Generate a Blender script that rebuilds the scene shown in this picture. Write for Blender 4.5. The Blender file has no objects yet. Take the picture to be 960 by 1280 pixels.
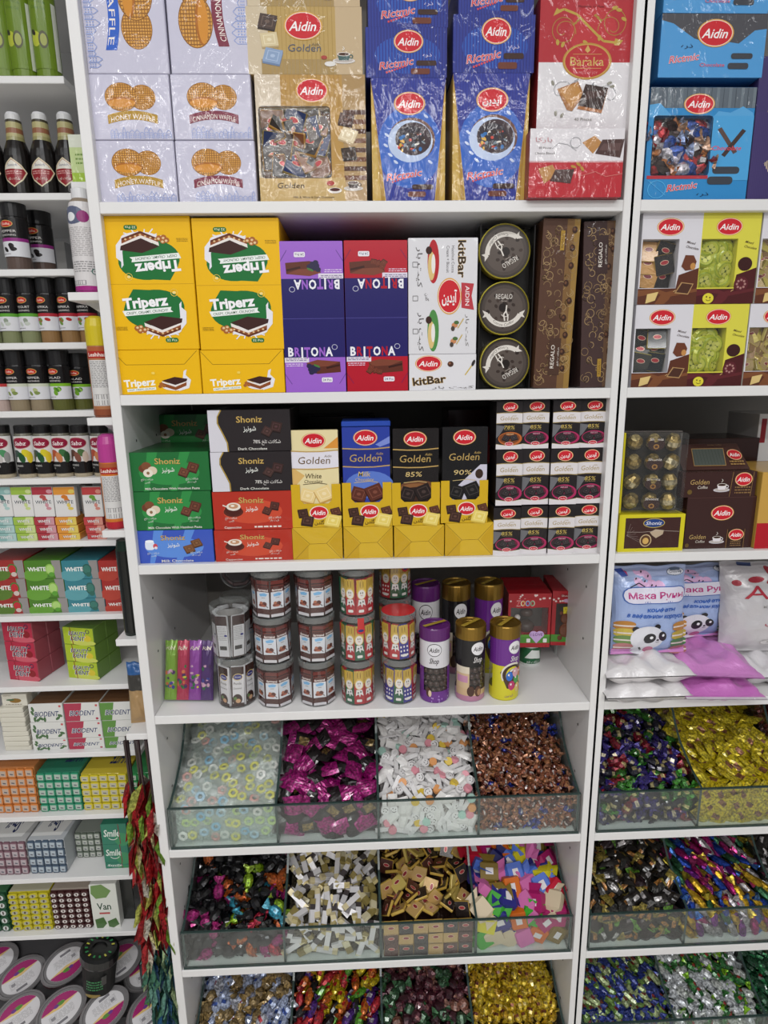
import bpy, math, random
import numpy as np
random.seed(11)
rnd = random.random
def uni(a, b): return a + (b - a) * random.random()
S = bpy.context.scene
COL = S.collection
R = math.radians

# ------------------------------------------------------------------ camera
FPX = 760.0
CAM = np.array([0.37146, -0.96857, 1.55])
def _rot(pi, ya, ro):
    cx, sx, cy, sy, cr, sr = math.cos(pi), math.sin(pi), math.cos(ya), math.sin(ya), math.cos(ro), math.sin(ro)
    return (np.array([[cy, -sy, 0], [sy, cy, 0], [0, 0, 1]]) @ np.array([[1, 0, 0], [0, cx, -sx], [0, sx, cx]])
            @ np.array([[cr, 0, sr], [0, 1, 0], [-sr, 0, cr]]))
CR = _rot(-0.22221, -0.03481, 0.01404)          # columns: right, forward, up
cd = bpy.data.cameras.new('camera'); cam = bpy.data.objects.new('camera', cd); COL.objects.link(cam)
cd.sensor_fit = 'HORIZONTAL'; cd.sensor_width = 36.0; cd.lens = 36.0 * FPX / 960.0
cd.clip_start = 0.02; cd.clip_end = 50
from mathutils import Matrix, Vector, Euler
M4 = Matrix([[CR[i][0], CR[i][2], -CR[i][1], CAM[i]] for i in range(3)] + [[0, 0, 0, 1]])
cam.matrix_world = M4
S.camera = cam
def at(px, py, Y):
    d = CR @ np.array([(px - 480) / FPX, 1, (640 - py) / FPX]); return CAM + d * ((Y - CAM[1]) / d[1])
def at_floor(px, py, Z):
    d = CR @ np.array([(px - 480) / FPX, 1, (640 - py) / FPX]); return CAM + d * ((Z - CAM[2]) / d[2])

# ------------------------------------------------------------------ light
S.view_settings.view_transform = 'Standard'; S.view_settings.look = 'None'
S.view_settings.gamma = 1.0; S.view_settings.use_curve_mapping = False
S.view_settings.exposure = 0.28
W = bpy.data.worlds.new('shop_world'); S.world = W; W.use_nodes = True
W.node_tree.nodes['Background'].inputs[0].default_value = (0.93, 0.95, 1.0, 1)
W.node_tree.nodes['Background'].inputs[1].default_value = 0.19
def area(name, loc, sx, sy, power, col=(1, 0.97, 0.93)):
    l = bpy.data.lights.new(name, 'AREA'); l.shape = 'RECTANGLE'; l.size = sx; l.size_y = sy; l.energy = power; l.color = col
    o = bpy.data.objects.new(name, l); COL.objects.link(o); o.location = loc
    return o
CEIL = 2.95
area('ceiling_strip_lamp', (0.35, -1.40, CEIL - .03), 3.2, 0.12, 19, (.96, .98, 1))
area('ceiling_strip_lamp', (0.35, -2.60, CEIL - .03), 3.2, 0.12, 36, (1, .985, .97))
area('ceiling_strip_lamp', (0.35, -3.80, CEIL - .03), 3.2, 0.12, 62, (1, .985, .97))
area('ceiling_panel_lamp', (0.05, -0.75, CEIL - .03), 0.35, 0.35, 3, (.93, .96, 1))

# ------------------------------------------------------------------ materials
def H(h):
    h = h.lstrip('#'); c = [int(h[i:i + 2], 16) / 255 for i in (0, 2, 4)]
    return tuple(x / 12.92 if x <= .04045 else ((x + .055) / 1.055) ** 2.4 for x in c)
MATS = {}
def _new(name):
    m = bpy.data.materials.new(name); m.use_nodes = True; nt = m.node_tree
    return m, nt, nt.nodes['Principled BSDF']
def _bump(nt, scale, strength, dist=.002, detail=3, distort=0., stretch=None):
    g = nt.nodes.new('ShaderNodeNewGeometry'); n = nt.nodes.new('ShaderNodeTexNoise'); b = nt.nodes.new('ShaderNodeBump')
    n.inputs['Scale'].default_value = scale; n.inputs['Detail'].default_value = detail; n.inputs['Distortion'].default_value = distort
    b.inputs['Strength'].default_value = strength; b.inputs['Distance'].default_value = dist
    src = g.outputs['Position']
    if stretch:
        mp = nt.nodes.new('ShaderNodeMapping'); mp.inputs['Scale'].default_value = stretch; mp.inputs['Rotation'].default_value = (0, .6, 0)
        nt.links.new(src, mp.inputs[0]); src = mp.outputs[0]
    nt.links.new(src, n.inputs['Vector']); nt.links.new(n.outputs[0], b.inputs['Height']); return b
def vmat(name, rough=.4, metal=0., coat=0., coatbump=None, bump=None, spec=.5, mottle=None):
    """a material whose colour is the printed colour stored on the mesh"""
    m, nt, p = _new(name)
    a = nt.nodes.new('ShaderNodeAttribute'); a.attribute_name = 'Col'
    src = a.outputs['Color']
    if mottle:      # fine wrapper print; its dark patches also imitate the shadowed gaps between sweets
        ge = nt.nodes.new('ShaderNodeNewGeometry'); no = nt.nodes.new('ShaderNodeTexNoise'); no.inputs['Scale'].default_value = mottle[0]; no.inputs['Detail'].default_value = 2
        cr = nt.nodes.new('ShaderNodeValToRGB'); cr.color_ramp.elements[0].position = .38; cr.color_ramp.elements[1].position = .6
        cr.color_ramp.elements[0].color = (mottle[1], mottle[1], mottle[1], 1); cr.color_ramp.elements[1].color = (mottle[2], mottle[2], mottle[2], 1)
        mx = nt.nodes.new('ShaderNodeMix'); mx.data_type = 'RGBA'; mx.blend_type = 'MULTIPLY'; mx.inputs[0].default_value = 1
        nt.links.new(ge.outputs['Position'], no.inputs['Vector']); nt.links.new(no.outputs[0], cr.inputs[0]); nt.links.new(src, mx.inputs[6]); nt.links.new(cr.outputs[0], mx.inputs[7]); src = mx.outputs[2]
    nt.links.new(src, p.inputs['Base Color'])
    p.inputs['Roughness'].default_value = rough; p.inputs['Metallic'].default_value = metal
    p.inputs['Specular IOR Level'].default_value = spec
    if coat:
        p.inputs['Coat Weight'].default_value = coat; p.inputs['Coat Roughness'].default_value = .07
        if coatbump: nt.links.new(_bump(nt, *coatbump).outputs[0], p.inputs['Coat Normal'])
    if bump: nt.links.new(_bump(nt, *bump).outputs[0], p.inputs['Normal'])
    MATS[name] = m; return m
vmat('card', .42, spec=.22); vmat('gloss', .25, coat=.15, spec=.35)
vmat('film', .45, spec=.2, coat=.42, coatbump=(42, .55, .003, 3, 1.2, (1, 1, .45)))
vmat('plastic', .3); vmat('matte', .7)
vmat('foil', .28, metal=.8, bump=(140, .5, .002, 3, .6), mottle=(190, .45, 1.05))
vmat('wrap', .26, metal=.4, coat=.5, bump=(160, .5, .002, 3, .4), mottle=(230, .38, 1.1))
vmat('smooth_wrap', .26, metal=.15, coat=.4, bump=(160, .3, .002, 3, .4)); vmat('lid_metal', .3, metal=.75)
vmat('bag', .3, metal=.1, coat=.25, bump=(34, .55, .006, 4, .8))
def plain(name, col, rough=.4, metal=0., noise=0.):
    m, nt, p = _new(name)
    p.inputs['Base Color'].default_value = (*col, 1); p.inputs['Roughness'].default_value = rough; p.inputs['Metallic'].default_value = metal
    if noise:
        g = nt.nodes.new('ShaderNodeNewGeometry'); n = nt.nodes.new('ShaderNodeTexNoise'); r = nt.nodes.new('ShaderNodeMix'); r.data_type = 'RGBA'
        n.inputs['Scale'].default_value = 9; n.inputs['Detail'].default_value = 6
        nt.links.new(g.outputs['Position'], n.inputs['Vector']); nt.links.new(n.outputs[0], r.inputs[0])
        r.inputs[6].default_value = (*[c * (1 - noise) for c in col], 1); r.inputs[7].default_value = (*[min(1, c * (1 + noise)) for c in col], 1)
        nt.links.new(r.outputs[2], p.inputs['Base Color'])
    MATS[name] = m; return m
plain('laminate', H('#dfdedd'), .35, 0, .03)
plain('wallpaint', H('#d8d5d0'), .8, 0, .03)
plain('floor_tile', H('#dedad3'), .35, 0, .08)
plain('glass_edge', H('#2c3f3c'), .2)
plain('hole', H('#101010'), .6)
plain('backboard', H('#8f8a84'), .5, 0, .05)
def clear(name, tint, rough=.06, bump=None, haze=0.):
    m = bpy.data.materials.new(name); m.use_nodes = True; nt = m.node_tree; nt.nodes.clear()
    o = nt.nodes.new('ShaderNodeOutputMaterial'); t = nt.nodes.new('ShaderNodeBsdfTransparent'); g = nt.nodes.new('ShaderNodeBsdfGlossy')
    f0 = nt.nodes.new('ShaderNodeLayerWeight'); f0.inputs[0].default_value = .5; fp = nt.nodes.new('ShaderNodeMath'); fp.operation = 'POWER'; fp.inputs[1].default_value = 4.; f = nt.nodes.new('ShaderNodeMath'); f.operation = 'MULTIPLY_ADD'; f.inputs[1].default_value = .8; f.inputs[2].default_value = .045
    nt.links.new(f0.outputs['Facing'], fp.inputs[0]); nt.links.new(fp.outputs[0], f.inputs[0]); x = nt.nodes.new('ShaderNodeMixShader')
    t.inputs[0].default_value = (*tint, 1); g.inputs['Roughness'].default_value = rough
    src = t
    if haze:
        d = nt.nodes.new('ShaderNodeBsdfDiffuse'); d.inputs[0].default_value = (.9, .95, .93, 1); y = nt.nodes.new('ShaderNodeMixShader')
        y.inputs[0].default_value = haze; nt.links.new(t.outputs[0], y.inputs[1]); nt.links.new(d.outputs[0], y.inputs[2]); src = y
    nt.links.new(f.outputs[0], x.inputs[0]); nt.links.new(src.outputs[0], x.inputs[1]); nt.links.new(g.outputs[0], x.inputs[2])
    if bump:
        b = _bump(nt, *bump); nt.links.new(b.outputs[0], g.inputs['Normal']); nt.links.new(b.outputs[0], f0.inputs['Normal'])
    nt.links.new(x.outputs[0], o.inputs[0]); MATS[name] = m; return m
clear('glass', (.962, .985, .977), .03, None, .008)
clear('clear_plastic', (.97, .975, .975), .08, (60, .12, .002, 2), .015)
clear('clear_film', (.975, .98, .98), .1, (48, .28, .003, 2, 1.0), .015)
clear('lid_plastic', (.93, .93, .93), .15, (60, .25, .003, 2), .14)
clear('sachet_film', (.97, .985, .975), .15, (120, .35, .003, 2, .6), .10)

# ------------------------------------------------------------------ mesh building
class G:
    """collects coloured polygons into one mesh"""
    def __init__(s): s.v = []; s.f = []; s.c = []; s.m = []
    def face(s, pts, col, mi=0):
        n = len(s.v); s.v += [tuple(p) for p in pts]; s.f.append(tuple(range(n, n + len(pts)))); s.c.append(col); s.m.append(mi)
    def add(s, verts, faces, col, mi=0):
        n = len(s.v); s.v += [tuple(p) for p in verts]
        for k, f in enumerate(faces):
            s.f.append(tuple(i + n for i in f)); s.c.append(col[k] if isinstance(col, list) else col); s.m.append(mi)
        return s
    def box(s, x0, x1, y0, y1, z0, z1, col, bev=0., mi=0):
        if bev <= 0:
            v = [(x, y, z) for x in (x0, x1) for y in (y0, y1) for z in (z0, z1)]
            return s.add(v, [(0, 1, 3, 2), (4, 6, 7, 5), (0, 4, 5, 1), (2, 3, 7, 6), (0, 2, 6, 4), (1, 5, 7, 3)], col, mi)
        b = min(bev, .45 * min(x1 - x0, y1 - y0, z1 - z0)); X, Y, Z = (x0, x1), (y0, y1), (z0, z1)
        v = []; ix = {}
        for i in (0, 1):
            for j in (0, 1):
                for k in (0, 1):
                    sx, sy, sz = (1, -1)[i] * b, (1, -1)[j] * b, (1, -1)[k] * b
                    for a, p in enumerate(((X[i], Y[j] + sy, Z[k] + sz), (X[i] + sx, Y[j], Z[k] + sz), (X[i] + sx, Y[j] + sy, Z[k]))):
                        ix[i, j, k, a] = len(v); v.append(p)
        f = []
        for i in (0, 1):
            f.append([ix[i, 0, 0, 0], ix[i, 1, 0, 0], ix[i, 1, 1, 0], ix[i, 0, 1, 0]])
            f.append([ix[0, i, 0, 1], ix[1, i, 0, 1], ix[1, i, 1, 1], ix[0, i, 1, 1]])
            f.append([ix[0, 0, i, 2], ix[1, 0, i, 2], ix[1, 1, i, 2], ix[0, 1, i, 2]])
            for j in (0, 1):
                f.append([ix[i, j, 0, 0], ix[i, j, 0, 1], ix[i, j, 1, 1], ix[i, j, 1, 0]])
                f.append([ix[i, 0, j, 0], ix[i, 0, j, 2], ix[i, 1, j, 2], ix[i, 1, j, 0]])
                f.append([ix[0, i, j, 1], ix[0, i, j, 2], ix[1, i, j, 2], ix[1, i, j, 1]])
                for k in (0, 1): f.append([ix[i, j, k, 0], ix[i, j, k, 1], ix[i, j, k, 2]])
        return s.add(v, f, col, mi)
    def lathe(s, prof, n=20, cx=0, cy=0, sx=1., sy=1., mi=0):
        """prof: (radius, z, colour of the band that starts here)"""
        for (r0, z0, c), (r1, z1, _) in zip(prof, prof[1:]):
            for k in range(n):
                a, b = 2 * math.pi * k / n, 2 * math.pi * (k + 1) / n
                p = [(cx + r * sx * math.cos(t), cy + r * sy * math.sin(t), z) for r, t, z in ((r0, a, z0), (r0, b, z0), (r1, b, z1), (r1, a, z1))]
                if r0 < 1e-6: p = [p[0], p[2], p[3]]
                elif r1 < 1e-6: p = p[:3]
                s.face(p, c, mi)
        return s
    def tube(s, pts, r, col, n=6, mi=0):
        P = [Vector(p) for p in pts]
        rings = []
        for i, p in enumerate(P):
            d = (P[min(i + 1, len(P) - 1)] - P[max(i - 1, 0)]).normalized()
            u = d.cross(Vector((0.3, 0.2, 1))).normalized(); w = d.cross(u); rr = r[i] if isinstance(r, (list, tuple)) else r
            rings.append([p + (u * math.cos(2 * math.pi * k / n) + w * math.sin(2 * math.pi * k / n)) * rr for k in range(n)])
        for a, b in zip(rings, rings[1:]):
            for k in range(n): s.face([a[k], a[(k + 1) % n], b[(k + 1) % n], b[k]], col, mi)
        s.face(rings[0], col, mi); s.face(rings[-1], col, mi); return s
    def mesh(s, name, mats, weld=False, smooth=False):
        m = bpy.data.meshes.new(name)
        v, f = s.v, s.f
        if weld:
            key = {}; idx = []; nv = []
            for p in v:
                k = (round(p[0], 6), round(p[1], 6), round(p[2], 6))
                if k not in key: key[k] = len(nv); nv.append(p)
                idx.append(key[k])
            v = nv; f = [tuple(idx[i] for i in q) for q in f]
        m.from_pydata(v, [], f)
        for t in (mats if isinstance(mats, (list, tuple)) else [mats]): m.materials.append(MATS[t])
        a = m.attributes.new('Col', 'FLOAT_COLOR', 'CORNER'); buf = np.ones((len(m.loops), 4), np.float32)
        k = 0
        for q, c in zip(f, s.c): buf[k:k + len(q), :3] = c; k += len(q)
        a.data.foreach_set('color', buf.ravel())
        if any(s.m): m.polygons.foreach_set('material_index', s.m)
        if smooth: m.polygons.foreach_set('use_smooth', [True] * len(f))
        m.update(); return m
def obj(name, mesh, parent=None, loc=(0, 0, 0), rot=(0, 0, 0), scale=(1, 1, 1)):
    o = bpy.data.objects.new(name, mesh); COL.objects.link(o); o.location = loc; o.rotation_euler = rot; o.scale = scale
    if parent: o.parent = parent
    return o
def tag(o, label, cat, group=None, kind=None):
    if label: o['label'] = label
    if cat: o['category'] = cat
    if group: o['group'] = group
    if kind: o['kind'] = kind
    return o
def copy_tree(o, parent=None):
    c = o.copy(); COL.objects.link(c); c.parent = parent
    for ch in o.children: copy_tree(ch, c)
    return c

# ------------------------------------------------------------------ flat print
_TX = {}
def glyphs(s, bold):
    k = (s, bold)
    if k not in _TX:
        c = bpy.data.curves.new('lettering', 'FONT'); c.body = s; c.resolution_u = 2; c.offset = bold
        o = bpy.data.objects.new('lettering', c); m = o.to_mesh()
        v = np.array([(p.co.x, p.co.y) for p in m.vertices]) if len(m.vertices) else np.zeros((0, 2)); f = [tuple(p.vertices) for p in m.polygons]
        o.to_mesh_clear(); bpy.data.objects.remove(o); bpy.data.curves.remove(c); _TX[k] = (v, f)
    return _TX[k]
def clip(pts, ax, val, keep_less):
    out = []
    n = len(pts)
    for i in range(n):
        a, b = pts[i], pts[(i + 1) % n]
        ia = (a[ax] <= val) == keep_less; ib = (b[ax] <= val) == keep_less
        if ia: out.append(a)
        if ia != ib:
            t = (val - a[ax]) / (b[ax] - a[ax]); out.append((a[0] + t * (b[0] - a[0]), a[1] + t * (b[1] - a[1])))
    return out
class Cv:
    """a flat printed design; x to the right, y down, painted in order"""
    def __init__(s, w, h): s.w, s.h, s.p = w, h, []; s._m = {}; s.k = 0; s.hold = False
    def poly(s, pts, col):
        if not s.hold: s.k += 1
        s.p.append(([tuple(p) for p in pts], H(col) if isinstance(col, str) else col, s.k)); return s
    def rect(s, x0, y0, x1, y1, col): return s.poly([(x0, y0), (x1, y0), (x1, y1), (x0, y1)], col)
    def ell(s, cx, cy, rx, ry, col, n=22, rot=0):
        c, q = math.cos(R(rot)), math.sin(R(rot)); P = []
        for k in range(n):
            x, y = rx * math.cos(2 * math.pi * k / n), ry * math.sin(2 * math.pi * k / n); P.append((cx + x * c - y * q, cy + x * q + y * c))
        return s.poly(P, col)
    def rr(s, x0, y0, x1, y1, r, col):
        P = []
        for (cx, cy, a) in ((x1 - r, y0 + r, -90), (x1 - r, y1 - r, 0), (x0 + r, y1 - r, 90), (x0 + r, y0 + r, 180)):
            P += [(cx + r * math.cos(R(a + t)), cy + r * math.sin(R(a + t))) for t in (0, 30, 60, 90)]
        return s.poly(P, col)
    def line(s, pts, w, col):
        s.k += 0 if s.hold else 1; was = s.hold; s.hold = True
        for (a, b), (c, d) in zip(pts, pts[1:]):
            l = math.hypot(c - a, d - b) or 1; nx, ny = -(d - b) / l * w / 2, (c - a) / l * w / 2
            s.poly([(a + nx, b + ny), (c + nx, d + ny), (c - nx, d - ny), (a - nx, b - ny)], col)
        s.hold = was; return s
    def ring(s, cx, cy, rx, ry, w, col, a0=0, a1=360, n=28):
        P = [(cx + rx * math.cos(R(a0 + (a1 - a0) * k / n)), cy + ry * math.sin(R(a0 + (a1 - a0) * k / n))) for k in range(n + 1)]
        return s.line(P, w, col)
    def text(s, t, cx, cy, h, col, w=None, rot=0, bold=0., shear=0., arc=0., align='c'):
        """h: height of a capital; w: forced width; (cx, cy) the middle of the line"""
        v, f = glyphs(t, round(bold * .5, 4))
        if not len(v): return s
        k = h / .7; x = v[:, 0] * k; y = v[:, 1] * k; x0, x1 = x.min(), x.max(); sx = (w / (x1 - x0)) if w else 1.
        x = (x - (x0 + x1) / 2) * sx; y = y - h / 2; x = x + shear * y
        if align == 'l': x = x - x.min()
        if arc: y = y - arc * (x / (max(abs(x)) or 1)) ** 2
        c, q = math.cos(R(rot)), math.sin(R(rot)); y = -y
        X, Y = cx + x * c - y * q, cy + x * q + y * c
        cc = H(col) if isinstance(col, str) else col
        s.k += 1
        for g in f: s.p.append(([(X[i], Y[i]) for i in g], cc, s.k))
        return s
    def dashes(s, x0, y0, x1, y1, rows, col, fill=.5, seed=1):
        r = random.Random(seed); dy = (y1 - y0) / rows; s.k += 1; s.hold = True
        for k in range(rows):
            x = x0
            while x < x1:
                l = uni_r(r, .06, .2) * (x1 - x0); s.rect(x, y0 + k * dy, min(x + l, x1), y0 + (k + fill) * dy, col); x += l + .04 * (x1 - x0)
        s.hold = False; return s
    def sub(s, o, cx, cy, w, h, rot=0):
        c, q = math.cos(R(rot)), math.sin(R(rot)); kx, ky = w / o.w, h / o.h
        for e in o.p:
            P, col, kk = e
            s.p.append(([(cx + (x - o.w / 2) * kx * c - (y - o.h / 2) * ky * q, cy + (x - o.w / 2) * kx * q + (y - o.h / 2) * ky * c) for x, y in P], col, s.k + kk))
        s.k += o.k; return s
    def cut(s, x0, y0, x1, y1):
        """leave a window free of print"""
        out = []
        for P, col, k in s.p:
            xs, ys = [a[0] for a in P], [a[1] for a in P]
            if max(xs) <= x0 or min(xs) >= x1 or max(ys) <= y0 or min(ys) >= y1: out.append((P, col, k)); continue
            mid = clip(clip(P, 0, x0, False), 0, x1, True)
            for q in (clip(P, 0, x0, True), clip(P, 0, x1, False), clip(mid, 1, y0, True) if len(mid) > 2 else [], clip(mid, 1, y1, False) if len(mid) > 2 else []):
                if len(q) > 2: out.append((q, col, k))
        s.p = out; return s
    def geo(s, fn, gx=0, gy=0, lift=.00004, base=.0002):
        """fn(u, v, lift) -> point, u and v in 0..1 (v upward); gx, gy slice the print so that it can follow a curve"""
        g = G(); lift = lift if gy else min(lift, .0007 / max(s.k, 1))
        for e in s.p:
            P, col, k = e
            Q = [P]
            if gx:
                Q2 = []
                for p in Q:
                    xs = [a[0] for a in p]; i0, i1 = int(min(xs) / s.w * gx), int(math.ceil(max(xs) / s.w * gx))
                    for i in range(i0, i1):
                        q = clip(clip(p, 0, i * s.w / gx, False), 0, (i + 1) * s.w / gx, True)
                        if len(q) > 2: Q2.append(q)
                Q = Q2
            if gy:
                Q2 = []
                for p in Q:
                    ys = [a[1] for a in p]; i0, i1 = int(min(ys) / s.h * gy), int(math.ceil(max(ys) / s.h * gy))
                    for i in range(i0, i1):
                        q = clip(clip(p, 1, i * s.h / gy, False), 1, (i + 1) * s.h / gy, True)
                        if len(q) > 2: Q2.append(q)
                Q = Q2
            for p in Q: g.face([fn(x / s.w, 1 - y / s.h, base + k * lift) for x, y in p], col)
        return g
    def flat(s, mat='card'):
        if mat not in s._m: s._m[mat] = s.geo(lambda u, v, l: (u - .5, -l, v)).mesh('front_print', mat)
        return s._m[mat]
def uni_r(r, a, b): return a + (b - a) * r.random()
ORD = ['first', 'second', 'third', 'fourth', 'fifth', 'sixth', 'seventh', 'eighth', 'ninth', 'tenth']
def px_box(x0, x1, y1, y0, Y, base=None):
    """base line y1, top y0 in the photograph, front at depth Y -> X0, X1, Z0, Z1 in metres"""
    a, b = at(x0, y1, Y), at(x1, y1, Y); t = at((x0 + x1) / 2, y0, Y); z0 = base if base is not None else (a[2] + b[2]) / 2
    return a[0], b[0], z0, t[2]
def carton(name, label, cat, X0, X1, Z0, Z1, Y, depth, col, cv=None, mat='card', rz=0., tilt=0., group=None, side=None, top=None, bev=.0012, ry=0.):
    """a box with its printed front; the origin is at the middle of the front's lower edge"""
    w, h = X1 - X0, Z1 - Z0; c = H(col) if isinstance(col, str) else col
    g = G(); g.box(-w / 2, w / 2, 0, depth, 0, h, c, bev)
    for k, cc in enumerate(g.c):
        pass
    if side: g.c[g.f.index(g.f[0])] = H(side)
    o = obj(name, g.mesh(name, mat), None, ((X0 + X1) / 2, Y, Z0), (R(-tilt), R(ry), R(rz)))
    tag(o, label, cat, group)
    if cv: obj('front_print', cv.flat(mat), o, scale=(w * .998, 1, h * .998))
    if top: g2 = G(); g2.face([(-w / 2 + .001, .001, h + .0002), (w / 2 - .001, .001, h + .0002), (w / 2 - .001, depth - .001, h + .0002), (-w / 2 + .001, depth - .001, h + .0002)], H(top)); obj('top_print', g2.mesh('top_print', mat), o)
    return o
# ------------------------------------------------------------------ the room and the shelving
def panel(name, x0, x1, y0, y1, z0, z1, mat, parent=None, bev=.0008, loc=None):
    g = G(); g.box(x0, x1, y0, y1, z0, z1, (.8, .8, .8), bev); return obj(name, g.mesh(name, mat), parent)
tag(panel('floor', -2.2, 3.0, -4.6, .62, -.02, 0, 'floor_tile', bev=0), None, None, kind='structure')
tag(panel('wall_back', -2.2, 3.0, .60, .62, 0, CEIL, 'wallpaint', bev=0), None, None, kind='structure')
tag(panel('ceiling', -2.2, 3.0, -4.6, .62, CEIL, CEIL + .02, 'wallpaint', bev=0), None, None, kind='structure')
PT = .016                                   # board thickness
SB = [1.78279, 1.50856, 1.23350, 0.95869, 0.68408, 0.41081]      # undersides of the boards
S7 = SB[5] - .2737
BOARDS = [SB[0] + .2742 * 2] + SB + [S7]
ST = {k + 1: SB[k] + PT for k in range(6)}; ST[7] = S7 + PT    # tops of the boards
DEP = .40
def unit(name, label, xa, xb):
    u = obj(name, None, None, ((xa + xb) / 2, 0, 0)); tag(u, label, 'shelving'); cx = (xa + xb) / 2
    for sx in (-1, 1):
        e = (xb - xa) / 2
        p = panel('side_panel', min(sx * e, sx * (e + PT)), max(sx * e, sx * (e + PT)), 0, DEP, .0, 2.35, 'laminate', u)
        for z in [b + PT + d for b in BOARDS[1:] for d in (.1, .2)]:
            for y in (.05, .15):
                g = G(); n = 8; x = sx * e - sx * .0004
                g.face([(x, y + .0025 * math.cos(6.283 * k / n), z + .0025 * math.sin(6.283 * k / n)) for k in range(n)], (.02, .02, .02))
                q = obj('peg_hole', g.mesh('peg_hole', 'hole'), p)
    for z in BOARDS: panel('shelf', -(xb - xa) / 2, (xb - xa) / 2, .0006, DEP, z, z + PT, 'laminate', u)
    panel('back_panel', -(xb - xa) / 2, (xb - xa) / 2, DEP, DEP + .006, .0, 2.35, 'backboard', u)
    return u
WM = .768
X0R = WM + 2 * PT - .0055
unit('shelving_unit', 'white laminate shelving unit in the middle with chocolate boxes above sweet bins', 0, WM)
unit('shelving_unit', 'white laminate shelving unit at the right edge with panda bags on its fourth shelf', X0R, X0R + .80)

# the spice and chewing gum shelving to the left, set back behind the side panel
YL = .09; XLE = -.067; XLS = -.62
LZ = [1.997, 1.835, 1.723, 1.609, 1.498, 1.383, 1.270, 1.131, .991, .850, .712, .568, .430]
ul = obj('shelving_unit', None, None, (XLE, 0, 0)); tag(ul, 'white narrow-spaced shelving unit at the left edge holding spice jars and gum', 'shelving')
for z in LZ + [2.16]: panel('shelf', XLS - XLE, 0, YL, .36, z - .0105, z, 'laminate', ul)
panel('back_panel', XLS - XLE, .05, .36, .37, 0, 2.3, 'laminate', ul)
BR = {}
for k, (xa, xb, yt, yb, lab) in enumerate([(84, 124, 365, 376, 'small white bracket shelf under the tall white spray bottle'), (108, 142, 522, 533, 'small white bracket shelf under the yellow capped bottle'),
        (127, 157, 663, 673, 'small white bracket shelf under the pink capped bottle'), (144, 171, 799, 804, 'small white bracket shelf under the dark green bottle'), (157, 184, 917, 924, 'small white bracket shelf under the nut pouch'),
        (88, 110, 227, 232, 'small white bracket shelf highest on the left side panel')]):
    Yk = .012 if k < 5 else .05; z = at(xb, yt, Yk)[2]; x0 = at(xa, yt, Yk)[0]
    b = obj('bracket_shelf', None, None, (-PT, Yk, z - .012)); tag(b, lab, 'shelf')
    panel('board', x0 + PT, -.0005, 0, .072, 0, .012, 'laminate', b)
    g = G(); w = x0 + PT + .012
    for y in (.030, .045):
        g.face([(-.0005, y, 0), (w, y, 0), (-.0005, y, -.026)], (.8, .8, .8))
    g.face([(w, .030, 0), (w, .045, 0), (-.0005, .045, -.026), (-.0005, .030, -.026)], (.8, .8, .8)); g.face([(w, .03, 0), (w, .045, 0), (-.0005, .045, 0), (-.0005, .03, 0)], (.8, .8, .8)); g.face([(-.0005, .03, 0), (-.0005, .045, 0), (-.0005, .045, -.026), (-.0005, .03, -.026)], (.8, .8, .8))
    obj('gusset', g.mesh('gusset', 'laminate'), b); BR[k] = (x0, z)
# ------------------------------------------------------------------ motifs used on several packs
RED = '#c8222e'
AR_AIDIN = '\uFEE6\uFBFE\uFEAA\uFBFE\uFE81'; AR_SHONIZ = '\uFEB0\uFBFF\uFEE7\uFEEE\uFEB7'
AR_GOLDEN = '\uFEE6\uFEAA\uFEE0\uFB94'; AR_RIET = '\uFEE9\uFEAE\uFEAB'; AR_DARK = '\uFEA6\uFEE0\uFE97 \uFE95\uFEFC\uFEDC\uFEB7'; AR_KIT = '\uFEAD\uFE8E\uFE91 \uFE96\uFBFF\uFB90'
def logo(c, x, y, rx, ry, ar=False, rim='#d8a24a', red=RED):
    c.ell(x, y, rx * 1.09, ry * 1.1, rim, 30); c.ell(x, y, rx * 1.02, ry * 1.03, '#ecd2c4', 30); c.ell(x, y, rx * .975, ry * .97, red, 30)
    if ar: c.text(AR_AIDIN, x, y + ry * .05, ry * .62, '#f4eeee', w=rx * 1.35, bold=.05)
    else: c.text('Aidin', x, y + ry * .02, ry * .72, '#f4eeee', w=rx * 1.5, bold=.03, shear=.28)
def square(c, x, y, s, rot, col, hi, side):
    q = lambda k, dx=0, dy=0: [(x + dx + k * s * (a * math.cos(R(rot)) - b * math.sin(R(rot))), y + dy + k * s * .82 * (a * math.sin(R(rot)) + b * math.cos(R(rot)))) for a, b in ((-.5, -.5), (.5, -.5), (.5, .5), (-.5, .5))]
    c.poly(q(1, 0, s * .12), side); c.poly(q(1), col); c.poly(q(.68), hi); c.poly(q(.58), col); c.ell(x, y, s * .14, s * .1, hi, 10)
def cup(c, x, y, s, col='#3a2b26', sau='#d9d4cf', inn='#4a2d1f'):
    c.ell(x, y + s * .42, s * .95, s * .24, sau); c.ell(x, y + s * .38, s * .8, s * .17, '#b9b1aa')
    c.poly([(x - s * .55, y - s * .15), (x + s * .55, y - s * .15), (x + s * .4, y + s * .38), (x - s * .4, y + s * .38)], col); c.ring(x + s * .6, y + s * .05, s * .16, s * .15, s * .08, col, n=12)
    c.ell(x, y - s * .15, s * .55, s * .17, '#efe8de'); c.ell(x, y - s * .15, s * .47, s * .13, inn); c.line([(x - s * .1, y - s * .45), (x + s * .08, y - s * .62), (x - s * .05, y - s * .8)], s * .05, '#e8e2d8')
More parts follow.
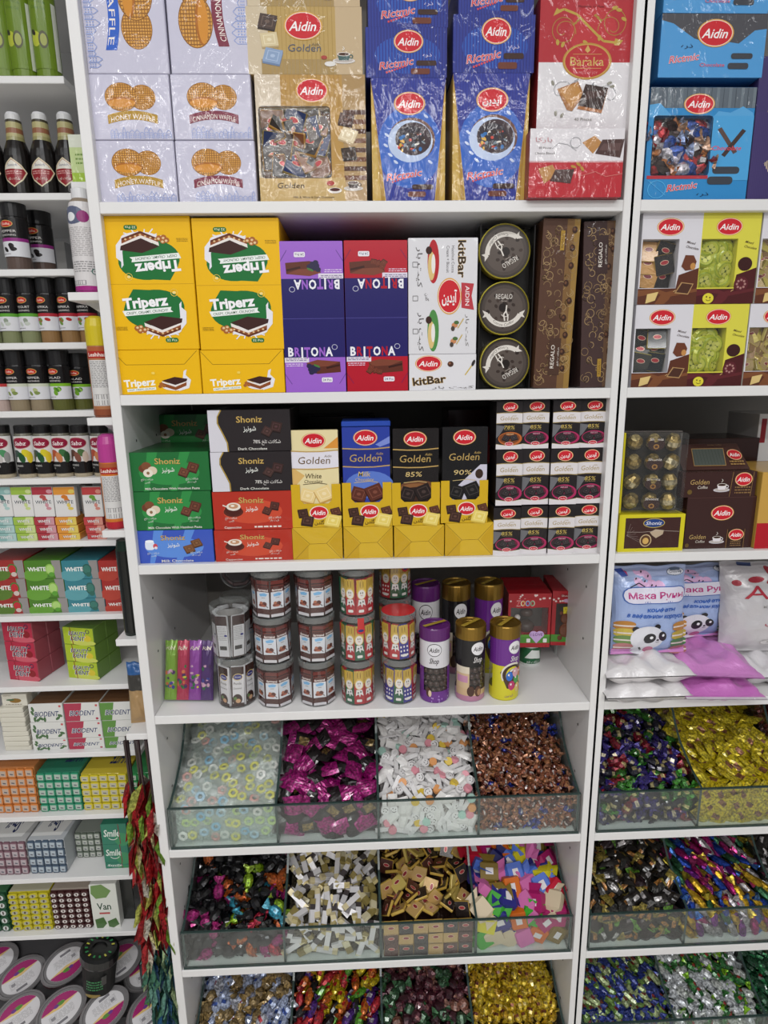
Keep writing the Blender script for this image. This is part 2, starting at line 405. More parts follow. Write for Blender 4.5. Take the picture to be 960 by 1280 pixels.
def waffle(c, x, y, rx, ry, cut=False, rot=0):
    c.ell(x, y, rx, ry, '#8a5a1e', 30, rot); c.ell(x, y, rx * .96, ry * .95, '#d59a45', 30, rot)
    for k in range(-6, 7):
        t = k / 7; e = math.sqrt(1 - t * t) * .93
        c.line([(x + t * rx, y - e * ry), (x + t * rx, y + e * ry)], rx * .045, '#8a5a22')
    for k in range(-5, 6):
        t = k / 6; e = math.sqrt(1 - t * t) * .93
        c.line([(x - e * rx, y + t * ry), (x + e * rx, y + t * ry)], ry * .045, '#8a5a22')
    if cut: c.ell(x, y + ry * .35, rx * .88, ry * .36, '#a9651a'); c.ell(x, y + ry * .42, rx * .84, ry * .3, '#cf8a2e')
def skyline(c, x0, x1, y, h, col, seed=3):
    r = random.Random(seed); x = x0
    while x < x1 - 8:
        w = uni_r(r, 14, 26); t = uni_r(r, .45, 1.) * h; xe = min(x + w, x1)
        for (a, b) in (((x, y), (x, y - t * .7)), ((x, y - t * .7), ((x + xe) / 2, y - t)), (((x + xe) / 2, y - t), (xe, y - t * .7)), ((xe, y - t * .7), (xe, y))): c.line([a, b], 2.4, col)
        for q in range(3):
            for p in range(2): c.rect(x + w * (.2 + .4 * p), y - t * (.18 + .2 * q), x + w * (.4 + .4 * p), y - t * (.08 + .2 * q), col)
        x += w + 1
def waffle_print(word, ban, seed, big=False):
    c = Cv(400, 320)
    c.rect(4, 4, 396, 316, '#c6c4d6'); waffle(c, 262, 112, 66, 62); waffle(c, 158, 110, 82, 70, True)
    P = []
    for k in range(9): t = k / 4 - 1; P.append((206 + 124 * t, 176 + 22 * t * t))
    c.poly(P + [(x, y + 44) for x, y in P[::-1]], ban)
    c.text(word, 206, 204, 24, '#eee4dc', w=216, arc=17)
    skyline(c, 90, 392, 314, 62, '#93a4d6', seed)
    return c
w_honey = waffle_print('HONEY WAFFLE', '#b08a2c', 3); w_cin = waffle_print('CINNAMON WAFFLE', '#7c3044', 5); w_blue = waffle_print('WAFFLE', '#2f5fc0', 7)
def turned(o, w, h, rot, bg):
    c = Cv(w, h); c.rect(3, 3, w - 3, h - 3, bg); c.sub(o, w / 2, h / 2 - 10, h * 1.02, w * .98, rot); return c
Y1 = .012
def P1(name, label, cat, x0, x1, y1, y0, col, cv, depth=.2, Y=Y1, base=None, mat='film', **k):
    X0, X1, Z0, Z1 = px_box(x0, x1, y1, y0, Y, base); return carton(name, label, cat, X0, X1, Z0, Z1, Y, depth, col, cv, mat, **k)
z = ST[1]; LAV = '#c4c2d4'
zm = px_box(126, 223, 253, 175, Y1, z)[3]; zt = px_box(117, 217, 174, 92.5, Y1)[3]
P1('waffle_carton', 'white honey waffle carton at the lower left of the top shelf', 'carton', 126, 223, 253, 175.5, LAV, w_honey, base=z)
P1('waffle_carton', 'white cinnamon waffle carton standing on the shelf beside the golden assortment box', 'carton', 224.3, 322, 253, 175.5, LAV, w_cin, base=z)
P1('waffle_carton', 'white honey waffle carton stacked second from the shelf', 'carton', 117, 217, 174, 92.5, LAV, w_honey, base=zm)
P1('waffle_carton', 'white cinnamon waffle carton stacked second from the shelf', 'carton', 218.5, 317, 174, 92.5, LAV, w_cin, base=zm)
P1('waffle_carton', 'waffle carton turned on end with a blue banner, top left corner', 'carton', 110, 212, 92, -70, LAV, turned(w_blue, 320, 500, 90, '#c4c2d4'), base=zt)
P1('waffle_carton', 'waffle carton turned on end with a dark red cinnamon banner', 'carton', 214.5, 314, 92, -70, LAV, turned(w_cin, 320, 500, -90, '#c4c2d4'), base=zt)

def stripes(c, x0, y0, x1, y1, n, cols):
    for k in range(n): c.rect(x0 + (x1 - x0) * k / n, y0, x0 + (x1 - x0) * (k + .5) / n, y1, cols)
def window_body(w, h, d, hx0, hx1, hz0, hz1, col, inset, inner):
    """a box with a recessed window in its front"""
    g = G(); a = -w / 2
    g.box(-w / 2, w / 2, inset, d, 0, h, col, .001)
    for (x0, x1, z0, z1) in ((a, a + hx0, 0, h), (a + hx1, w / 2, 0, h), (a + hx0, a + hx1, 0, hz0), (a + hx0, a + hx1, hz1, h)): g.box(x0, x1, 0, inset, z0, z1, col)
    g.face([(a + hx0, inset - .0004, hz0), (a + hx1, inset - .0004, hz0), (a + hx1, inset - .0004, hz1), (a + hx0, inset - .0004, hz1)], inner)
    return g
_tile_m = {}
def tile_mesh(col, edge, logo_col, s=.024, t=.006):
    k = (col, edge, logo_col, s)
    if k not in _tile_m:
        g = G(); g.box(-s / 2, s / 2, -s / 2, s / 2, -t / 2, t / 2, H(edge), .0012); e = s * .482
        for zz in (t / 2 + .0002, -t / 2 - .0002):
            g.face([(-e, -e, zz), (e, -e, zz), (e, e, zz), (-e, e, zz)], H(col)); z2 = zz * 1.06
            g.face([(.23 * s * math.cos(6.283 * q / 12), .125 * s * math.sin(6.283 * q / 12) + .1 * s, z2) for q in range(12)], H('#e6c8b0')); z2 = zz * 1.1
            g.face([(.2 * s * math.cos(6.283 * q / 12), .1 * s * math.sin(6.283 * q / 12) + .1 * s, z2) for q in range(12)], H(logo_col))
        _tile_m[k] = g.mesh('chocolate_square', 'smooth_wrap')
    return _tile_m[k]
def window_box(name, label, cat, X0, X1, Z0, Z1, Y, depth, col, cv, hole, fill, inner='#14110f', mat='film', inset=.02, n=16, group=None, **k):
    """hole in print units; fill(i) -> (mesh, name) of one wrapped sweet"""
    w, h = X1 - X0, Z1 - Z0; x0, y0, x1, y1 = hole
    hx0, hx1, hz0, hz1 = w * x0 / cv.w, w * x1 / cv.w, h * (1 - y1 / cv.h), h * (1 - y0 / cv.h)
    g = window_body(w, h, depth, hx0, hx1, hz0, hz1, H(col), inset, H(inner))
    o = obj(name, g.mesh(name, mat), None, ((X0 + X1) / 2, Y, Z0), (0, 0, R(k.get('rz', 0)))); tag(o, label, cat, group)
    if not getattr(cv, 'done', 0): cv.cut(*hole); cv.done = 1
    obj('front_print', cv.flat(mat), o, scale=(w * .998, 1, h * .998))
    cols = max(2, round(math.sqrt(n * (hx1 - hx0) / (hz1 - hz0)))); rows = max(2, math.ceil(n / cols))
    for i in range(cols * rows):
        m, nm = fill(i); sz = (hx1 - hx0) / cols
        tl = k.get('tl', 35); mg = k.get('mg', .012); xx = -w / 2 + hx0 + sz * (.5 + i % cols) + uni(-.1, .1) * sz; zz_ = hz0 + (hz1 - hz0) * (.5 + i // cols) / rows
        obj(nm, m, o, (min(max(xx, -w / 2 + hx0 + mg), -w / 2 + hx1 - mg), inset * uni(.45, .75), min(max(zz_, hz0 + mg), hz1 - mg)), (R(90 + uni(-tl, tl)), R(uni(-tl, tl)), R(uni(-tl, tl))))
    p = G(); p.face([(-w / 2 + hx0, .0012, hz0), (-w / 2 + hx1, .0012, hz0), (-w / 2 + hx1, .0012, hz1), (-w / 2 + hx0, .0012, hz1)], (1, 1, 1)); obj('window_pane', p.mesh('window_pane', 'clear_film'), o)
    return o
# golden assortment boxes
c = Cv(500, 600)
c.rect(0, 0, 115, 600, '#cfc0aa'); c.rect(115, 0, 395, 145, '#b58d4a'); c.rect(395, 0, 500, 600, '#a98a5c')
for k in range(8): c.rect(395, 160 + k * 44, 500, 182 + k * 44, ['#4c2a1c', '#6b4028'][k % 2])
c.rect(330, 145, 396, 480, '#b58d4a'); c.rect(0, 478, 400, 600, '#c5a76e'); c.rect(400, 500, 500, 600, '#b79a74')
for k in range(14): c.rect(118 + k * 20, 0, 121 + k * 20, 145, '#a98040')
c.rr(10, 143, 338, 480, 18, '#3b2f2c')
logo(c, 258, 72, 68, 50)
square(c, 410, 203, 66, 12, '#4a3028', '#6b4a3c', '#33201a'); square(c, 418, 277, 74, 22, '#dccba8', '#efe3c8', '#b79f78'); square(c, 420, 362, 66, -8, '#33261f', '#554338', '#1e1512')
cup(c, 437, 510, 48); c.ell(350, 540, 32, 14, '#e8e0da'); c.ell(350, 536, 24, 8, '#4a1a12'); c.ell(330, 505, 18, 12, '#a8342c')
c.text('Golden', 145, 515, 26, '#43352c', w=125, bold=.0, shear=.15); c.text('Milk & White & Dark Chocolate', 250, 572, 9, '#3b2c22', w=190)
gold_print = c
tm = [tile_mesh('#7a4a2a', '#b98a3c', RED, .034), tile_mesh('#2b2320', '#b98a3c', RED, .034), tile_mesh('#26345e', '#8f7a40', RED, .034), tile_mesh('#41312a', '#c09848', RED, .034)]
X0, X1, Z0, Z1 = px_box(326, 459, 253.5, 93, Y1, z)
window_box('assortment_box', 'tall golden chocolate assortment box with window standing on the top shelf', 'box', X0, X1, Z0, Z1, Y1, .10, '#c2aa80', gold_print, (14, 147, 334, 476), lambda i: (tm[i % 4], 'chocolate_square'), n=24, tl=28, mg=.017)
zg = Z1
c = Cv(520, 310)
c.rect(0, 0, 95, 310, '#cbbb9f'); c.rect(95, 0, 400, 310, '#b89a5c'); c.rect(400, 0, 520, 310, '#c2ab88'); c.rect(60, 240, 400, 310, '#a48a5a')
for k in range(16): c.rect(98 + k * 19, 0, 101 + k * 19, 310, '#aa8b4c')
square(c, 95, 68, 78, 12, '#4a3a34', '#6d5a50', '#2f231f'); square(c, 100, 150, 76, -6, '#d5c49c', '#e6dab8', '#b09a70'); square(c, 112, 225, 80, 14, '#8aa0c0', '#a8bbd6', '#6d82a2')
logo(c, 255, 88, 80, 60); c.text('Golden', 258, 188, 34, '#5a5f6e', w=150, shear=.12); c.text('Aidin', 310, 172, 13, '#6a6152', shear=.2); cup(c, 435, 225, 54, '#44605e'); c.ell(372, 262, 26, 12, '#e0dcd6'); c.ell(345, 232, 14, 9, '#a8443c')
gold_top = c
P1('assortment_box', 'golden chocolate assortment box lying above the windowed golden box', 'box', 311, 453.5, 91, 8, '#b79a66', gold_top, depth=.2, base=zg)
zg2 = px_box(311, 453.5, 91, 8, Y1, zg)[3]
P1('assortment_box', 'golden chocolate assortment box cut off by the top of the picture', 'box', 309, 450, 7, -60, '#8f7350', gold_top, depth=.2, base=zg2)

# blue chocolate stick boxes
def rictmic(ar=False, tall=True):
    c = Cv(340, 600) if tall else Cv(370, 220); B = '#2b3f9c'
    if tall:
        c.rect(0, 0, 340, 600, '#2a3288'); stripes(c, 10, 0, 330, 600, 26, '#2c3a96')
        c.ell(175, 330, 150, 200, '#2f62bd'); c.poly([(0, 20), (62, 590), (0, 590)], '#c3a04c'); c.poly([(340, 20), (292, 590), (340, 590)], '#c3a04c')
        c.poly([(4, 30), (58, 590), (40, 590)], '#a8812f'); c.poly([(336, 30), (296, 590), (314, 590)], '#a8812f')
        logo(c, 175, 120, 66, 50, ar)
        c.ell(185, 292, 108, 106, '#6d4a3e'); c.ell(178, 300, 104, 102, '#b9c8e4'); c.ell(192, 288, 84, 80, '#3a2a30'); c.ell(180, 278, 62, 52, '#2b2530')
        r = random.Random(5)
        for k in range(34): c.ell(185 + uni_r(r, -62, 58), 292 + uni_r(r, -40, 58), uni_r(r, 7, 13), uni_r(r, 4, 8), r.choice(['#c94b3c', '#e8e2da', '#2f6fb0', '#3a2a22', '#d8a83c', '#7c8a94', '#4d3a34']), 9, uni_r(r, 0, 180))
        for x, y in ((70, 270), (64, 320), (110, 400), (270, 400), (84, 365), (250, 180)): c.ell(x, y, 13, 6, '#c8d4ec', 10, 40)
        c.text('Rictmic', 150, 462, 34, '#e8d6dc', w=168, bold=.07, shear=.3, rot=-9); c.text('Rictmic', 150, 462, 34, '#cf4a50', w=164, bold=.02, shear=.3, rot=-9)
        for k in range(8): c.ell(95 + k * 12, 498 - k * 4, 5, 5, '#cf4a50', 8)
        c.text(AR_RIET, 262, 480, 16, '#d8d0e8', w=42); c.rr(185, 510, 285, 535, 10, '#3a211c'); c.rr(165, 545, 250, 572, 10, '#6a3626'); c.text('Aidin', 60, 35, 8, '#d8d8e8')
    else:
        c.rect(0, 0, 370, 220, '#28307f'); c.ell(190, 120, 150, 84, '#2d58b2'); stripes(c, 4, 0, 366, 220, 26, '#2b3a90')
        logo(c, 195, 62, 62, 46, ar); c.text('Rictmic', 140, 158, 32, '#e8d6dc', w=158, bold=.07, shear=.3, rot=-9); c.text('Rictmic', 140, 158, 32, '#cf4a50', w=154, bold=.02, shear=.3, rot=-9)
        for k in range(8): c.ell(95 + k * 12, 198 - k * 4, 5, 5, '#cf4a50', 8)
        c.rr(230, 145, 322, 168, 8, '#3a211c'); c.rr(205, 180, 292, 206, 8, '#6a3626'); c.text(AR_RIET, 280, 120, 15, '#d8d0e8', w=40)
    return c
rt, rta, rs = rictmic(), rictmic(True), rictmic(False, False)
P1('chocolate_stick_box', 'tall blue chocolate stick box standing beside the golden windowed box', 'box', 466, 556, 254, 97, '#c3a04c', rt, base=z, depth=.1)
zb = px_box(466, 556, 254, 97, Y1, z)[3]
P1('chocolate_stick_box', 'short blue chocolate stick tray above the left tall blue box', 'box', 457.5, 558.5, 96.5, 34, '#28307f', rs, base=zb)
zb2 = px_box(457.5, 558.5, 96.5, 34, Y1, zb)[3]
P1('chocolate_stick_box', 'blue chocolate stick tray topmost over the left tall blue box', 'box', 460, 560, 33, -32, '#28307f', rs, base=zb2)
P1('chocolate_stick_box', 'tall blue chocolate stick box with Arabic lettering beside the red biscuit boxes', 'box', 565, 657, 254, 91, '#c3a04c', rta, base=z, depth=.1)
zb = px_box(565, 657, 254, 91, Y1, z)[3]
P1('chocolate_stick_box', 'short blue chocolate stick tray above the right tall blue box', 'box', 566, 667, 90.5, 18, '#28307f', rs, base=zb)
zb2 = px_box(566, 667, 90.5, 18, Y1, zb)[3]
P1('chocolate_stick_box', 'blue chocolate stick tray topmost over the right tall blue box', 'box', 573, 667, 17.5, -45, '#28307f', rs, base=zb2)

# red and white biscuit boxes
def swirl(c, x, y, s, col, w=3, flip=1):
    P = [(x + flip * s * t * math.cos(t * 6.5), y + s * t * math.sin(t * 6.5)) for t in [k / 24 for k in range(4, 25)]]; c.line(P, w, col)
    for k in range(5): c.ell(x + flip * s * (.8 + .1 * k) , y - s * .5 - 6 * k, s * .13, s * .06, col, 8, -30 + 40 * (k % 2))
c = Cv(440, 620); RB = '#ad2a33'
c.rect(0, 0, 440, 305, RB); c.ell(250, 170, 110, 120, '#b93238'); c.rect(0, 305, 440, 620, '#dcd9dc')
c.line([(70, 80), (110, 68), (170, 90), (235, 150), (300, 208), (360, 215)], 11, '#b99a45'); c.poly([(355, 196), (392, 205), (375, 228), (350, 226)], '#b99a45'); c.poly([(60, 98), (75, 62), (100, 78)], '#b99a45')
swirl(c, 110, 165, 60, '#a8843c', 3); swirl(c, 335, 150, 66, '#a8843c', 3, -1); c.ring(350, 125, 50, 58, 3, '#a8843c'); c.ring(110, 160, 52, 56, 3, '#a8843c')
for x, y in ((85, 215), (110, 225), (345, 60), (365, 70), (390, 110), (280, 195), (215, 215)): c.ell(x, y, 14, 8, '#b99a45', 10, x)
c.ell(228, 300, 116, 84, '#b5873a', 34); c.ell(228, 300, 110, 79, '#c29a50', 34); c.ell(228, 300, 104, 74, '#b32a30', 34)
c.text('Baraka', 228, 300, 40, '#c9a45c', w=160, bold=.01); c.text('A PIECE OF JOY', 228, 352, 11, '#d0868a', w=104); c.poly([(215, 250), (228, 226), (241, 250), (228, 262)], '#c9a45c'); c.line([(160, 268), (296, 268)], 2, '#c9a45c'); c.line([(160, 332), (296, 332)], 2, '#c9a45c')
c.text('Moments to Meet', 235, 55, 10, '#5a1a20', w=120)
swirl(c, 110, 440, 64, '#9a9a9e', 3); swirl(c, 340, 460, 66, '#9a9a9e', 3, -1)
for x, y in ((340, 400), (355, 415), (90, 540), (120, 550), (70, 400)): c.ell(x, y, 13, 7, '#8f8d80', 10, x)
c.poly([(92, 428), (190, 392), (222, 455), (168, 530), (142, 525)], '#a06b38'); c.poly([(100, 432), (186, 400), (212, 455), (164, 515)], '#bb8748')
c.poly([(225, 408), (335, 425), (310, 540), (192, 520)], '#a86d40'); c.poly([(227, 404), (335, 422), (310, 525), (195, 505)], '#33211e'); c.poly([(232, 440), (322, 432), (315, 455), (222, 480)], '#4b3531')
c.text('40 Pieces', 222, 568, 14, '#8a8680', w=84)
P1('biscuit_box', 'tall red and white chocolate biscuit box beside the right post', 'box', 670, 784, 163, -8, '#9d2730', c, base=at(700, 163, Y1)[2], depth=.15)
c = Cv(425, 345)
c.rect(0, 0, 425, 165, '#dcd8dc'); c.rect(0, 165, 425, 345, '#b52a34'); c.rect(0, 160, 425, 168, '#c9a0a4')
c.poly([(235, 70), (290, 35), (325, 70), (285, 125)], '#b5824a'); c.poly([(325, 55), (425, 52), (410, 145), (295, 125)], '#4a3230'); c.poly([(330, 75), (410, 72), (405, 110), (312, 108)], '#5f4644')
c.text('\uFE8E\uFB90\uFEAD\uFE8E\uFE91', 62, 55, 22, '#c08a90', w=74); c.text('40 Pieces', 68, 95, 11, '#6f6a6a', w=56); c.text('Choco Biscuit', 70, 122, 11, '#6f6a6a', w=92)
c.line([(100, 100), (130, 72), (170, 80), (210, 110)], 2.5, '#9a9a9e'); c.ring(205, 70, 24, 26, 3, '#9a9a9e')
c.poly([(40, 200), (105, 180), (130, 225), (70, 275)], '#b5824a'); c.poly([(118, 205), (205, 202), (190, 275), (95, 262)], '#4a3230'); c.line([(225, 240), (300, 215), (350, 240), (425, 225)], 3, '#d07a74')
for x, y in ((200, 190), (222, 178), (240, 200)): c.ell(x, y, 14, 7, '#b5893c', 10, x)
P1('biscuit_box', 'short white and red biscuit box jutting over the shelf edge by the post', 'box', 660, 776, 246, 160.5, '#8c1f2a', c, base=z, Y=-.012, depth=.16)

# right unit, top row
c = Cv(610, 740)
c.rect(0, 0, 610, 740, '#2f86c2'); c.rect(0, 0, 610, 130, '#5c6670')
for k in range(9): c.rect(k * 70, 0, k * 70 + 3, 130, '#434c55'); c.rect(k * 70 + 30, 0, k * 70 + 48, 130, '#6c7780')
c.poly([(0, 110), (60, 100), (140, 190), (0, 190)], '#57a2d6'); c.poly([(370, 190), (400, 150), (470, 160), (540, 120), (600, 160), (610, 190)], '#57a2d6'); c.rect(370, 180, 610, 600, '#4b9fd6')
c.rr(30, 178, 374, 570, 22, '#241c1e'); c.rect(12, 568, 372, 590, '#b0343f')
logo(c, 285, 105, 82, 60)
c.line([(415, 260), (520, 420)], 26, '#5a4540'); c.line([(560, 270), (450, 440)], 26, '#3f302e'); c.text('Chocolate', 468, 388, 28, '#d8455a', w=172, bold=.02, shear=.25)
c.rr(395, 510, 555, 558, 20, '#3a3f48'); c.rr(370, 575, 520, 628, 20, '#3a3f48'); c.text('Rictmic', 225, 640, 44, '#eed8dc', w=180, bold=.08, shear=.3, rot=-8); c.text('Rictmic', 225, 640, 44, '#c93346', w=176, bold=.02, shear=.3, rot=-8)
c.ring(75, 660, 52, 58, 4, '#58b4e8'); c.text(AR_RIET, 350, 690, 22, '#16243a', w=70); c.line([(20, 600), (130, 700)], 3, '#58b4e8')
blu_tall = c
def twist_mesh(body, end, label=None, r=.009, l=.012, fan=.011, n=8, mat='wrap', seed=0):
    rr = random.Random(seed); g = G()
    prof = [(-l - fan, r * .95, end), (-l - fan * .55, r * .7, end), (-l, r * .3, body), (-l * .75, r * .78, body), (-l * .25, r, label or body), (l * .25, r, body), (l * .75, r * .78, body), (l, r * .3, end), (l + fan * .55, r * .7, end), (l + fan, r * .95, end)]
    rings = []
    for k, (x, q, cc) in enumerate(prof):
        e = k < 2 or k > 7; rings.append([(x + (uni_r(rr, -.12, .12) * fan if e else 0), q * math.cos(6.283 * j / n) * (1.15 if e else 1) , q * math.sin(6.283 * j / n) * ((.28 + .2 * ((j % 2) * 2 - 1)) if e else .82)) for j in range(n)])
    for k, (a, b) in enumerate(zip(rings, rings[1:])):
        for j in range(n): g.face([a[j], a[(j + 1) % n], b[(j + 1) % n], b[j]], H(prof[k][2] if not (k == 4 and label and j % 4 > 1) else body))
    return g
TWc = {}
def twist(body, end, label=None, r=.009, l=.012, fan=.011, mat='wrap'):
    k = (body, end, label, r, l, fan, mat)
    if k not in TWc: TWc[k] = twist_mesh(body, end, label, r, l, fan, seed=len(TWc)).mesh('wrapped_sweet', mat, weld=True, smooth=False)
    return TWc[k]
tw = [twist('#b0343a', '#8a2a30', None, .011, .016), twist('#c9c4cc', '#a9a4b4', None, .011, .016), twist('#3a2a2a', '#b08a70', None, .011, .016), twist('#2f4f9c', '#8fa0c8', None, .011, .016), twist('#c87a3a', '#a8602c', None, .011, .016)]
X0, X1, Z0, Z1 = px_box(803, 931, 254, 109, Y1, z)
window_box('chocolate_stick_box', 'tall light blue chocolate box with sweets behind its window, right unit', 'box', X0, X1, Z0, Z1, Y1, .12, '#2a6ea6', blu_tall, (34, 182, 370, 566), lambda i: (tw[(i * 7) % 5], 'wrapped_sweet'), n=34)
c = Cv(630, 390)
c.rect(0, 0, 630, 390, '#4f98d2'); c.poly([(0, 0), (630, 0), (630, 90), (560, 100), (470, 180), (400, 170), (330, 190), (200, 150), (70, 60), (0, 40)], '#4a4a50')
for k in range(12): c.rect(20 + k * 52, 0, 24 + k * 52, 40, '#5c5c62')
logo(c, 325, 118, 100, 78); c.text('Rictmic', 150, 270, 44, '#efdce2', w=180, bold=.08, shear=.3, rot=-8); c.text('Rictmic', 150, 270, 44, '#d05a6c', w=176, bold=.02, shear=.3, rot=-8); c.text('Chocolate', 320, 312, 22, '#cf6a80', w=150, bold=.02)
c.rr(430, 240, 560, 275, 14, '#3d4048'); c.rr(415, 300, 540, 338, 14, '#3d4048'); c.text(AR_RIET, 160, 195, 24, '#1c3350', w=70)
zr = at(880, 97, Y1)[2]
carton('chocolate_stick_box', 'dark filler block for the shaded gap between the two light blue stick boxes', 'box', X0 + .01, X1 + .01, Z1 + .0003, zr - .0003, Y1 + .03, .1, '#1f2230')  # near-black block added to stand for the dark shaded gap between the boxes
P1('chocolate_stick_box', 'light blue chocolate box with dark wood print above the windowed light blue box', 'box', 822, 952, 97, 17, '#2f6ea6', c, base=zr)
zr2 = px_box(822, 952, 97, 17, Y1, zr)[3]
P1('chocolate_stick_box', 'light blue chocolate box cut off by the top of the picture', 'box', 829, 960, 12, -60, '#3f8ac4', c, base=zr2 + .0005, Y=Y1)
c = Cv(300, 800); c.rect(0, 0, 300, 800, '#3f3566'); c.rect(60, 0, 300, 250, '#7d3a8c'); c.ell(150, 280, 90, 40, '#d8c43c', 20, -15); c.ell(160, 285, 70, 28, '#4a9a5c', 20, -15); c.ell(160, 600, 90, 60, '#d9c79a', 6, 10); stripes(c, 5, 300, 295, 790, 30, '#45396e')
P1('chocolate_box', 'purple corrugated chocolate box at the far right of the top shelf', 'box', 932.5, 1000, 254, 70, '#3f3566', c, base=z, depth=.2)
# ------------------------------------------------------------------ second shelf
z2 = ST[2]; YEL = '#e9b50e'; GRN = '#1c6e35'
def trip_panel():
    c = Cv(420, 320)
    c.ell(215, 118, 150, 95, GRN, 30, -6); c.poly([(75, 90), (120, 20), (210, 25), (340, 110), (330, 180), (220, 200), (110, 170)], GRN)
    # milk splash and the layered bar
    c.poly([(340, 95), (352, 80), (350, 110), (372, 130), (368, 190), (330, 235), (300, 240), (310, 200), (340, 160)], '#e4e3ea')
    for k in range(9): a = R(20 + 20 * k); c.line([(240 + 60 * math.cos(a), 220 + 20 * math.sin(a)), (240 + (96 + 16 * (k % 2)) * math.cos(a), 216 + (40 + 9 * (k % 3)) * math.sin(a))], 6, '#e4e3ea')
    c.ell(250, 222, 92, 30, '#e4e3ea')
    c.poly([(160, 195), (240, 232), (340, 195), (338, 222), (245, 256), (165, 222)], '#8a4a24'); c.poly([(160, 185), (245, 222), (345, 180), (342, 196), (245, 236), (162, 202)], '#e6dfda')
    c.poly([(160, 182), (245, 152), (350, 166), (345, 186), (245, 222)], '#3c1f1c'); c.poly([(165, 212), (245, 247), (338, 212), (336, 220), (245, 254), (167, 220)], '#5a2d1a')
    for k in range(7): c.ell(175 + k * 24, 216 + (22 - abs(k - 3) * 7), 6, 5, '#dcb888', 8)
    for x, y in ((140, 208), (158, 222), (135, 225), (122, 212)): c.ell(x, y, 14, 13, '#a8632c', 12); c.ell(x + 2, y - 3, 7, 6, '#e0c498', 8)
    c.poly([(58, 126), (300, 108), (296, 122), (308, 132), (70, 152)], '#e9eeea'); c.text('CRISPY, CREAMY, CRUNCHY', 180, 131, 13, '#1a4a2a', w=206, rot=-4.5, bold=.012)
    c.text('Triperz', 175, 82, 50, '#e9e9ec', w=222, bold=.085, rot=-5); c.text('Triperz', 175, 82, 50, '#f2f0f2', w=218, bold=.05, rot=-5)
    c.rr(258, 262, 322, 284, 10, GRN); c.text('32 Pcs', 290, 273, 11, '#e8e2c8', w=50, bold=.02)
    c.ring(320, 38, 17, 17, 2.5, '#f0cf5c'); c.ell(320, 38, 9, 7, '#f0d98a', 10); c.dashes(20, 205, 75, 225, 3, '#8a6a10', .35)
    return c
tp = trip_panel()
def trip_big():
    c = Cv(420, 640); c.rect(2, 2, 418, 638, YEL); c.rect(2, 318, 418, 321, '#c8980c'); c.sub(tp, 214, 165, 420, 315, 180); c.sub(tp, 208, 482, 420, 315); return c
def trip_low():
    c = Cv(410, 220); c.rect(2, 2, 408, 218, YEL); c.line([(2, 6), (58, 72), (336, 72), (400, 6)], 2.5, '#8a6a08')
    c.text('Triperz', 115, 160, 34, '#f0f0ec', w=150, bold=.07, rot=-4); c.poly([(52, 192), (190, 182), (192, 196), (54, 206)], '#e9eeea'); c.text('CRISPY, CREAMY, CRUNCHY', 122, 194, 7.5, '#1a4a2a', w=128, rot=-4)
    c.poly([(322, 150), (330, 105), (345, 98), (338, 125), (362, 150), (350, 190), (300, 205)], '#e4e3ea'); c.ell(285, 182, 62, 20, '#e4e3ea')
    c.poly([(222, 158), (285, 178), (340, 158), (338, 178), (285, 200), (226, 180)], '#8a4a24'); c.poly([(222, 154), (285, 176), (342, 152), (340, 160), (285, 184), (224, 162)], '#e6dfda'); c.poly([(222, 152), (285, 134), (345, 144), (340, 156), (285, 174)], '#3c1f1c')
    for x, y in ((218, 168), (230, 178), (212, 180)): c.ell(x, y, 9, 8, '#a8632c', 10)
    c.rr(176, 108, 192, 120, 4, '#efcf58'); return c
tb, tl = trip_big(), trip_low()
for n, (xb0, xb1, xt0, xt1, yt, lab) in enumerate([(146, 253, 144, 249.5, 269, 'left'), (254, 357, 251, 356, 272, 'right')]):
    X0, X1, Z0, Z1 = px_box(xb0, xb1, 494, 437, .012, z2)
    carton('snack_carton', 'flat yellow snack carton under the %s tall yellow carton' % lab, 'carton', X0, X1, Z0, Z1, .012, .2, YEL, tl, 'card')
    A = px_box(xt0, xt1, 436.5, yt, .012, Z1)
    carton('snack_carton', 'tall yellow snack carton with inverted green logo panel, %s one of two' % lab, 'carton', A[0], A[1], A[2], A[3], .012, .17, YEL, tb, 'card')
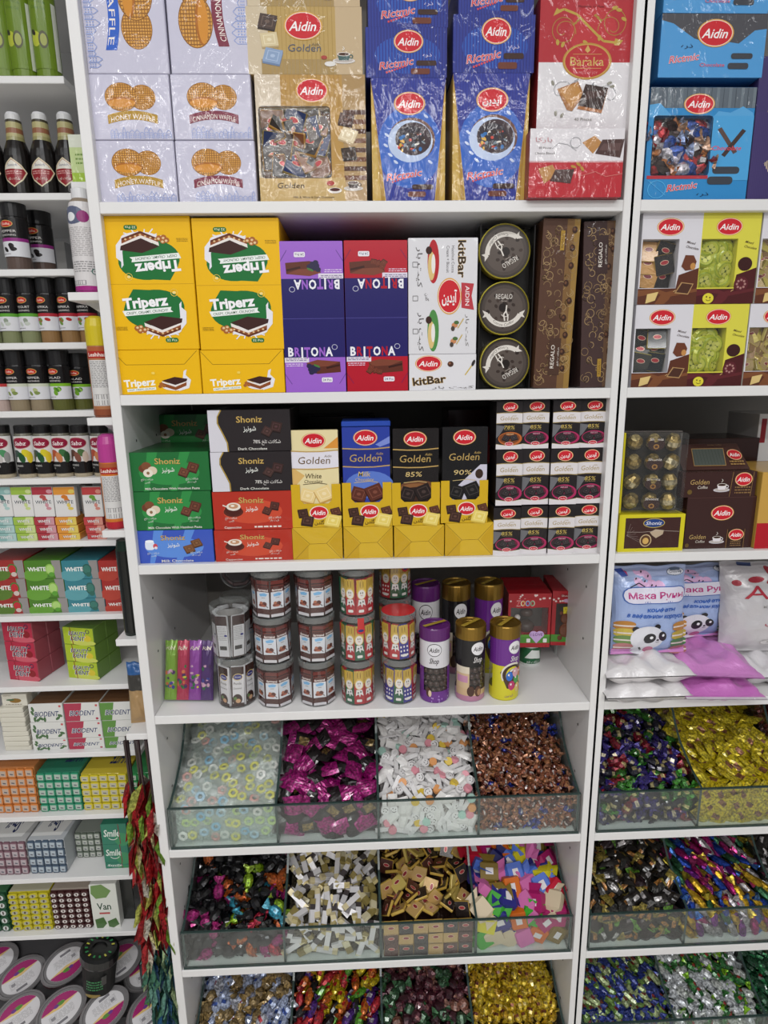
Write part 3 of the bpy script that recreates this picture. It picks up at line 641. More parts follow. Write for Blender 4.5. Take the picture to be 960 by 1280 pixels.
def britona(main, fruit):
    c = Cv(280, 720); N = '#252063'
    half = Cv(280, 360); h = half
    h.rect(0, 0, 280, 360, N); h.rect(0, 188, 280, 360, main); h.rect(0, 188, 112, 212, '#ddd6e4'); h.dashes(6, 193, 104, 208, 2, '#5a4a7a', .4); h.dashes(6, 218, 86, 236, 2, '#e2d2ea', .4)
    for q, x_, w_, m_ in (('B', 30, 25, 0), ('R', 60, 26, 1), ('I', 82, 8, 0), ('T', 105, 28, 1), ('O', 139, 34, 0), ('N', 174, 27, 1), ('A', 206, 34, 0)): h.text(q, x_, 160 + (5 if q in 'IT' else 0), 42 + (10 if q in 'IT' else 0), main if m_ else '#ecebf2', w=w_, bold=.07)
    h.ring(232, 138, 12, 12, 2.5, '#c8c8dc')
    h.poly([(100, 215), (150, 200), (255, 210), (258, 262), (150, 270), (110, 258)], '#5f2f22'); h.poly([(100, 215), (150, 200), (255, 210), (200, 232), (120, 236)], '#7c4230'); h.poly([(190, 236), (254, 222), (254, 232), (192, 246)], '#3a1a14')
    if fruit == 'berry':
        for x, y in ((118, 248), (136, 256), (112, 230), (130, 236), (150, 244), (122, 262)): h.ell(x, y, 13, 12, '#2b2748', 10)
        for x, y in ((142, 228), (152, 232)): h.ell(x, y, 11, 5, '#4a7a3a', 8, 30)
    else:
        for x, y, t in ((112, 240, 20), (130, 256, -20), (150, 262, 10), (105, 258, 40)): square(h, x, y, 26, t, '#6a3324', '#854634', '#3a1a12')
    h.rr(168, 288, 218, 312, 6, '#e6e2ea'); h.text('24 Pcs', 193, 300, 11, '#4a4a6a', w=40, bold=.015); h.line([(0, 270), (30, 320)], 1.5, N) ; h.line([(280, 270), (250, 320)], 1.5, N)
    c.sub(half, 140, 180, 280, 358, 180); c.sub(half, 140, 540, 280, 358); c.rect(0, 358.5, 280, 362, '#4a4590'); return c
for lab, x0, x1, x2, x3, yt, m, fr in (('purple and navy', 358, 433, 352, 428, 301, '#9a62c8', 'berry'), ('red and navy', 434.5, 510, 430, 508, 300, '#b3182c', 'choc')):
    X0, X1, Z0, Z1 = px_box(x0, x1, 493, yt, .012, z2)
    carton('cake_carton', 'tall %s cake bar carton with mirrored logo panels' % lab, 'carton', X0, X1, Z0, Z1, .012, .19, m, britona(m, fr), 'gloss')
# white hazelnut bar boxes
c = Cv(310, 530); c.rect(1, 1, 309, 529, '#d9d8dc')
c.text('kitBar', 240, 95, 34, '#c09a4c', w=170, rot=90, bold=.07); c.text('kitBar', 240, 95, 34, '#2e2420', w=166, rot=90, bold=.03)
c.text('Hazelnut Cocoa', 200, 95, 13, '#3a3434', w=120, rot=90); c.text('Cream + Biscuit', 177, 95, 13, '#3a3434', w=120, rot=90)
for y, cc in ((105, '#b3262e'), (420, '#4c8a46')):
    c.ell(112, y, 26, 98, cc, 24); c.ell(104, y + 20, 16, 64, '#d8bc7c', 20); c.ell(92, y - 50, 14, 18, '#3a201a', 12); c.ell(112, y + 10, 9, 44, '#e8e4e0', 16)
logo(c, 185, 262, 50, 76, True); c.poly([(238, 200), (295, 205), (285, 260), (297, 325), (240, 315)], '#b83a44'); c.text('AIDIN', 266, 260, 18, '#f0e4e4', w=90, rot=90, bold=.02)
c.text(AR_KIT, 52, 130, 22, '#5a5656', w=180, rot=90); c.text(AR_KIT, 58, 425, 22, '#5a5656', w=180, rot=90); c.text(AR_GOLDEN, 84, 265, 14, '#5a5656', w=34, rot=90); c.text(AR_KIT, 268, 420, 14, '#77736f', w=150, rot=90)
for y in (118, 270, 422): c.line([(20, y - 11), (42, y - 11), (42, y + 11), (20, y + 11), (20, y - 11)], 2, '#4a4646')
for x, y in ((210, 395), (205, 470)): c.ell(x, y, 14, 12, '#c8875a', 12); c.ell(x + 8, y - 12, 12, 9, '#4a6a3a', 10); c.line([(x + 14, y + 14), (x + 40, y - 30)], 4, '#c8a83c'); c.ell(x - 8, y + 16, 9, 12, '#4a4038', 10)
X0, X1, Z0, Z1 = px_box(511.5, 594.5, 492, 442.5, .012, z2)
A = px_box(511.5, 595, 441.5, 297, .012, Z1)
carton('bar_carton', 'tall white hazelnut bar carton with sideways lettering on the second shelf', 'carton', A[0] - .001, A[1], A[2], A[3], .012, .19, '#d9d8dc', c, 'film')
c = Cv(305, 188); c.rect(1, 1, 304, 187, '#dddce0'); logo(c, 88, 48, 56, 38); c.text('kitBar', 92, 134, 40, '#c09a4c', w=156, bold=.08, rot=-6); c.text('kitBar', 92, 134, 40, '#2e2420', w=150, bold=.03, rot=-6)
c.ell(188, 52, 14, 15, '#4a2c20', 14); c.ell(184, 48, 6, 6, '#8a5a40', 8); c.line([(255, 110), (292, 50)], 5, '#cdb13c'); c.ell(292, 48, 7, 18, '#2f2a28', 10, 20); c.text(AR_KIT, 200, 172, 13, '#77736f', w=190)
carton('bar_carton', 'short white hazelnut bar carton under the tall white one', 'carton', X0, X1, Z0, Z1, .012, .19, '#d9d8dc', c, 'film')
# round tins in a black tray
X0, X1, Z0, Z1 = px_box(597, 663, 488, 280, .03, z2)
g = G(); w, h = X1 - X0, Z1 - Z0; g.box(-w / 2, w / 2, .028, .05, 0, h, H('#171412'), .002)
for s in (-1, 1): g.box(s * (w / 2 - .0012) - .001, s * (w / 2 - .0012) + .001, .004, .028, 0, h, H('#171412'))
tray = tag(obj('tin_tray', g.mesh('tin_tray', 'film'), None, ((X0 + X1) / 2, .03, Z0)), 'black wrapped tray standing upright behind three round coffee tins', 'tray')
def lid_print():
    c = Cv(300, 300); r = random.Random(8)
    c.ell(150, 150, 140, 140, '#4e4540', 36); c.ell(150, 150, 120, 120, '#5a504a', 36)
    for k in range(22):
        a, q = uni_r(r, 0, 6.28), uni_r(r, 20, 110); c.ell(150 + q * math.cos(a), 150 + q * math.sin(a), 13, 10, r.choice(['#3a2f2a', '#443832', '#2f2622']), 10, uni_r(r, 0, 180))
    c.text('REGALO', 150, 78, 30, '#e2dcd4', w=104, bold=.0); c.ell(142, 145, 24, 26, '#241d1a'); c.text('Cocoa', 150, 104, 9, '#cfc6bc')
    c.line([(168, 130), (165, 165), (150, 185), (158, 225)], 8, '#e2dcd4'); c.line([(165, 165), (178, 200), (176, 225)], 7, '#e2dcd4'); c.ring(160, 185, 22, 14, 4, '#e2dcd4', 0, 180, 10)
    P = [(150 + 100 * math.cos(R(a)), 140 + 92 * math.sin(R(a))) for a in range(25, 156, 10)]; Q = [(150 + 128 * math.cos(R(a)), 140 + 122 * math.sin(R(a))) for a in range(155, 24, -10)]
    c.poly(P + Q, '#ddd7cf'); c.text('Cocoa Coffee', 150, 248, 17, '#4a423c', w=130, arc=-26, shear=.2); c.poly([(250, 175), (285, 160), (272, 185), (284, 205), (248, 195)], '#ddd7cf'); c.poly([(50, 175), (15, 160), (28, 185), (16, 205), (52, 195)], '#ddd7cf'); return c
lp = lid_print(); lm_ = lp.geo(lambda u, v, l: (u - .5, -l, v - .5)).mesh('lid_print', 'gloss')
tin = G(); tin.lathe([(0, 0, H('#2a2420')), (.93, 0, H('#b8a83c')), (.98, .02, H('#c9bc4a')), (1., .06, H('#8a7a20')), (1., .2, H('#c9bc4a')), (.965, .22, H('#a89830')), (.95, .2, H('#3a332e')), (0, .195, H('#3a332e'))], 40)
tin_m = tin.mesh('coffee_tin', 'gloss', weld=True)
for k, (px, py, rot, lab) in enumerate([(631, 454.5, 150, 'lowest'), (630, 385.5, 0, 'middle'), (631, 314, 150, 'topmost')]):
    p = at(px, py, .03); r = .0405
    t = tag(obj('coffee_tin', tin_m, None, (p[0], .0565, p[2]), (R(90), 0, 0), (r, r, .125)), 'round gold-rimmed coffee tin with grey lid, %s of the three in a black tray' % lab, 'tin', 'round coffee tins in the black tray')
    obj('lid_print', lm_, t, (0, 0, .2), (R(-90), 0, R(-rot)), (1.86, .2, 1.86))
# tall brown boxes
def regalo(left):
    c = Cv(230, 980); r = random.Random(4 if left else 9)
    c.rect(0, 0, 230, 980, '#54382a' if left else '#43302e'); c.rect(150, 0, 230, 980, '#7a5a34' if left else '#5f4532'); c.rect(195, 0, 230, 980, '#94743a' if left else '#705434')
    for k in range(90):
        x, y, q = uni_r(r, 20, 210), uni_r(r, 40, 960), uni_r(r, 12, 26); c.ring(x, y, q, q, 3.4, '#a88c62' if k % 2 else '#8f7450', uni_r(r, 0, 360), uni_r(r, 380, 620), 12)
    for k in range(9): x = uni_r(r, 165, 205); y = 60 + k * 100; c.ell(x, y, 17, 20, '#3a2218', 12); c.ell(x - 3, y - 3, 8, 9, '#6a4630', 8)
    y = 790 if left else 190
    c.rect(85, y - 110, 160, y + 110, '#4a3226' if left else '#3c2a28'); c.text('REGALO', 110, y, 24, '#e8e0d6', w=140, rot=-90, bold=.005); c.text(AR_DARK, 145, y, 10, '#e8e0d6', w=110, rot=-90)
    y = 120 if left else 860
    c.rect(112, y - 55, 138, y + 55, '#a88432'); c.text('REGALO', 125, y, 12, '#4a3220', w=80, rot=-90); return c
def lean_box(label, xb0, xb1, xt0, xt1, yb, yt, Y, cv, col):
    a, b = at(xb0, yb, Y), at(xb1, yb, Y); t0, t1 = at(xt0, yt, Y), at(xt1, yt, Y); w = (b[0] - a[0] + t1[0] - t0[0]) / 2; dx = (t0[0] + t1[0] - a[0] - b[0]) / 2; h = t0[2] - z2; ang = math.degrees(math.atan2(dx, h))
    lift = abs(w / 2 * math.sin(R(ang)))
    X = (a[0] + b[0]) / 2
    return carton('gift_box', label, 'box', X - w / 2, X + w / 2, z2 + lift, z2 + lift + math.hypot(h, dx) - lift, Y, .07, col, cv, 'film', ry=ang)
lean_box('tall brown coffee chocolate box leaning beside the round tins', 663.5, 713, 683, 723, 487, 273, .02, regalo(True), '#54382a')
lean_box('tall dark brown coffee chocolate box against the right side panel', 727, 764.5, 728, 777, 487, 276, .025, regalo(False), '#43302e')
c = Cv(100, 600); c.rect(0, 0, 100, 600, '#211b1a'); c.text('REGALO', 30, 90, 22, '#cfc8c0', w=120, rot=-90); c.ell(70, 220, 50, 70, '#3a3230'); c.ell(70, 380, 50, 70, '#3a3230'); c.ell(70, 520, 50, 70, '#3a3230')
X0, X1, Z0, Z1 = px_box(664, 700, 487, 287, .095, z2); carton('tin_tray', 'black wrapped tin pack standing behind the leaning brown box', 'tray', X0, X1, z2, Z1, .095, .05, '#1d1817', c, 'film')
c = Cv(60, 600); c.rect(0, 0, 60, 600, '#262020'); c.rect(10, 455, 55, 520, '#b8b6b4'); c.dashes(14, 460, 52, 515, 12, '#2a2626', .5); c.rect(10, 420, 55, 450, '#8a8886')
X0, X1, Z0, Z1 = px_box(712, 738, 487, 300, .095, z2); carton('tin_tray', 'black wrapped tin pack with barcode label between the two brown boxes', 'tray', X0, X1, z2, Z1, .095, .05, '#1d1817', c, 'film')

# mixed chocolate boxes on the right unit
def mixed(bg, ch, wv, icon):
    c = Cv(375, 570)
    c.rect(0, 0, 375, 160, bg); c.rect(238, 160, 375, 400, bg); c.rect(0, 160, 8, 470, bg)
    c.poly([(0, 470), (110, 470), (238, 468), (250, 385), (375, 340), (375, 570), (0, 570)], ch); c.poly([(0, 480), (120, 472), (200, 500), (375, 470), (375, 490), (210, 520), (110, 500), (0, 520)], wv); c.line([(130, 570), (180, 520), (240, 480)], 5, '#c8a070'); c.poly([(110, 570), (150, 500), (230, 480), (200, 540), (170, 570)], wv)
    logo(c, 175, 85, 78, 50); c.text('Mixed', 312, 183, 15, '#3c241c', w=52, shear=.25, rot=12, bold=.01); c.text('Chocolate', 322, 214, 15, '#3c241c', w=82, shear=.25, rot=12, bold=.01)
    if icon == 'w':
        c.poly([(262, 330), (282, 260), (335, 262), (356, 300), (345, 350), (290, 358)], '#6a3a26'); c.ell(335, 330, 17, 22, '#c08a4c', 12); c.poly([(60, 505), (130, 490), (112, 545), (52, 565)], '#d9bd7c')
        c.poly([(270, 430), (350, 440), (320, 510), (232, 500)], '#b08a5c'); c.poly([(276, 436), (342, 445), (316, 503), (242, 494)], '#4a2c20')
    else:
        c.ell(298, 318, 46, 44, '#3a1a18', 20); c.ell(285, 445, 46, 48, '#5a2028', 20)
        for k in range(8): c.ell(285 + 26 * math.cos(k * .785), 445 + 26 * math.sin(k * .785), 8, 8, '#a87a74', 8)
        c.ell(80, 535, 36, 34, '#dcd03c', 18); c.ell(70, 525, 5, 6, '#5a4a1a', 8); c.ell(92, 530, 5, 6, '#5a4a1a', 8); c.ring(82, 538, 15, 12, 4, '#5a4a1a', 20, 160, 8)
        c.rect(0, 466, 240, 474, bg)
    return c
mw, my = mixed('#d6d4da', '#5a3020', '#7a4a2c', 'w'), mixed('#d6cf4a', '#4a1a1c', '#5f2428', 'y')
tA = [tile_mesh('#b98a4c', '#c8a04c', '#7a3038', .030), tile_mesh('#2b2624', '#b09040', '#a83038', .030)]
tB = [tile_mesh('#2b2b28', '#a89a40', '#a83038', .030), tile_mesh('#26282a', '#c0ac50', '#a83038', .030)]
def coin(col, dark):
    g = G(); g.lathe([(0, -.004, H(col)), (.013, -.004, H(dark)), (.0165, 0, H(col)), (.0135, .005, H(dark)), (.0115, .006, H(col)), (0, .0062, H(col))], 18)
    for q in range(5): g.face([(.006 * math.cos(6.283 * k / 8) * (.6 if q else 1.2) + (0 if not q else .005 * math.cos(q * 1.6)), .006 * math.sin(6.283 * k / 8) * (.6 if q else 1.2) + (0 if not q else .005 * math.sin(q * 1.6)), .0064 + .0001 * q) for k in range(8)], H('#5a6a24' if not q else '#c8c860'))
    return g.mesh('foil_coin', 'smooth_wrap', weld=True)
cn = [coin('#a8b02c', '#8a9a20'), coin('#b8bc3c', '#92a028')]
tC = [tile_mesh('#a8905c', '#c8b060', '#8a4038', .022), tile_mesh('#8a6a44', '#c8b868', '#7a3038', .022), tile_mesh('#b8a850', '#8a7a34', '#7a3038', .022)]
rows = [(266, 379, [(796, 868, 800.5, 879), (868.5, 942, 879, 953), (942.5, 1015, 953.5, 1030)], 'upper'), (381, 488.3, [(787.5, 856, 793, 868), (856.5, 926, 868, 939), (926.5, 996, 939, 1010)], 'lower')]
zz = z2
for yt, yb, cols, rl in reversed(rows):
    zn = None
    for k, (a, b, ta, tb_) in enumerate(cols):
        X0, X1, Z0, Z1 = px_box(a, b, yb, yt, .012, zz); zn = zn or Z1
        wide = at(tb_, yt, .012)[0] - at(ta, yt, .012)[0]; X1 = X0 + (X1 - X0 + wide) / 2 - .0008
        cv_, nm = ((mw, 'white mixed chocolate box with foil squares'), (my, 'yellow mixed chocolate box with green coins'), (mw, 'white mixed chocolate box of small cubes at the picture edge'))[k]
        fl = ((lambda i: ((tA if rl == 'upper' else tB)[i % 2], 'chocolate_square')), (lambda i: (cn[i % 2], 'foil_coin')), (lambda i: (tC[i % 3], 'chocolate_square')))[k]
        window_box('mixed_chocolate_box', nm + ', %s row' % rl, 'box', X0, X1, zz, zn, .012, .09, ('#d6d4da', '#d6cf4a', '#d6d4da')[k], cv_, (8, 160, 238, 466), fl, '#1d1a16', 'film', .025, (6, 16, 30)[k], tl=(16, 30, 35)[k], mg=(.016, .013, .009)[k])
    zz = zn + .0006

# ------------------------------------------------------------------ third shelf
z3 = ST[3]
def shoniz(kind):
    c = Cv(400, 190); bg, hi = {'green': ('#1f6a34', '#2f8a44'), 'blue': ('#3a56b8', '#5a8ad8'), 'red': ('#b03020', '#c84a30'), 'dark': ('#262022', '#352c2e')}[kind]
    c.rect(1, 1, 399, 189, bg)
    for k in range(5): c.poly([(20 + 80 * k, 0), (70 + 80 * k, 0), (20 + 70 * k, 190), (0 + 66 * k, 190)], hi) if kind in ('blue', 'green') and k % 2 else None
    if kind != 'dark':
        c.ell(200, 100, 150, 60, hi); 
    if kind == 'dark':
        c.poly([(0, 0), (62, 0), (44, 30), (42, 60), (66, 110), (84, 150), (86, 190), (0, 190)], '#d2d0d8'); c.line([(66, 0), (47, 30), (46, 60), (70, 110), (88, 150), (90, 190)], 5, '#b09340')
    x0 = 195 if kind != 'dark' else 200
    c.text('Shoniz', x0, 44, 28, '#4a3812', w=128, bold=.05); c.text('Shoniz', x0, 43, 28, '#c2a25a', w=126, bold=.025)
    c.text(AR_SHONIZ, x0, 84, 22, '#e4e6e0', w=62, bold=.02)
    if kind == 'green':
        for x, y, q in ((75, 78, '#6a3a26'), (90, 66, '#7c4a30'), (118, 88, '#d8c8b0'), (96, 100, '#e4dccc')): c.ell(x, y, 24, 20, q, 16)
        c.ell(96, 100, 8, 8, '#8a6a48', 8)
        square(c, 318, 74, 52, 20, '#5a3024', '#7a4a34', '#3a1a14'); square(c, 272, 98, 46, 25, '#62382a', '#82503a', '#3a1a14'); t = 'Milk Chocolate With Hazelnut Paste'
    elif kind == 'blue':
        c.rr(50, 58, 98, 112, 16, '#dfe4f0'); c.ell(74, 62, 22, 8, '#f0f2f8'); c.ell(102, 90, 12, 14, '#c84a58'); c.ell(104, 100, 8, 8, '#e8dce0')
        square(c, 315, 76, 50, -20, '#6a4428', '#8a6240', '#3a2214'); square(c, 275, 108, 50, -20, '#70482c', '#8a6240', '#3a2214'); t = 'Milk Chocolate'
    elif kind == 'red':
        c.ell(102, 100, 50, 26, '#5a2418'); c.ell(102, 90, 42, 30, '#4a1c14'); c.ell(104, 74, 36, 20, '#e6dcd0'); c.ell(104, 72, 24, 12, '#c0906a'); c.ell(100, 70, 10, 5, '#eee6da'); c.line([(50, 66), (80, 78)], 6, '#e0d6cc')
        square(c, 312, 72, 44, 12, '#4a2620', '#663a30', '#2a100c'); square(c, 272, 96, 40, 25, '#542c24', '#6c4034', '#2a100c'); t = 'Cappuccino'
    else:
        square(c, 330, 78, 52, 15, '#3a2420', '#54383a', '#1a0e0c'); square(c, 285, 98, 46, 30, '#402a26', '#5a403c', '#1a0e0c'); t = 'Dark Chocolate'; c.text('78% ' + AR_DARK, 282, 145, 16, '#e0dcd8', w=134, bold=.01)
    if kind != 'dark':
        c.text(AR_DARK, 88, 130, 9, '#dfe4dc', w=60); c.text(AR_DARK, 310, 130, 10, '#dfe4dc', w=62); c.text(AR_GOLDEN, 90, 145, 8, '#dfe4dc', w=26); c.text(AR_KIT, 308, 145, 9, '#dfe4dc', w=46)
    c.text(t, 210 if kind != 'red' else 95, 177, 11 if kind != 'blue' else 15, '#e6e4dc', w={'green': 270, 'blue': 165, 'red': 86, 'dark': 142}[kind], bold=.015)
    if kind == 'red': c.dashes(205, 172, 345, 182, 1, '#e6d8d0', .8)
    return c
SH = {k: shoniz(k) for k in ('green', 'blue', 'red', 'dark')}
BC = {'green': '#1a5a2c', 'blue': '#3450a8', 'red': '#a02a1c', 'dark': '#221c1e'}
def stack(items, x_of, Y=.012):
    zz = z3
    for kind, x0, x1, yb, yt, lab in items:
        X0, X1, Z0, Z1 = px_box(x0, x1, yb, yt, Y, zz); carton('chocolate_carton', lab, 'carton', X0, X1, zz, Z1, Y, .15, BC[kind], SH[kind], 'film', rz=uni(-.6, .6)); zz = Z1 + .0004
    return zz
stack([('blue', 172, 269, 708, 662.5, 'blue milk chocolate carton at the bottom of the green stack'), ('green', 167.5, 266.5, 661.5, 614, 'green hazelnut chocolate carton resting on the blue one'), ('green', 163, 264, 613, 565, 'green hazelnut chocolate carton topmost in the front stack')], 0)
stack([('red', 270.5, 367, 707, 662, 'red cappuccino chocolate carton standing on the shelf'), ('red', 268, 366.5, 661, 614, 'red cappuccino chocolate carton second from the shelf'), ('dark', 266, 366, 613, 564.5, 'black dark chocolate carton directly on the red cartons'), ('dark', 262.5, 364.5, 563.5, 512, 'black dark chocolate carton topmost on its stack')], 0)
Yb = .125; zz = z3
for k, (yt, lab) in enumerate([(None, 'green hazelnut carton standing behind the green stack, lowest of the rear pile'), (None, 0), (None, 0), (518, 'green hazelnut carton set back in shadow above the front green stack')]):
    if k in (1, 2): continue
X0, X1, Z0, Z1 = px_box(184, 285, 562, 518, .175, None)
carton('chocolate_carton', 'green hazelnut carton set back in shadow above the front green stack', 'carton', X0, X1, at(230, 565, .175)[2], Z1, .175, .15, BC['green'], SH['green'], 'film')
carton('chocolate_carton', 'plain dark green rear carton carrying the shaded hazelnut carton', 'carton', X0, X1, z3, at(230, 565, .175)[2] - .0004, .175, .15, BC['green'])

# golden bars in yellow counter trays
def bar_print(kind):
    c = Cv(215, 430); bg, tx = {'w': ('#e2d4a4', '#4a3a22'), 'm': ('#2c3f9c', '#cdb478'), '85': ('#1e1a1a', '#cdb478'), '90': ('#191819', '#c9b27c')}[kind]
    c.rect(0, 0, 215, 430, bg)
    if kind == 'w': c.poly([(150, 80), (215, 30), (215, 80)], '#d8923c'); c.poly([(0, 160), (0, 260), (60, 200)], '#d8b06a')
    if kind == 'm': c.ell(120, 250, 110, 60, '#5a78c8'); c.poly([(150, 75), (215, 40), (215, 70), (170, 85)], '#7a8ad0')
    if kind == '85': c.ell(120, 290, 115, 60, '#6a4228'); c.ell(110, 280, 95, 36, '#8a5c36'); c.ell(110, 300, 90, 40, '#3a221a')
    if kind == '90': c.poly([(0, 330), (215, 140), (215, 310), (90, 330)], '#c9c6d6'); c.ell(178, 210, 19, 22, '#3a2a22')
    band = {'w': '#dedbe4', 'm': '#252f7c', '85': '#171414', '90': '#191819'}[kind]
    c.rect(0, 92, 215, 168, band)
    if kind != '90':
        for y in (90, 168): c.line([(0, y), (70, y + 4), (140, y + 4), (215, y - 2)], 5, '#b8985a')
    logo(c, 105, 45, 50, 31); c.text('Golden', 105, 132, 32, '#b89a5c' if kind != 'w' else '#6a5230', w=146, shear=.12, bold=.0); c.text('Aidin', 168, 114, 11, '#b89a5c' if kind != 'w' else '#6a5230', shear=.2)
    t = {'w': 'White', 'm': 'Milk', '85': '85%', '90': '90%'}[kind]
    c.text(t, 98, 202, 22, tx, w={'w': 76, 'm': 56, '85': 78, '90': 86}[kind], shear=.15, bold=.01)
    if kind in 'wm': c.text('Chocolate', 98, 226, 14, tx, w=84, shear=.2)
    c.line([(50, 240), (120, 234), (160, 240)], 2.5, tx)
    q = {'w': ('#e8cf92', '#f0dcae', '#c49a50'), 'm': ('#5a2c20', '#7a4636', '#341410'), '85': ('#241a18', '#453632', '#100a08'), '90': ('#1c1a1a', '#3c3836', '#0c0a0a')}[kind]
    square(c, 70, 290, 70, 18, *q); square(c, 145, 282, 76, -24, *q); return c
def tray_print():
    c = Cv(215, 200); logo(c, 118, 132, 38, 29, False, '#f0e6d8'); square(c, 48, 132, 44, -8, '#3a221a', '#5a3c30', '#1e100c'); square(c, 66, 168, 52, 10, '#3f261e', '#5e4034', '#1e100c'); square(c, 192, 128, 42, -16, '#54301f', '#744a34', '#2c1810'); square(c, 178, 170, 66, 14, '#e6cf6c', '#efdf94', '#c8a83c'); c.text(AR_GOLDEN, 118, 178, 17, '#3a2c14', w=42, bold=.01); return c
tpm = tray_print()
GY = '#cfa81e'
zz0 = {}
for k, (kind, b0, b1, c0, c1, yb, ym, yt, lab) in enumerate([('w', 367, 429, 366, 427, 708.5, 659, 538, 'white chocolate'), ('m', 430.5, 491.5, 429, 490, 708, 658, 534, 'blue milk chocolate'), ('85', 493, 555, 490.5, 549.5, 706.5, 656.5, 536, 'dark chocolate with brown swirl'), ('90', 556, 616, 551, 609, 704, 653.5, 534, 'black chocolate with white stripe')]):
    X0, X1, Z0, Z1 = px_box(b0, b1, yb, ym, .012, z3)
    cc = Cv(220, 175); w_ = '#d0ab2a'; cc.rect(1, 1, 219, 174, w_); cc.poly([(1, 4), (70, 92), (68, 174), (1, 174)], '#c49c1c'); cc.poly([(219, 4), (160, 88), (219, 174)], '#c49c1c')
    cc.line([(2, 3), (76, 90), (150, 88), (218, 3)], 2, '#8a6c10'); cc.line([(76, 90), (10, 172)], 2, '#8a6c10'); cc.line([(150, 88), (214, 172)], 2, '#8a6c10')
    carton('base_carton', 'plain yellow folded carton beneath the %s bars' % lab, 'carton', X0, X1, Z0, Z1, .012, .12, GY, cc, 'film')
    A = px_box(c0, c1, ym, yt, .012, Z1); w, h, zb = A[1] - A[0], A[3] - A[2], Z1 + .0004; th = h * 193 / 430
    t = obj('bar_tray', None, None, ((A[0] + A[1]) / 2, .012, zb)); tag(t, 'yellow counter tray with notched front holding %s bars' % lab, 'tray')
    g = G(); e = w / 2; y0, y1, nb, ne = 0, .0014, th * .55, w * .32
    P = [(-e, 0), (e, 0), (e, th), (ne, th), (ne, nb + .006), (ne - .006, nb), (-ne + .006, nb), (-ne, nb + .006), (-ne, th), (-e, th)]
    g.face([(x, 0, q) for x, q in P], H(GY)); g.face([(x, y1, q) for x, q in P[::-1]], H(GY))
    for a, b in zip(P, P[1:] + P[:1]): g.face([(a[0], 0, a[1]), (b[0], 0, b[1]), (b[0], y1, b[1]), (a[0], y1, a[1])], H(GY))
    obj('tray_front', g.mesh('tray_front', 'gloss'), t); obj('front_print', tpm.flat('gloss'), t, scale=(w * .998, 1, th))
    for s in (-1, 1): g = G(); g.box(s * (e - .0007) - .0007, s * (e - .0007) + .0007, y1, .11, 0, th * .9, H(GY)); obj('tray_side', g.mesh('tray_side', 'gloss'), t)
    g = G(); g.box(-e, e, y1, .11, 0, .0012, H(GY)); obj('tray_bottom', g.mesh('tray_bottom', 'gloss'), t)
    bp = bar_print(kind); bc = {'w': '#cfc094', 'm': '#26367e', '85': '#1a1616', '90': '#151415'}[kind]
    for j in range(3):
        carton('chocolate_bar', '%s bar, %s in its yellow tray' % (lab, ('front one', 'second', 'rearmost')[j]), 'chocolate bar', A[0] + .002, A[1] - .002, zb + .0016, zb + h - (.0 if j == 0 else .003), .0145 + j * .0125, .0115, bc, bp if j == 0 else None, 'gloss')
    if kind == 'm':
        carton('chocolate_bar', 'milk chocolate bar lying flat across the top of the blue bars', 'chocolate bar', A[0] + .0015, A[1] - .0005, zb + h + .0004, zb + h + .009, .015, .07, '#2a4aa8', None, 'gloss')
# small dark packs in three rows
def small_pack(kind):
    c = Cv(175, 365); c.rect(1, 1, 174, 364, '#211c1e'); c.rect(1, 92, 174, 166, '#d9d4d6')
    for y in (90, 167): c.line([(0, y + 3), (60, y - 2), (115, y - 2), (175, y + 3)], 4.5, '#a8925c')
    logo(c, 92, 45, 46, 32, True); c.text('Golden', 85, 130, 30, '#a8925c', w=118, shear=.12); c.text('Aidin', 120, 112, 9, '#a8925c', shear=.2)
    v1, v2 = ('#a82a5a', '#6a1a38') if kind == 85 else ('#b8632c', '#7a4220')
    c.poly([(1, 180), (60, 190), (20, 260), (1, 280)], '#6a6a6e'); c.ell(95, 285, 80, 52, v1, 24); c.ell(90, 282, 70, 42, '#33262a' if kind == 85 else v2, 24); c.ell(112, 276, 48, 22, v2, 20)
    square(c, 68, 280, 48, 25, '#2a2426', '#4a4244', '#141012'); square(c, 120, 276, 46, -18, '#2f292b', '#4e4648', '#141012')
    c.text('%d%%' % kind, 88, 198, 26, '#c2aa5c', w=72, shear=.15, bold=.01); c.dashes(55, 215, 125, 222, 1, '#8a7c50', .6); c.dashes(70, 245, 118, 258, 2, '#e09ab0' if kind == 85 else '#e0b88a', .5)
    c.poly([(0, 325), (60, 335), (120, 335), (175, 325), (175, 365), (0, 365)], '#dad5d8'); c.line([(0, 325), (60, 335), (120, 335), (175, 325)], 3, '#a8925c'); c.ell(88, 325, 28, 16, '#e8d0cc', 18); c.ell(88, 325, 25, 13, '#c02838', 18); c.text('Aidin', 88, 326, 8, '#f0e0e0', w=34, shear=.2); return c
sp85, sp78 = small_pack(85), small_pack(78)
zz = z3
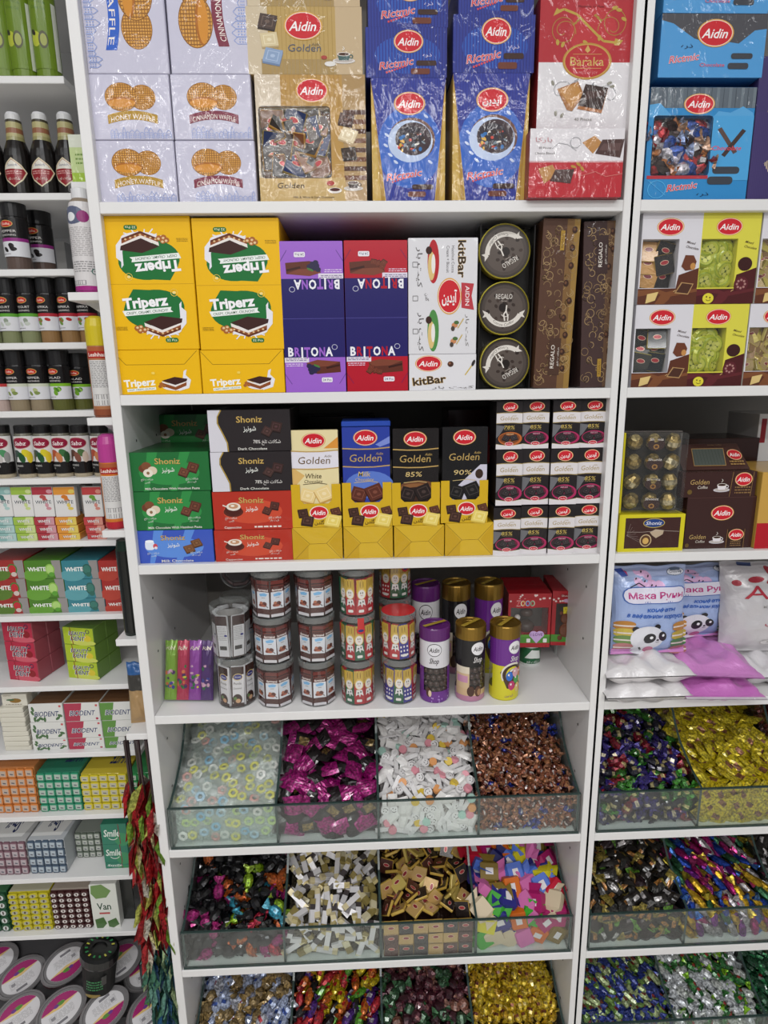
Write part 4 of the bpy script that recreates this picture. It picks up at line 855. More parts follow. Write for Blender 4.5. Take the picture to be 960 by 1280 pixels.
for rl, yb0, yb1, yt0, yt1, cols in (('bottom row', 704, 695.5, 634.5, 630, [(615.5, 649), (649.8, 683), (683.6, 716), (716.6, 750)]), ('middle row', 633, 629.5, 562, 560, [(619, 651.5), (652, 685.5), (686, 719.5), (720, 753)]), ('top row', 561.5, 559, 501, 499, [(619.5, 652), (652.8, 686), (689.5, 723.5), (724.3, 758)])):
    zn = 0
    for k, (a, b) in enumerate(cols):
        t = k / 3; X0, X1, Z0, Z1 = px_box(a, b, yb0 + t * (yb1 - yb0), yt0 + t * (yt1 - yt0), .012, zz); h = (.0855, .0855, .0785)[('bottom row', 'middle row', 'top row').index(rl)]
        kind = 78 if rl == 'top row' and k == 0 else 85
        carton('chocolate_pack', ('small orange 78 percent chocolate pack, only one in the top row' if kind == 78 else 'small pink-swirl 85 percent chocolate pack, %s, %s from the left' % (rl, ORD[k])), 'chocolate pack', X0, X1, zz, min(Z1, SB[1] - .002), .012 + (.004 if k % 2 else 0), .055, '#211c1e' , sp78 if kind == 78 else sp85, 'film', group='small dark chocolate packs', rz=uni(-1, 1)); zn = max(zn, min(Z1, SB[1] - .002))
    zz = zn + .0005
X0, X1, Z0, Z1 = px_box(560, 622, 600, 512, .2, z3); c = Cv(100, 200); c.rect(0, 0, 100, 200, '#3a1416'); c.ell(70, 60, 22, 34, '#7a2026'); 
carton('dark_carton', 'dark maroon carton standing far back behind the 90 percent bars', 'carton', X0, X1, z3, Z1, .2, .1, '#3a1416', c, 'gloss')
X0, X1, Z0, Z1 = px_box(375, 470, 600, 520, .26, z3); carton('dark_carton', 'dark brown carton in the shadow behind the white chocolate bars', 'carton', X0, X1, z3, Z1, .26, .1, '#241816', None, 'gloss')

# right unit, third shelf
X0, X1, Z0, Z1 = px_box(771, 852, 694.5, 643, .012, z3)
c = Cv(400, 250); c.rect(0, 0, 400, 250, '#d3c722'); c.rect(38, 22, 374, 228, '#3f2420'); c.ell(212, 58, 66, 32, '#c8b050', 22); c.ell(212, 58, 62, 28, '#24407e', 22); c.text('Shoniz', 212, 58, 24, '#e4e4ea', w=96, shear=.25, bold=.01)
c.ell(168, 175, 36, 42, '#c8b088'); c.ell(168, 175, 30, 36, '#5a3a24'); c.ell(168, 178, 19, 22, '#d0a860', 14); c.poly([(190, 120), (225, 100), (275, 108), (270, 135), (230, 160), (205, 140)], '#b8a48c'); c.line([(50, 115), (140, 118), (260, 110), (370, 118)], 2, '#b8aaa0')
for k in range(7): c.line([(50, 140), (70 + 12 * k, 60 + 22 * k)], 1.5, '#8a7a76')
carton('praline_box', 'flat brown praline box with yellow border under the clear praline pack', 'box', X0, X1, z3, Z1, .012, .13, '#cabd20', c, 'film')
zpr = Z1 + .0006
X0, X1, Z0, Z1 = px_box(777.5, 852, 641, 541, .012, zpr); w, h = X1 - X0, Z1 - Z0
o = obj('praline_pack', None, None, ((X0 + X1) / 2, .012, zpr), (0, 0, R(-6))); tag(o, 'clear pack of twelve gold pralines with yellow edge', 'pack')
g = G(); g.box(-w / 2, w / 2, .03, .045, 0, h, H('#57524f'), .001); obj('backing_board', g.mesh('backing_board', 'gloss'), o)
g = G(); g.box(-w / 2 - .004, -w / 2, 0, .045, 0, h, H('#cabd20'), .001); obj('yellow_edge', g.mesh('yellow_edge', 'gloss'), o)
g = G(); g.box(-w / 2 + .001, w / 2, .0, .03, .001, h - .001, (1, 1, 1), .004); obj('clear_cover', g.mesh('clear_cover', 'clear_film'), o)
g = G(); g.lathe([(0, -.0095, H('#b8a060')), (.006, -.009, H('#cbb780')), (.0105, -.003, H('#d8caa4')), (.0105, .003, H('#b09860')), (.006, .009, H('#cbb780')), (0, .0095, H('#cbb780'))], 10); pr = g.mesh('praline', 'foil', weld=True)
cr = Cv(60, 60); cr.ell(30, 36, 26, 22, '#3a2622', 18); cr.ell(30, 44, 9, 9, '#a0743c', 12); cr.ell(30, 44, 5, 5, '#4a2c1c', 10); cr.text('Shoniz', 30, 18, 9, '#d8d0c8', w=42, bold=.02)
for r_ in range(4):
    for q in range(3):
        p = obj('praline', pr, o, (-w / 2 + w * (.2 + .3 * q), .018, h * (.14 + .245 * r_)), (R(uni(0, 60)), R(uni(-30, 30)), 0), (1.2, 1.2, 1.45))
        if q == 1: obj('paper_cup', cr.geo(lambda u, v, l: ((u - .5) * .032, .0055 - l, (v - .5) * .028)).mesh('paper_cup', 'gloss'), o, (-w / 2 + w * .5, .0, h * (.14 + .245 * r_)))
c = Cv(460, 350); c.rect(0, 0, 460, 350, '#3b2320'); c.rect(0, 2, 460, 6, '#4e332e'); logo(c, 238, 108, 70, 46); c.text('Golden', 88, 268, 30, '#b89a60', w=110, shear=.12); c.text('Coffee', 108, 300, 18, '#d8d0c4', w=62, shear=.25); cup(c, 218, 282, 54, '#e2dce0', '#c8c2c8', '#3a221c')
c.line([(285, 220), (283, 350)], 2, '#a8844c'); c.rect(290, 225, 395, 350, '#33201a'); c.line([(400, 220), (400, 350)], 2, '#a8844c'); logo(c, 345, 258, 48, 36); c.dashes(310, 300, 382, 342, 3, '#8a6a44', .45); c.ell(20, 325, 14, 14, '#6a5428', 12)
X0, X1, Z0, Z1 = px_box(853, 938, 694, 621, .02, z3); carton('coffee_chocolate_box', 'dark brown coffee chocolate carton at the bottom of its stack', 'carton', X0, X1, z3, Z1, .02, .14, '#3b2320', c, 'gloss')
zc = Z1
c = Cv(460, 150); c.rect(0, 0, 460, 150, '#3b2320'); c.text('Golden', 110, 58, 30, '#b89a60', w=118, shear=.12); c.text('Coffee', 130, 90, 18, '#d8d0c4', w=62, shear=.25); cup(c, 248, 86, 54, '#e2dce0', '#c8c2c8', '#3a221c'); c.line([(312, 0), (300, 150)], 2, '#a8844c'); logo(c, 380, 46, 50, 38); c.dashes(330, 90, 430, 140, 3, '#8a6a44', .45); c.ell(50, 118, 15, 15, '#6a5428', 12); c.line([(440, 0), (430, 150)], 2, '#a8844c')
X0, X1, Z0, Z1 = px_box(851, 943, 621, 590, .02, zc); o = carton('coffee_chocolate_box', 'open brown coffee chocolate carton with raised lid', 'carton', X0, X1, zc, Z1, .02, .08, '#3b2320', c, 'gloss')
w, h = X1 - X0, Z1 - Z0; zl = at(900, 556, .09)[2] - zc
g = G(); g.face([(-w / 2 + .01, .02, h + .0006), (w / 2, .02, h + .0006), (w / 2 + .012, .085, zl), (-w / 2 + .024, .085, zl)], H('#432824')); g.face([(-w / 2 + .01, .022, h), (w / 2, .022, h), (w / 2 + .012, .087, zl), (-w / 2 + .024, .087, zl)], H('#33201c')); obj('lid', g.mesh('lid', 'gloss'), o)
def lidmap(u, v, l): return (-w / 2 + .012 + u * (w - .014) + .013 * v, .02 + .065 * v - l * .8, h + .001 + (zl - h) * v + l)
c = Cv(400, 150); c.poly([(70, 130), (95, 30), (300, 30), (270, 130)], '#a8844c'); c.poly([(74, 127), (98, 33), (296, 33), (267, 127)], '#4e5550')
for k in range(10): c.line([(85 + k * 20, 125), (100 + k * 20, 36)], 2.5, '#3f4642')
logo(c, 350, 70, 42, 28); c.dashes(300, 105, 390, 135, 2, '#a8844c', .5); c.text('Golden Coffee', 250, 12, 6, '#8a6a44', w=90); obj('lid_print', c.geo(lidmap).mesh('lid_print', 'gloss'), o)
X0, X1, Z0, Z1 = px_box(852, 944, 600, 548, .16, z3); carton('coffee_chocolate_box', 'dark brown coffee carton at the back behind the open lid', 'carton', X0, X1, z3, Z1, .16, .1, '#33201d', None, 'gloss')
c = Cv(100, 500); c.rect(0, 0, 100, 330, '#c49a4a'); c.rect(0, 330, 100, 500, '#b01c28'); c.rect(60, 120, 100, 330, '#d8d4da'); c.rect(60, 330, 100, 480, '#dcd6da')
X0, X1, Z0, Z1 = px_box(941, 1010, 694, 590, .012, z3); carton('gift_carton', 'gold and red gift carton at the right edge beside the coffee cartons', 'carton', X0, X1, z3, Z1, .012, .13, '#b8913f', c, 'gloss')
zgc = Z1
X0, X1, Z0, Z1 = px_box(941, 1020, 610, 517, .16, z3); c = Cv(100, 200); c.rect(0, 0, 100, 200, '#cfcdcc'); c.rect(4, 8, 12, 50, '#8a2028'); c.text('GALLAR', 30, 110, 12, '#a8a29c', w=90, rot=90)
carton('gift_carton', 'pale grey carton standing upright in the back right corner', 'carton', X0, X1, z3, Z1, .165, .1, '#bdbab8', c, 'gloss')
# ------------------------------------------------------------------ fourth shelf
z4 = ST[4]
def wav(x, y, k=0.): return math.sin(x * 7.1 + k) * math.cos(y * 5.3 + 1.7 * k) * .5 + math.sin(x * 15.3 + y * 9.7 + 2 * k) * .3 + math.sin(y * 21 - x * 8 + k) * .2
def pouch_fn(w, h, t, seed=0., crimp=.04, wr=.22, side=-1, pu=2.6, pv=3., pe=.6):
    def fn(u, v, l=0.):
        eu = max(0., 1 - abs(2 * u - 1) ** pu) ** pe; vv = min(max((v - crimp) / (1 - 2 * crimp), 0), 1); ev = max(0., 1 - abs(2 * vv - 1) ** pv) ** pe
        d = t * eu * ev * (1 + wr * wav(u * 1.3, v * 1.3, seed)); x = (u - .5) * w * (1 + .02 * wav(v * 2, .3, seed) - .035 * ev)
        return (x, side * (d + .0008) - (l if side < 0 else -l), v * h + .004 * wav(u, 2., seed) * (v > .9))
    return fn
def pouch_mesh(w, h, t, col, seed=0., mat='bag', n=14, wr=.22, band=None, **kw):
    g = G()
    for side in (-1, 1):
        fn = pouch_fn(w, h, t, seed, wr=wr, side=side, **kw)
        for i in range(n):
            for j in range(n):
                P = [fn(a / n, b / n) for a, b in ((i, j), (i + 1, j), (i + 1, j + 1), (i, j + 1))]
                c = col
                if band:
                    for (v0, v1, cc) in band:
                        if v0 <= (j + .5) / n < v1: c = cc
                g.face(P, H(c))
    return g.mesh('pouch', mat, weld=True, smooth=True)
def pouch(name, label, w, h, t, col, cv, loc, rot, seed=0., mat='bag', band=None, wr=.22, cat='bag', n=32, **kw):
    o = tag(obj(name, pouch_mesh(w, h, t, col, seed, mat, n, band=band, wr=wr, **kw), None, loc, rot), label, cat)
    if cv: obj('front_print', cv.geo(pouch_fn(w, h, t, seed, wr=wr, **kw), n, n, .00005, .0007).mesh('front_print', mat), o)
    return o

def stick_mesh(name, w, h, t, cv, col, mat='gloss'):
    g = G(); g.box(-w / 2, w / 2, 0, t, 0, h, H(col), .0015)
    q = cv.geo(lambda u, v, l: ((u - .5) * w * .96, -l, v * h)); g.add(q.v, q.f, q.c); return g.mesh(name, mat)
c = Cv(60, 150); c.rect(0, 0, 60, 150, '#4a2420'); c.rect(0, 46, 60, 116, '#d8dae0'); c.rect(3, 30, 57, 46, '#55201c'); c.text('farmand', 30, 38, 9, '#ece2de', w=50, bold=.05); c.poly([(10, 56), (34, 50), (52, 54), (44, 63), (16, 65)], '#7ab4e0'); c.line([(22, 71), (40, 70)], 2, '#77757a'); c.ell(28, 98, 21, 9, '#7a3626', 14, -12); c.ell(20, 92, 8, 6, '#b06a4c'); c.ell(36, 92, 9, 6, '#5a2a20'); c.ell(30, 104, 13, 4, '#a85a40'); c.line([(36, 96), (54, 110)], 3, '#3a1a14'); c.rect(0, 0, 60, 24, '#6a2a24'); c.rect(0, 14, 60, 20, '#3a1814'); c.rect(0, 138, 60, 150, '#d0ccd0')
far = stick_mesh('wrapped_bar', .0232, .072, .006, c, '#4a2420')
c = Cv(60, 150); c.rect(0, 0, 60, 150, '#3a2622'); c.poly([(6, 40), (60, 28), (60, 150), (6, 150)], '#d4d2d4'); c.ell(32, 38, 24, 13, '#c8b070', 16); c.ell(32, 38, 21, 10, '#2c2c78', 16); c.text('Shoniz', 32, 38, 6, '#e8e8f0', w=30, shear=.2); c.rect(0, 136, 60, 150, '#3a2622'); c.text('Panda', 30, 62, 9, '#3a3434', w=36); c.text('Coconut', 30, 80, 7, '#3a3434', w=40); c.ell(28, 122, 24, 20, '#3a221c'); c.ell(32, 128, 12, 8, '#c89c74'); c.ell(18, 118, 8, 6, '#5a7a3a')
shon = stick_mesh('wrapped_bar', .0225, .075, .006, c, '#d0ced0')
c = Cv(60, 150); c.rect(0, 0, 60, 150, '#3a2a28'); c.rect(5, 34, 58, 146, '#c6c6c8'); c.rect(0, 0, 60, 30, '#3a2624'); c.dashes(8, 40, 52, 90, 8, '#8a8888', .4); c.rect(12, 108, 48, 122, '#3a3838'); c.ell(48, 70, 8, 4, '#2c2c78', 8)
shob = stick_mesh('wrapped_bar', .0225, .075, .006, c, '#c2c2c4')
def bunny(cc, dot, top='#c2a03a'):
    c = Cv(60, 150); c.rect(0, 0, 60, 150, cc); c.poly([(0, 0), (60, 0), (60, 56), (0, 56)], top); c.ell(22, 20, 6, 22, '#d2b04c', 12); c.ell(40, 20, 6, 22, '#d2b04c', 12); c.ell(22, 20, 3, 16, '#8a6a1c', 10); c.ell(40, 20, 3, 16, '#8a6a1c', 10)
    c.ell(31, 60, 27, 24, '#d8b860', 16); c.ell(31, 62, 22, 20, '#e6e0da', 16); c.ell(25, 56, 3, 4, '#2a2420', 8); c.ell(37, 56, 3, 4, '#2a2420', 8); c.ring(31, 62, 7, 6, 2, '#b03a34', 20, 160, 6)
    if dot:
        for k in range(9): c.ell(10 + 20 * (k % 3), 96 + 18 * (k // 3), 5, 5, '#e8e0dc', 8)
    else: c.poly([(14, 84), (48, 84), (56, 112), (40, 104), (34, 118), (26, 104), (8, 112)], '#e0dedc'); c.ell(24, 98, 5, 4, '#2a2624', 8); c.ell(40, 94, 4, 5, '#2a2624', 8)
    c.rr(14, 128, 46, 140, 4, '#e4e0dc'); return c
bun = [stick_mesh('wrapped_figure', .0182, .070, .007, bunny(a, d), a, 'gloss') for a, d in (('#a8242c', False), ('#a8242c', True), ('#1f5a3c', False), ('#b02a30', False), ('#34308a', True))]
TUBR = .0325
def tub_shell(r, h):
    g = G(); n = 28; cc = (1, 1, 1)
    g.lathe([(0, .0, cc), (r * .96, .0, cc), (r, .003, cc), (r, h * .86, cc), (r * .985, h * .865, cc), (r * 1.015, h * .87, cc), (r * 1.015, h * .985, cc), (r * .96, h, cc), (0, h, cc)], n); return g.mesh('clear_wall', 'clear_plastic', weld=True, smooth=False)
def rim(r, h, col):
    g = G(); g.lathe([(r * 1.016, h * .865, H(col)), (r * 1.03, h * .88, H(col)), (r * 1.03, h * .9, H(col)), (r * 1.016, h * .905, H(col))], 28); g = G(); c1 = H(col); g.lathe([(r * 1.02, h * .868, c1), (r * 1.035, h * .875, c1), (r * 1.035, h * .98, c1), (r * .97, h * 1.0, c1)], 28); return g.mesh('lid_rim', 'lid_plastic', weld=True)
SHELL = {}
def tub(label, cx, cy, zb, h, r, bars, n, turn=0., seal=None, cat='tub', grp=None):
    k = (round(r, 4), round(h, 4))
    if k not in SHELL: SHELL[k] = (tub_shell(r, h), rim(r, h, '#d8d8d8'))
    o = obj('sweet_tub', None, None, (cx, cy, zb), (0, 0, R(turn))); tag(o, label, cat, grp)
    obj('clear_wall', SHELL[k][0], o); obj('lid', SHELL[k][1], o)
    for i in range(n):
        a = 2 * math.pi * i / n; q = r * .93
        obj('wrapped_bar', bars(i), o, (q * math.sin(a), -q * math.cos(a), .003), (R(uni(-1.5, 1.5)), R(uni(-3, 3)), a), (1, 1, (h * .86 - .006) / .0735))
    g = G(); g.lathe([(0, .003, H('#2a1a16')), (r * .7, .003, H('#2a1a16')), (r * .7, h * .8, H('#3a241e')), (0, h * .8, H('#3a241e'))], 14); obj('inner_bars', g.mesh('inner_bars', 'gloss', weld=True), o)
    if seal:
        c = Cv(30, 60); c.ell(15, 46, 15, 13, '#c03434', 16); c.rect(4, 0, 26, 46, '#c03434'); c.ell(15, 46, 10, 5, '#28306e', 12)
        obj('red_seal', c.geo(lambda u, v, l: (r * 1.03 * math.sin((u - .5) * .5), -r * 1.03 * math.cos((u - .5) * .5) - l, h * (.62 + .36 * v)), 4).mesh('red_seal', 'gloss'), o, rot=(0, 0, R(seal)))
    return o
TH = .0842
def base_pt(px0, px1, yb, zb, r):
    p = at_floor((px0 + px1) / 2, yb, zb); return p[0], p[1] + r
for name, cols in (('A', [(322, 371, 893), (319, 370, 0), (316, 369, 0)]), ('B', [(374, 423, 892), (371, 422, 0), (368.6, 420, 0)])):
    x, y = base_pt(*cols[0], z4, TUBR); y = .046
    x = at((cols[0][0] + cols[0][1]) / 2, 870, y)[0]
    for k, t in enumerate(('standing on the shelf', 'in the middle of its stack', 'topmost under the shelf board')):
        tub('clear tub of brown chocolate bars, %s, %s bar stack' % (t, 'left' if name == 'A' else 'right'), x + uni(-.0015, .0015), y, z4 + k * (TH + .0005), TH, TUBR, lambda i: far, 8, uni(-20, 20), None, grp='brown chocolate bar tubs')
x = at(448.5, 870, .043)[0]; RB2 = .0305
for k, t in enumerate(('standing on the shelf', 'middle one with red seal', 'topmost under the shelf board')):
    tub('clear tub of rabbit figures, left front stack, %s' % t, x + uni(-.001, .001), .043, z4 + k * (TH + .0005), TH, RB2, lambda i: bun[random.choice((0, 0, 1, 2, 3, 3))], 10, uni(-20, 20), (None, 2, None)[k] and 4, grp='rabbit figure tubs')
x = at(499, 870, .043)[0]
for k, t in enumerate(('standing on the shelf', 'upper one with a red paper top')):
    o = tub('clear tub of rabbit figures, right front stack, %s' % t, x + uni(-.001, .001), .043, z4 + k * (TH + .0005), TH, RB2, lambda i: bun[random.choice((0, 0, 1, 2, 3, 3, 4))], 10, uni(-20, 20), (None, 70)[k], grp='rabbit figure tubs')
g = G(); g.lathe([(RB2 * .99, TH * 1.001, H('#c22c30')), (RB2 * .6, TH * 1.006, H('#c22c30')), (0, TH * 1.007, H('#c22c30'))], 20); obj('paper_top', g.mesh('paper_top', 'gloss', weld=True), o)
x = at(493, 740, .13)[0]
for k in range(3): tub('clear tub of rabbit figures standing in the back row, %s' % ('lowest', 'middle', 'topmost')[k], x, .118, z4 + k * (TH + .0005), TH, RB2, lambda i: bun[random.choice((0, 1, 2, 3))], 10, uni(-20, 20), (None, None, 40)[k], grp='rabbit figure tubs')
# dark tubs on the left
x = at(296, 870, .044)[0]
tub('clear tub of white coconut chocolate bars standing on the shelf', x, .05, z4, .094, .0335, lambda i: shon, 8, 12)
tub('clear tub with bar backs showing, stacked on the coconut bar tub', x - .003, .05, z4 + .0945, .094, .0335, lambda i: shob, 8, -14)
o = tub('dark clear tub lying on its side at the back under the board', at(299, 742, .2)[0], .2, z4 + .19, .075, .031, lambda i: far, 8, 0); o.rotation_euler = (R(75), 0, R(12)); o.location.z = z4 + .2
tub('dark clear tub of brown bars standing behind the coconut bar tubs', at(299, 742, .2)[0], .17, z4, .16, .031, lambda i: far, 8, 0)
# flat bag of four coloured strips
bx0, bx1 = at(206, 875, .05)[0], at(268, 875, .05)[0]
o = obj('candy_strip_bag', None, None, ((bx0 + bx1) / 2, .05, z4 + .001), (R(-16), 0, R(-5))); tag(o, 'clear bag holding green, red, purple and violet sweet strips', 'bag')
cols = ['#7aa52c', '#b0284a', '#8a3a98', '#4a2468']; W4 = bx1 - bx0; H4 = .107
for k, cc in enumerate(cols):
    c = Cv(50, 240); r = random.Random(k); c.rect(0, 0, 50, 240, cc)
    for q in range(14): c.ell(uni_r(r, 8, 42), uni_r(r, 100, 190), uni_r(r, 4, 9), uni_r(r, 4, 9), r.choice(['#c8683a', '#d8c83c', '#3a3a8a', '#2c6a3a', '#d0a0b8', '#4a2a5a']), 9)
    c.text('FUN', 25, 30, 14, '#e4d8c4', w=34, shear=.2, bold=.03); w = W4 / 4 * 1.02; q = Cv(50, 240)
    p = obj('sweet_strip', pouch_mesh(w, H4, .006, cc, k * 2., 'smooth_wrap', 8), o, (-W4 / 2 + W4 * (k + .5) / 4, -.004, .002), (0, 0, 0)); obj('front_print', c.geo(pouch_fn(w, H4, .006, k * 2.), 8, 8, .00004, .0005).mesh('front_print', 'smooth_wrap'), p)
g = G(); g.face([(-W4 / 2 - .004, -.0125, 0), (W4 / 2 + .002, -.0125, 0), (W4 / 2 + .002, -.0125, H4 + .006), (-W4 / 2 - .004, -.0125, H4 + .006)], (1, 1, 1)); obj('clear_bag', g.mesh('clear_bag', 'clear_film'), o)

# sweet canisters with metal lids
def canister(label, kind, cx, cy, zb, r, h, turn=0.):
    lid, bandc, low = {'w': ('#5c2468', '#d6d4d8', '#6a3488'), 'k': ('#8a6c2c', '#1c1a1c', '#b090a8'), 'p': ('#8a6c2c', '#6a2c88', '#c8c02c')}[kind]
    o = obj('sweet_canister', None, None, (cx, cy, zb), (0, 0, R(turn))); tag(o, label, 'canister')
    g = G(); g.lathe([(0, 0, H(low)), (r * .95, 0, H(low)), (r, .003, H(low)), (r, h * .16, H(low))], 30); obj('base', g.mesh('base', 'gloss', weld=True), o)
    g = G(); g.lathe([(r * .5, h * .05, H('#2a1c18')), (r * .5, h * .5, H('#2a1c18')), (0, h * .5, H('#2a1c18'))], 20); obj('inner_core', g.mesh('inner_core', 'gloss', weld=True), o)
    g = G(); g.lathe([(r, h * .48, H(bandc)), (r * 1.002, h * .84, H(bandc))], 30); obj('label_band', g.mesh('label_band', 'gloss', weld=True), o)
    g = G(); c1 = H(lid); g.lathe([(r * 1.0, h * .83, c1), (r * 1.035, h * .835, c1), (r * 1.035, h * .985, c1), (r * 1.0, h, c1), (r * .93, h, c1), (r * .9, h * .985, c1), (r * .6, h * .985, c1), (r * .58, h * .98, c1), (0, h * .98, c1)], 30); lo = obj('lid', g.mesh('lid', 'lid_metal' if kind != 'w' else 'gloss', weld=True), o)
    g = G()
    for s in range(8):
        t0, t1 = -.9 + s * .225, -.9 + (s + 1) * .225; g.face([(r * t0, -.004, h + .0006), (r * t1, -.004, h + .0006), (r * t1, .004, h + .0006), (r * t0, .004, h + .0006)], H('#a88c34'))
    obj('seal_tape', g.mesh('seal_tape', 'gloss'), lo, rot=(0, 0, R(20)))
    c = Cv(600, 220)
    x = 240 if kind == 'w' else 300
    c.ell(x, 72, 96, 52, '#1c1a1c' if kind == 'w' else '#e2e0e2', 30); c.ell(x, 72, 90, 47, '#dedce0' if kind == 'w' else '#e8e6e8', 30); c.text('Aidin', x, 72, 36, '#1c1a1c', w=134, shear=.28, bold=.03); c.text('Shop', x, 160, 44, '#3a3438' if kind == 'w' else '#dedad8', w=124, shear=.35, bold=.02)
    cyl = lambda a0, a1, v0, v1: (lambda u, v, l: ((r * 1.003 + l) * math.sin(a0 + (a1 - a0) * u), -(r * 1.003 + l) * math.cos(a0 + (a1 - a0) * u), h * (v0 + (v1 - v0) * v)))
    obj('label_print', c.geo(cyl(-1.5, 1.5, .48, .84), 30).mesh('label_print', 'gloss'), o)
    c = Cv(600, 300)
    if kind == 'w':
        c.rect(0, 0, 100, 300, low); c.rect(430, 0, 600, 300, low); c.rect(100, 225, 430, 300, low); r_ = random.Random(2)
        for k in range(40):
            xx, yy = uni_r(r_, 0, 600), uni_r(r_, 0, 300)
            if xx < 90 or xx > 440 or yy > 235: c.ell(xx, yy, 8, 8, '#a884c4', 8)
        c.ell(170, 215, 30, 40, '#4a2a20', 16); c.ell(190, 225, 20, 30, '#d8c0a0', 16)
    elif kind == 'k':
        c.rect(0, 0, 190, 300, '#cbb08c'); c.rect(0, 0, 190, 60, '#d8ccb8'); c.rect(20, 80, 170, 140, '#c08aa8'); c.rect(500, 0, 600, 300, '#c8a874'); c.poly([(0, 180), (200, 200), (500, 215), (600, 190), (600, 300), (0, 300)], '#c8aa84'); c.rect(0, 255, 600, 300, '#b07a94')
        c.ell(210, 215, 48, 46, '#4a3026', 18); c.ell(305, 220, 46, 46, '#5a3c2e', 18); c.ell(318, 226, 26, 30, '#a07a58', 14)
    else:
        c.rect(0, 0, 600, 300, '#cfc62c'); c.poly([(110, 60), (180, 0), (600, 0), (600, 90), (420, 200), (200, 200)], '#4a3226')
        for k in range(4): c.ring(280, 80, 150 - 30 * k, 100 - 18 * k, 18, ('#dcd6c8', '#3a2a22', '#cfc62c', '#e2dcd0')[k], 150, 300, 16)
        for xx, yy, q in ((230, 90, '#2c68c0'), (330, 120, '#4a9a4c'), (420, 140, '#c8b85c'), (390, 70, '#c87a4c'), (260, 175, '#b83c6a'), (350, 200, '#d8bc6c'), (430, 210, '#c86a34'), (480, 110, '#8a4a8c'), (310, 60, '#d0a0a8')): c.ell(xx, yy, 46, 42, q, 18); c.ell(xx - 12, yy - 12, 12, 10, '#ece6e2', 8)
        c.text(AR_AIDIN, 230, 262, 20, '#6a2c88', w=110)
    obj('picture_print', c.geo(cyl(-1.6, 1.6, .02, .48), 30).mesh('picture_print', 'gloss'), o)
    g = G(); g.lathe([(r * .985, h * .02, (1, 1, 1)), (r * .985, h * .48, (1, 1, 1))], 28); obj('clear_wall', g.mesh('clear_wall', 'clear_plastic', weld=True), o)
    if kind != 'p':
        b = ball_mesh()
        for k in range(25):
            a = -1.15 + 2.3 * ((k % 5) + .5 * ((k // 5) % 2)) / 4.5; obj('chocolate_ball', b, o, (r * .76 * math.sin(a), -r * .76 * math.cos(a), h * (.075 + .085 * (k // 5))), (0, 0, 0), (.006, .006, .006))
    return o
_b = []
def ball_mesh():
    if not _b:
        g = G(); cc = H('#3a2620'); g.lathe([(math.sin(math.pi * k / 7) if 0 < k < 7 else 0, -math.cos(math.pi * k / 7), cc) for k in range(8)], 12); _b.append(g.mesh('chocolate_ball', 'gloss', weld=True, smooth=True))
    return _b[0]
CH, CRd = .142, .0268
for (x0, x1, kind, lab, tn) in ((522, 564, 'w', 'white and purple sweet canister with purple lid, front row', 10), (566, 608, 'k', 'black sweet canister with gold lid, front row', 22), (608.5, 650.5, 'p', 'purple and yellow canister with coloured balls, front row', 30)):
    canister(lab, kind, at((x0 + x1) / 2, 850, .04)[0], .04, z4, CRd, CH, tn)
for (x0, x1, kind, lab) in ((513, 551, 'w', 'white and purple sweet canister with purple lid, back row'), (551.5, 589, 'k', 'black sweet canister with gold lid, back row'), (591, 631, 'p', 'purple and yellow canister with coloured balls, back row')):
    canister(lab, kind, at((x0 + x1) / 2, 740, .145)[0], .145, z4, CRd + .0005, .182, 12 if kind != 'p' else 25)
# red figure boxes on a green tin
tp_ = at_floor(665, 833, z4); r = .0215; th = at(665, 808, tp_[1])[2] - z4
for k, (dx, lab) in enumerate(((0, 'green and white round tin under the red figure boxes'),)):
    o = obj('small_tin', None, None, (tp_[0], tp_[1] + r, z4)); tag(o, lab, 'tin')
    g = G(); g.lathe([(0, 0, H('#c8ccca')), (r, 0, H('#c8ccca')), (r, th * .12, H('#1d5c38')), (r, th * .5, H('#1d5c38')), (r, th * .9, H('#c8ccca')), (r * .9, th, H('#c8ccca')), (0, th, H('#c8ccca'))], 24); obj('can_body', g.mesh('can_body', 'gloss', weld=True), o)
    c = Cv(300, 100); c.poly([(60, 60), (140, 10), (250, 20), (270, 70), (180, 60)], '#dfe4e0'); c.text(AR_DARK, 160, 80, 14, '#dfe4e0', w=150); obj('label_print', c.geo(lambda u, v, l: ((r + l) * math.sin((u - .5) * 2.4), -(r + l) * math.cos((u - .5) * 2.4), th * (.05 + .85 * v)), 16).mesh('label_print', 'gloss'), o)
zf = z4 + th + .0005; Yf = tp_[1] - .004
def dots(c, n, x0, y0, x1, y1, seed):
    r = random.Random(seed)
    for k in range(n): c.ell(uni_r(r, x0, x1), uni_r(r, y0, y1), 5, 5, '#e6d2d0', 8)
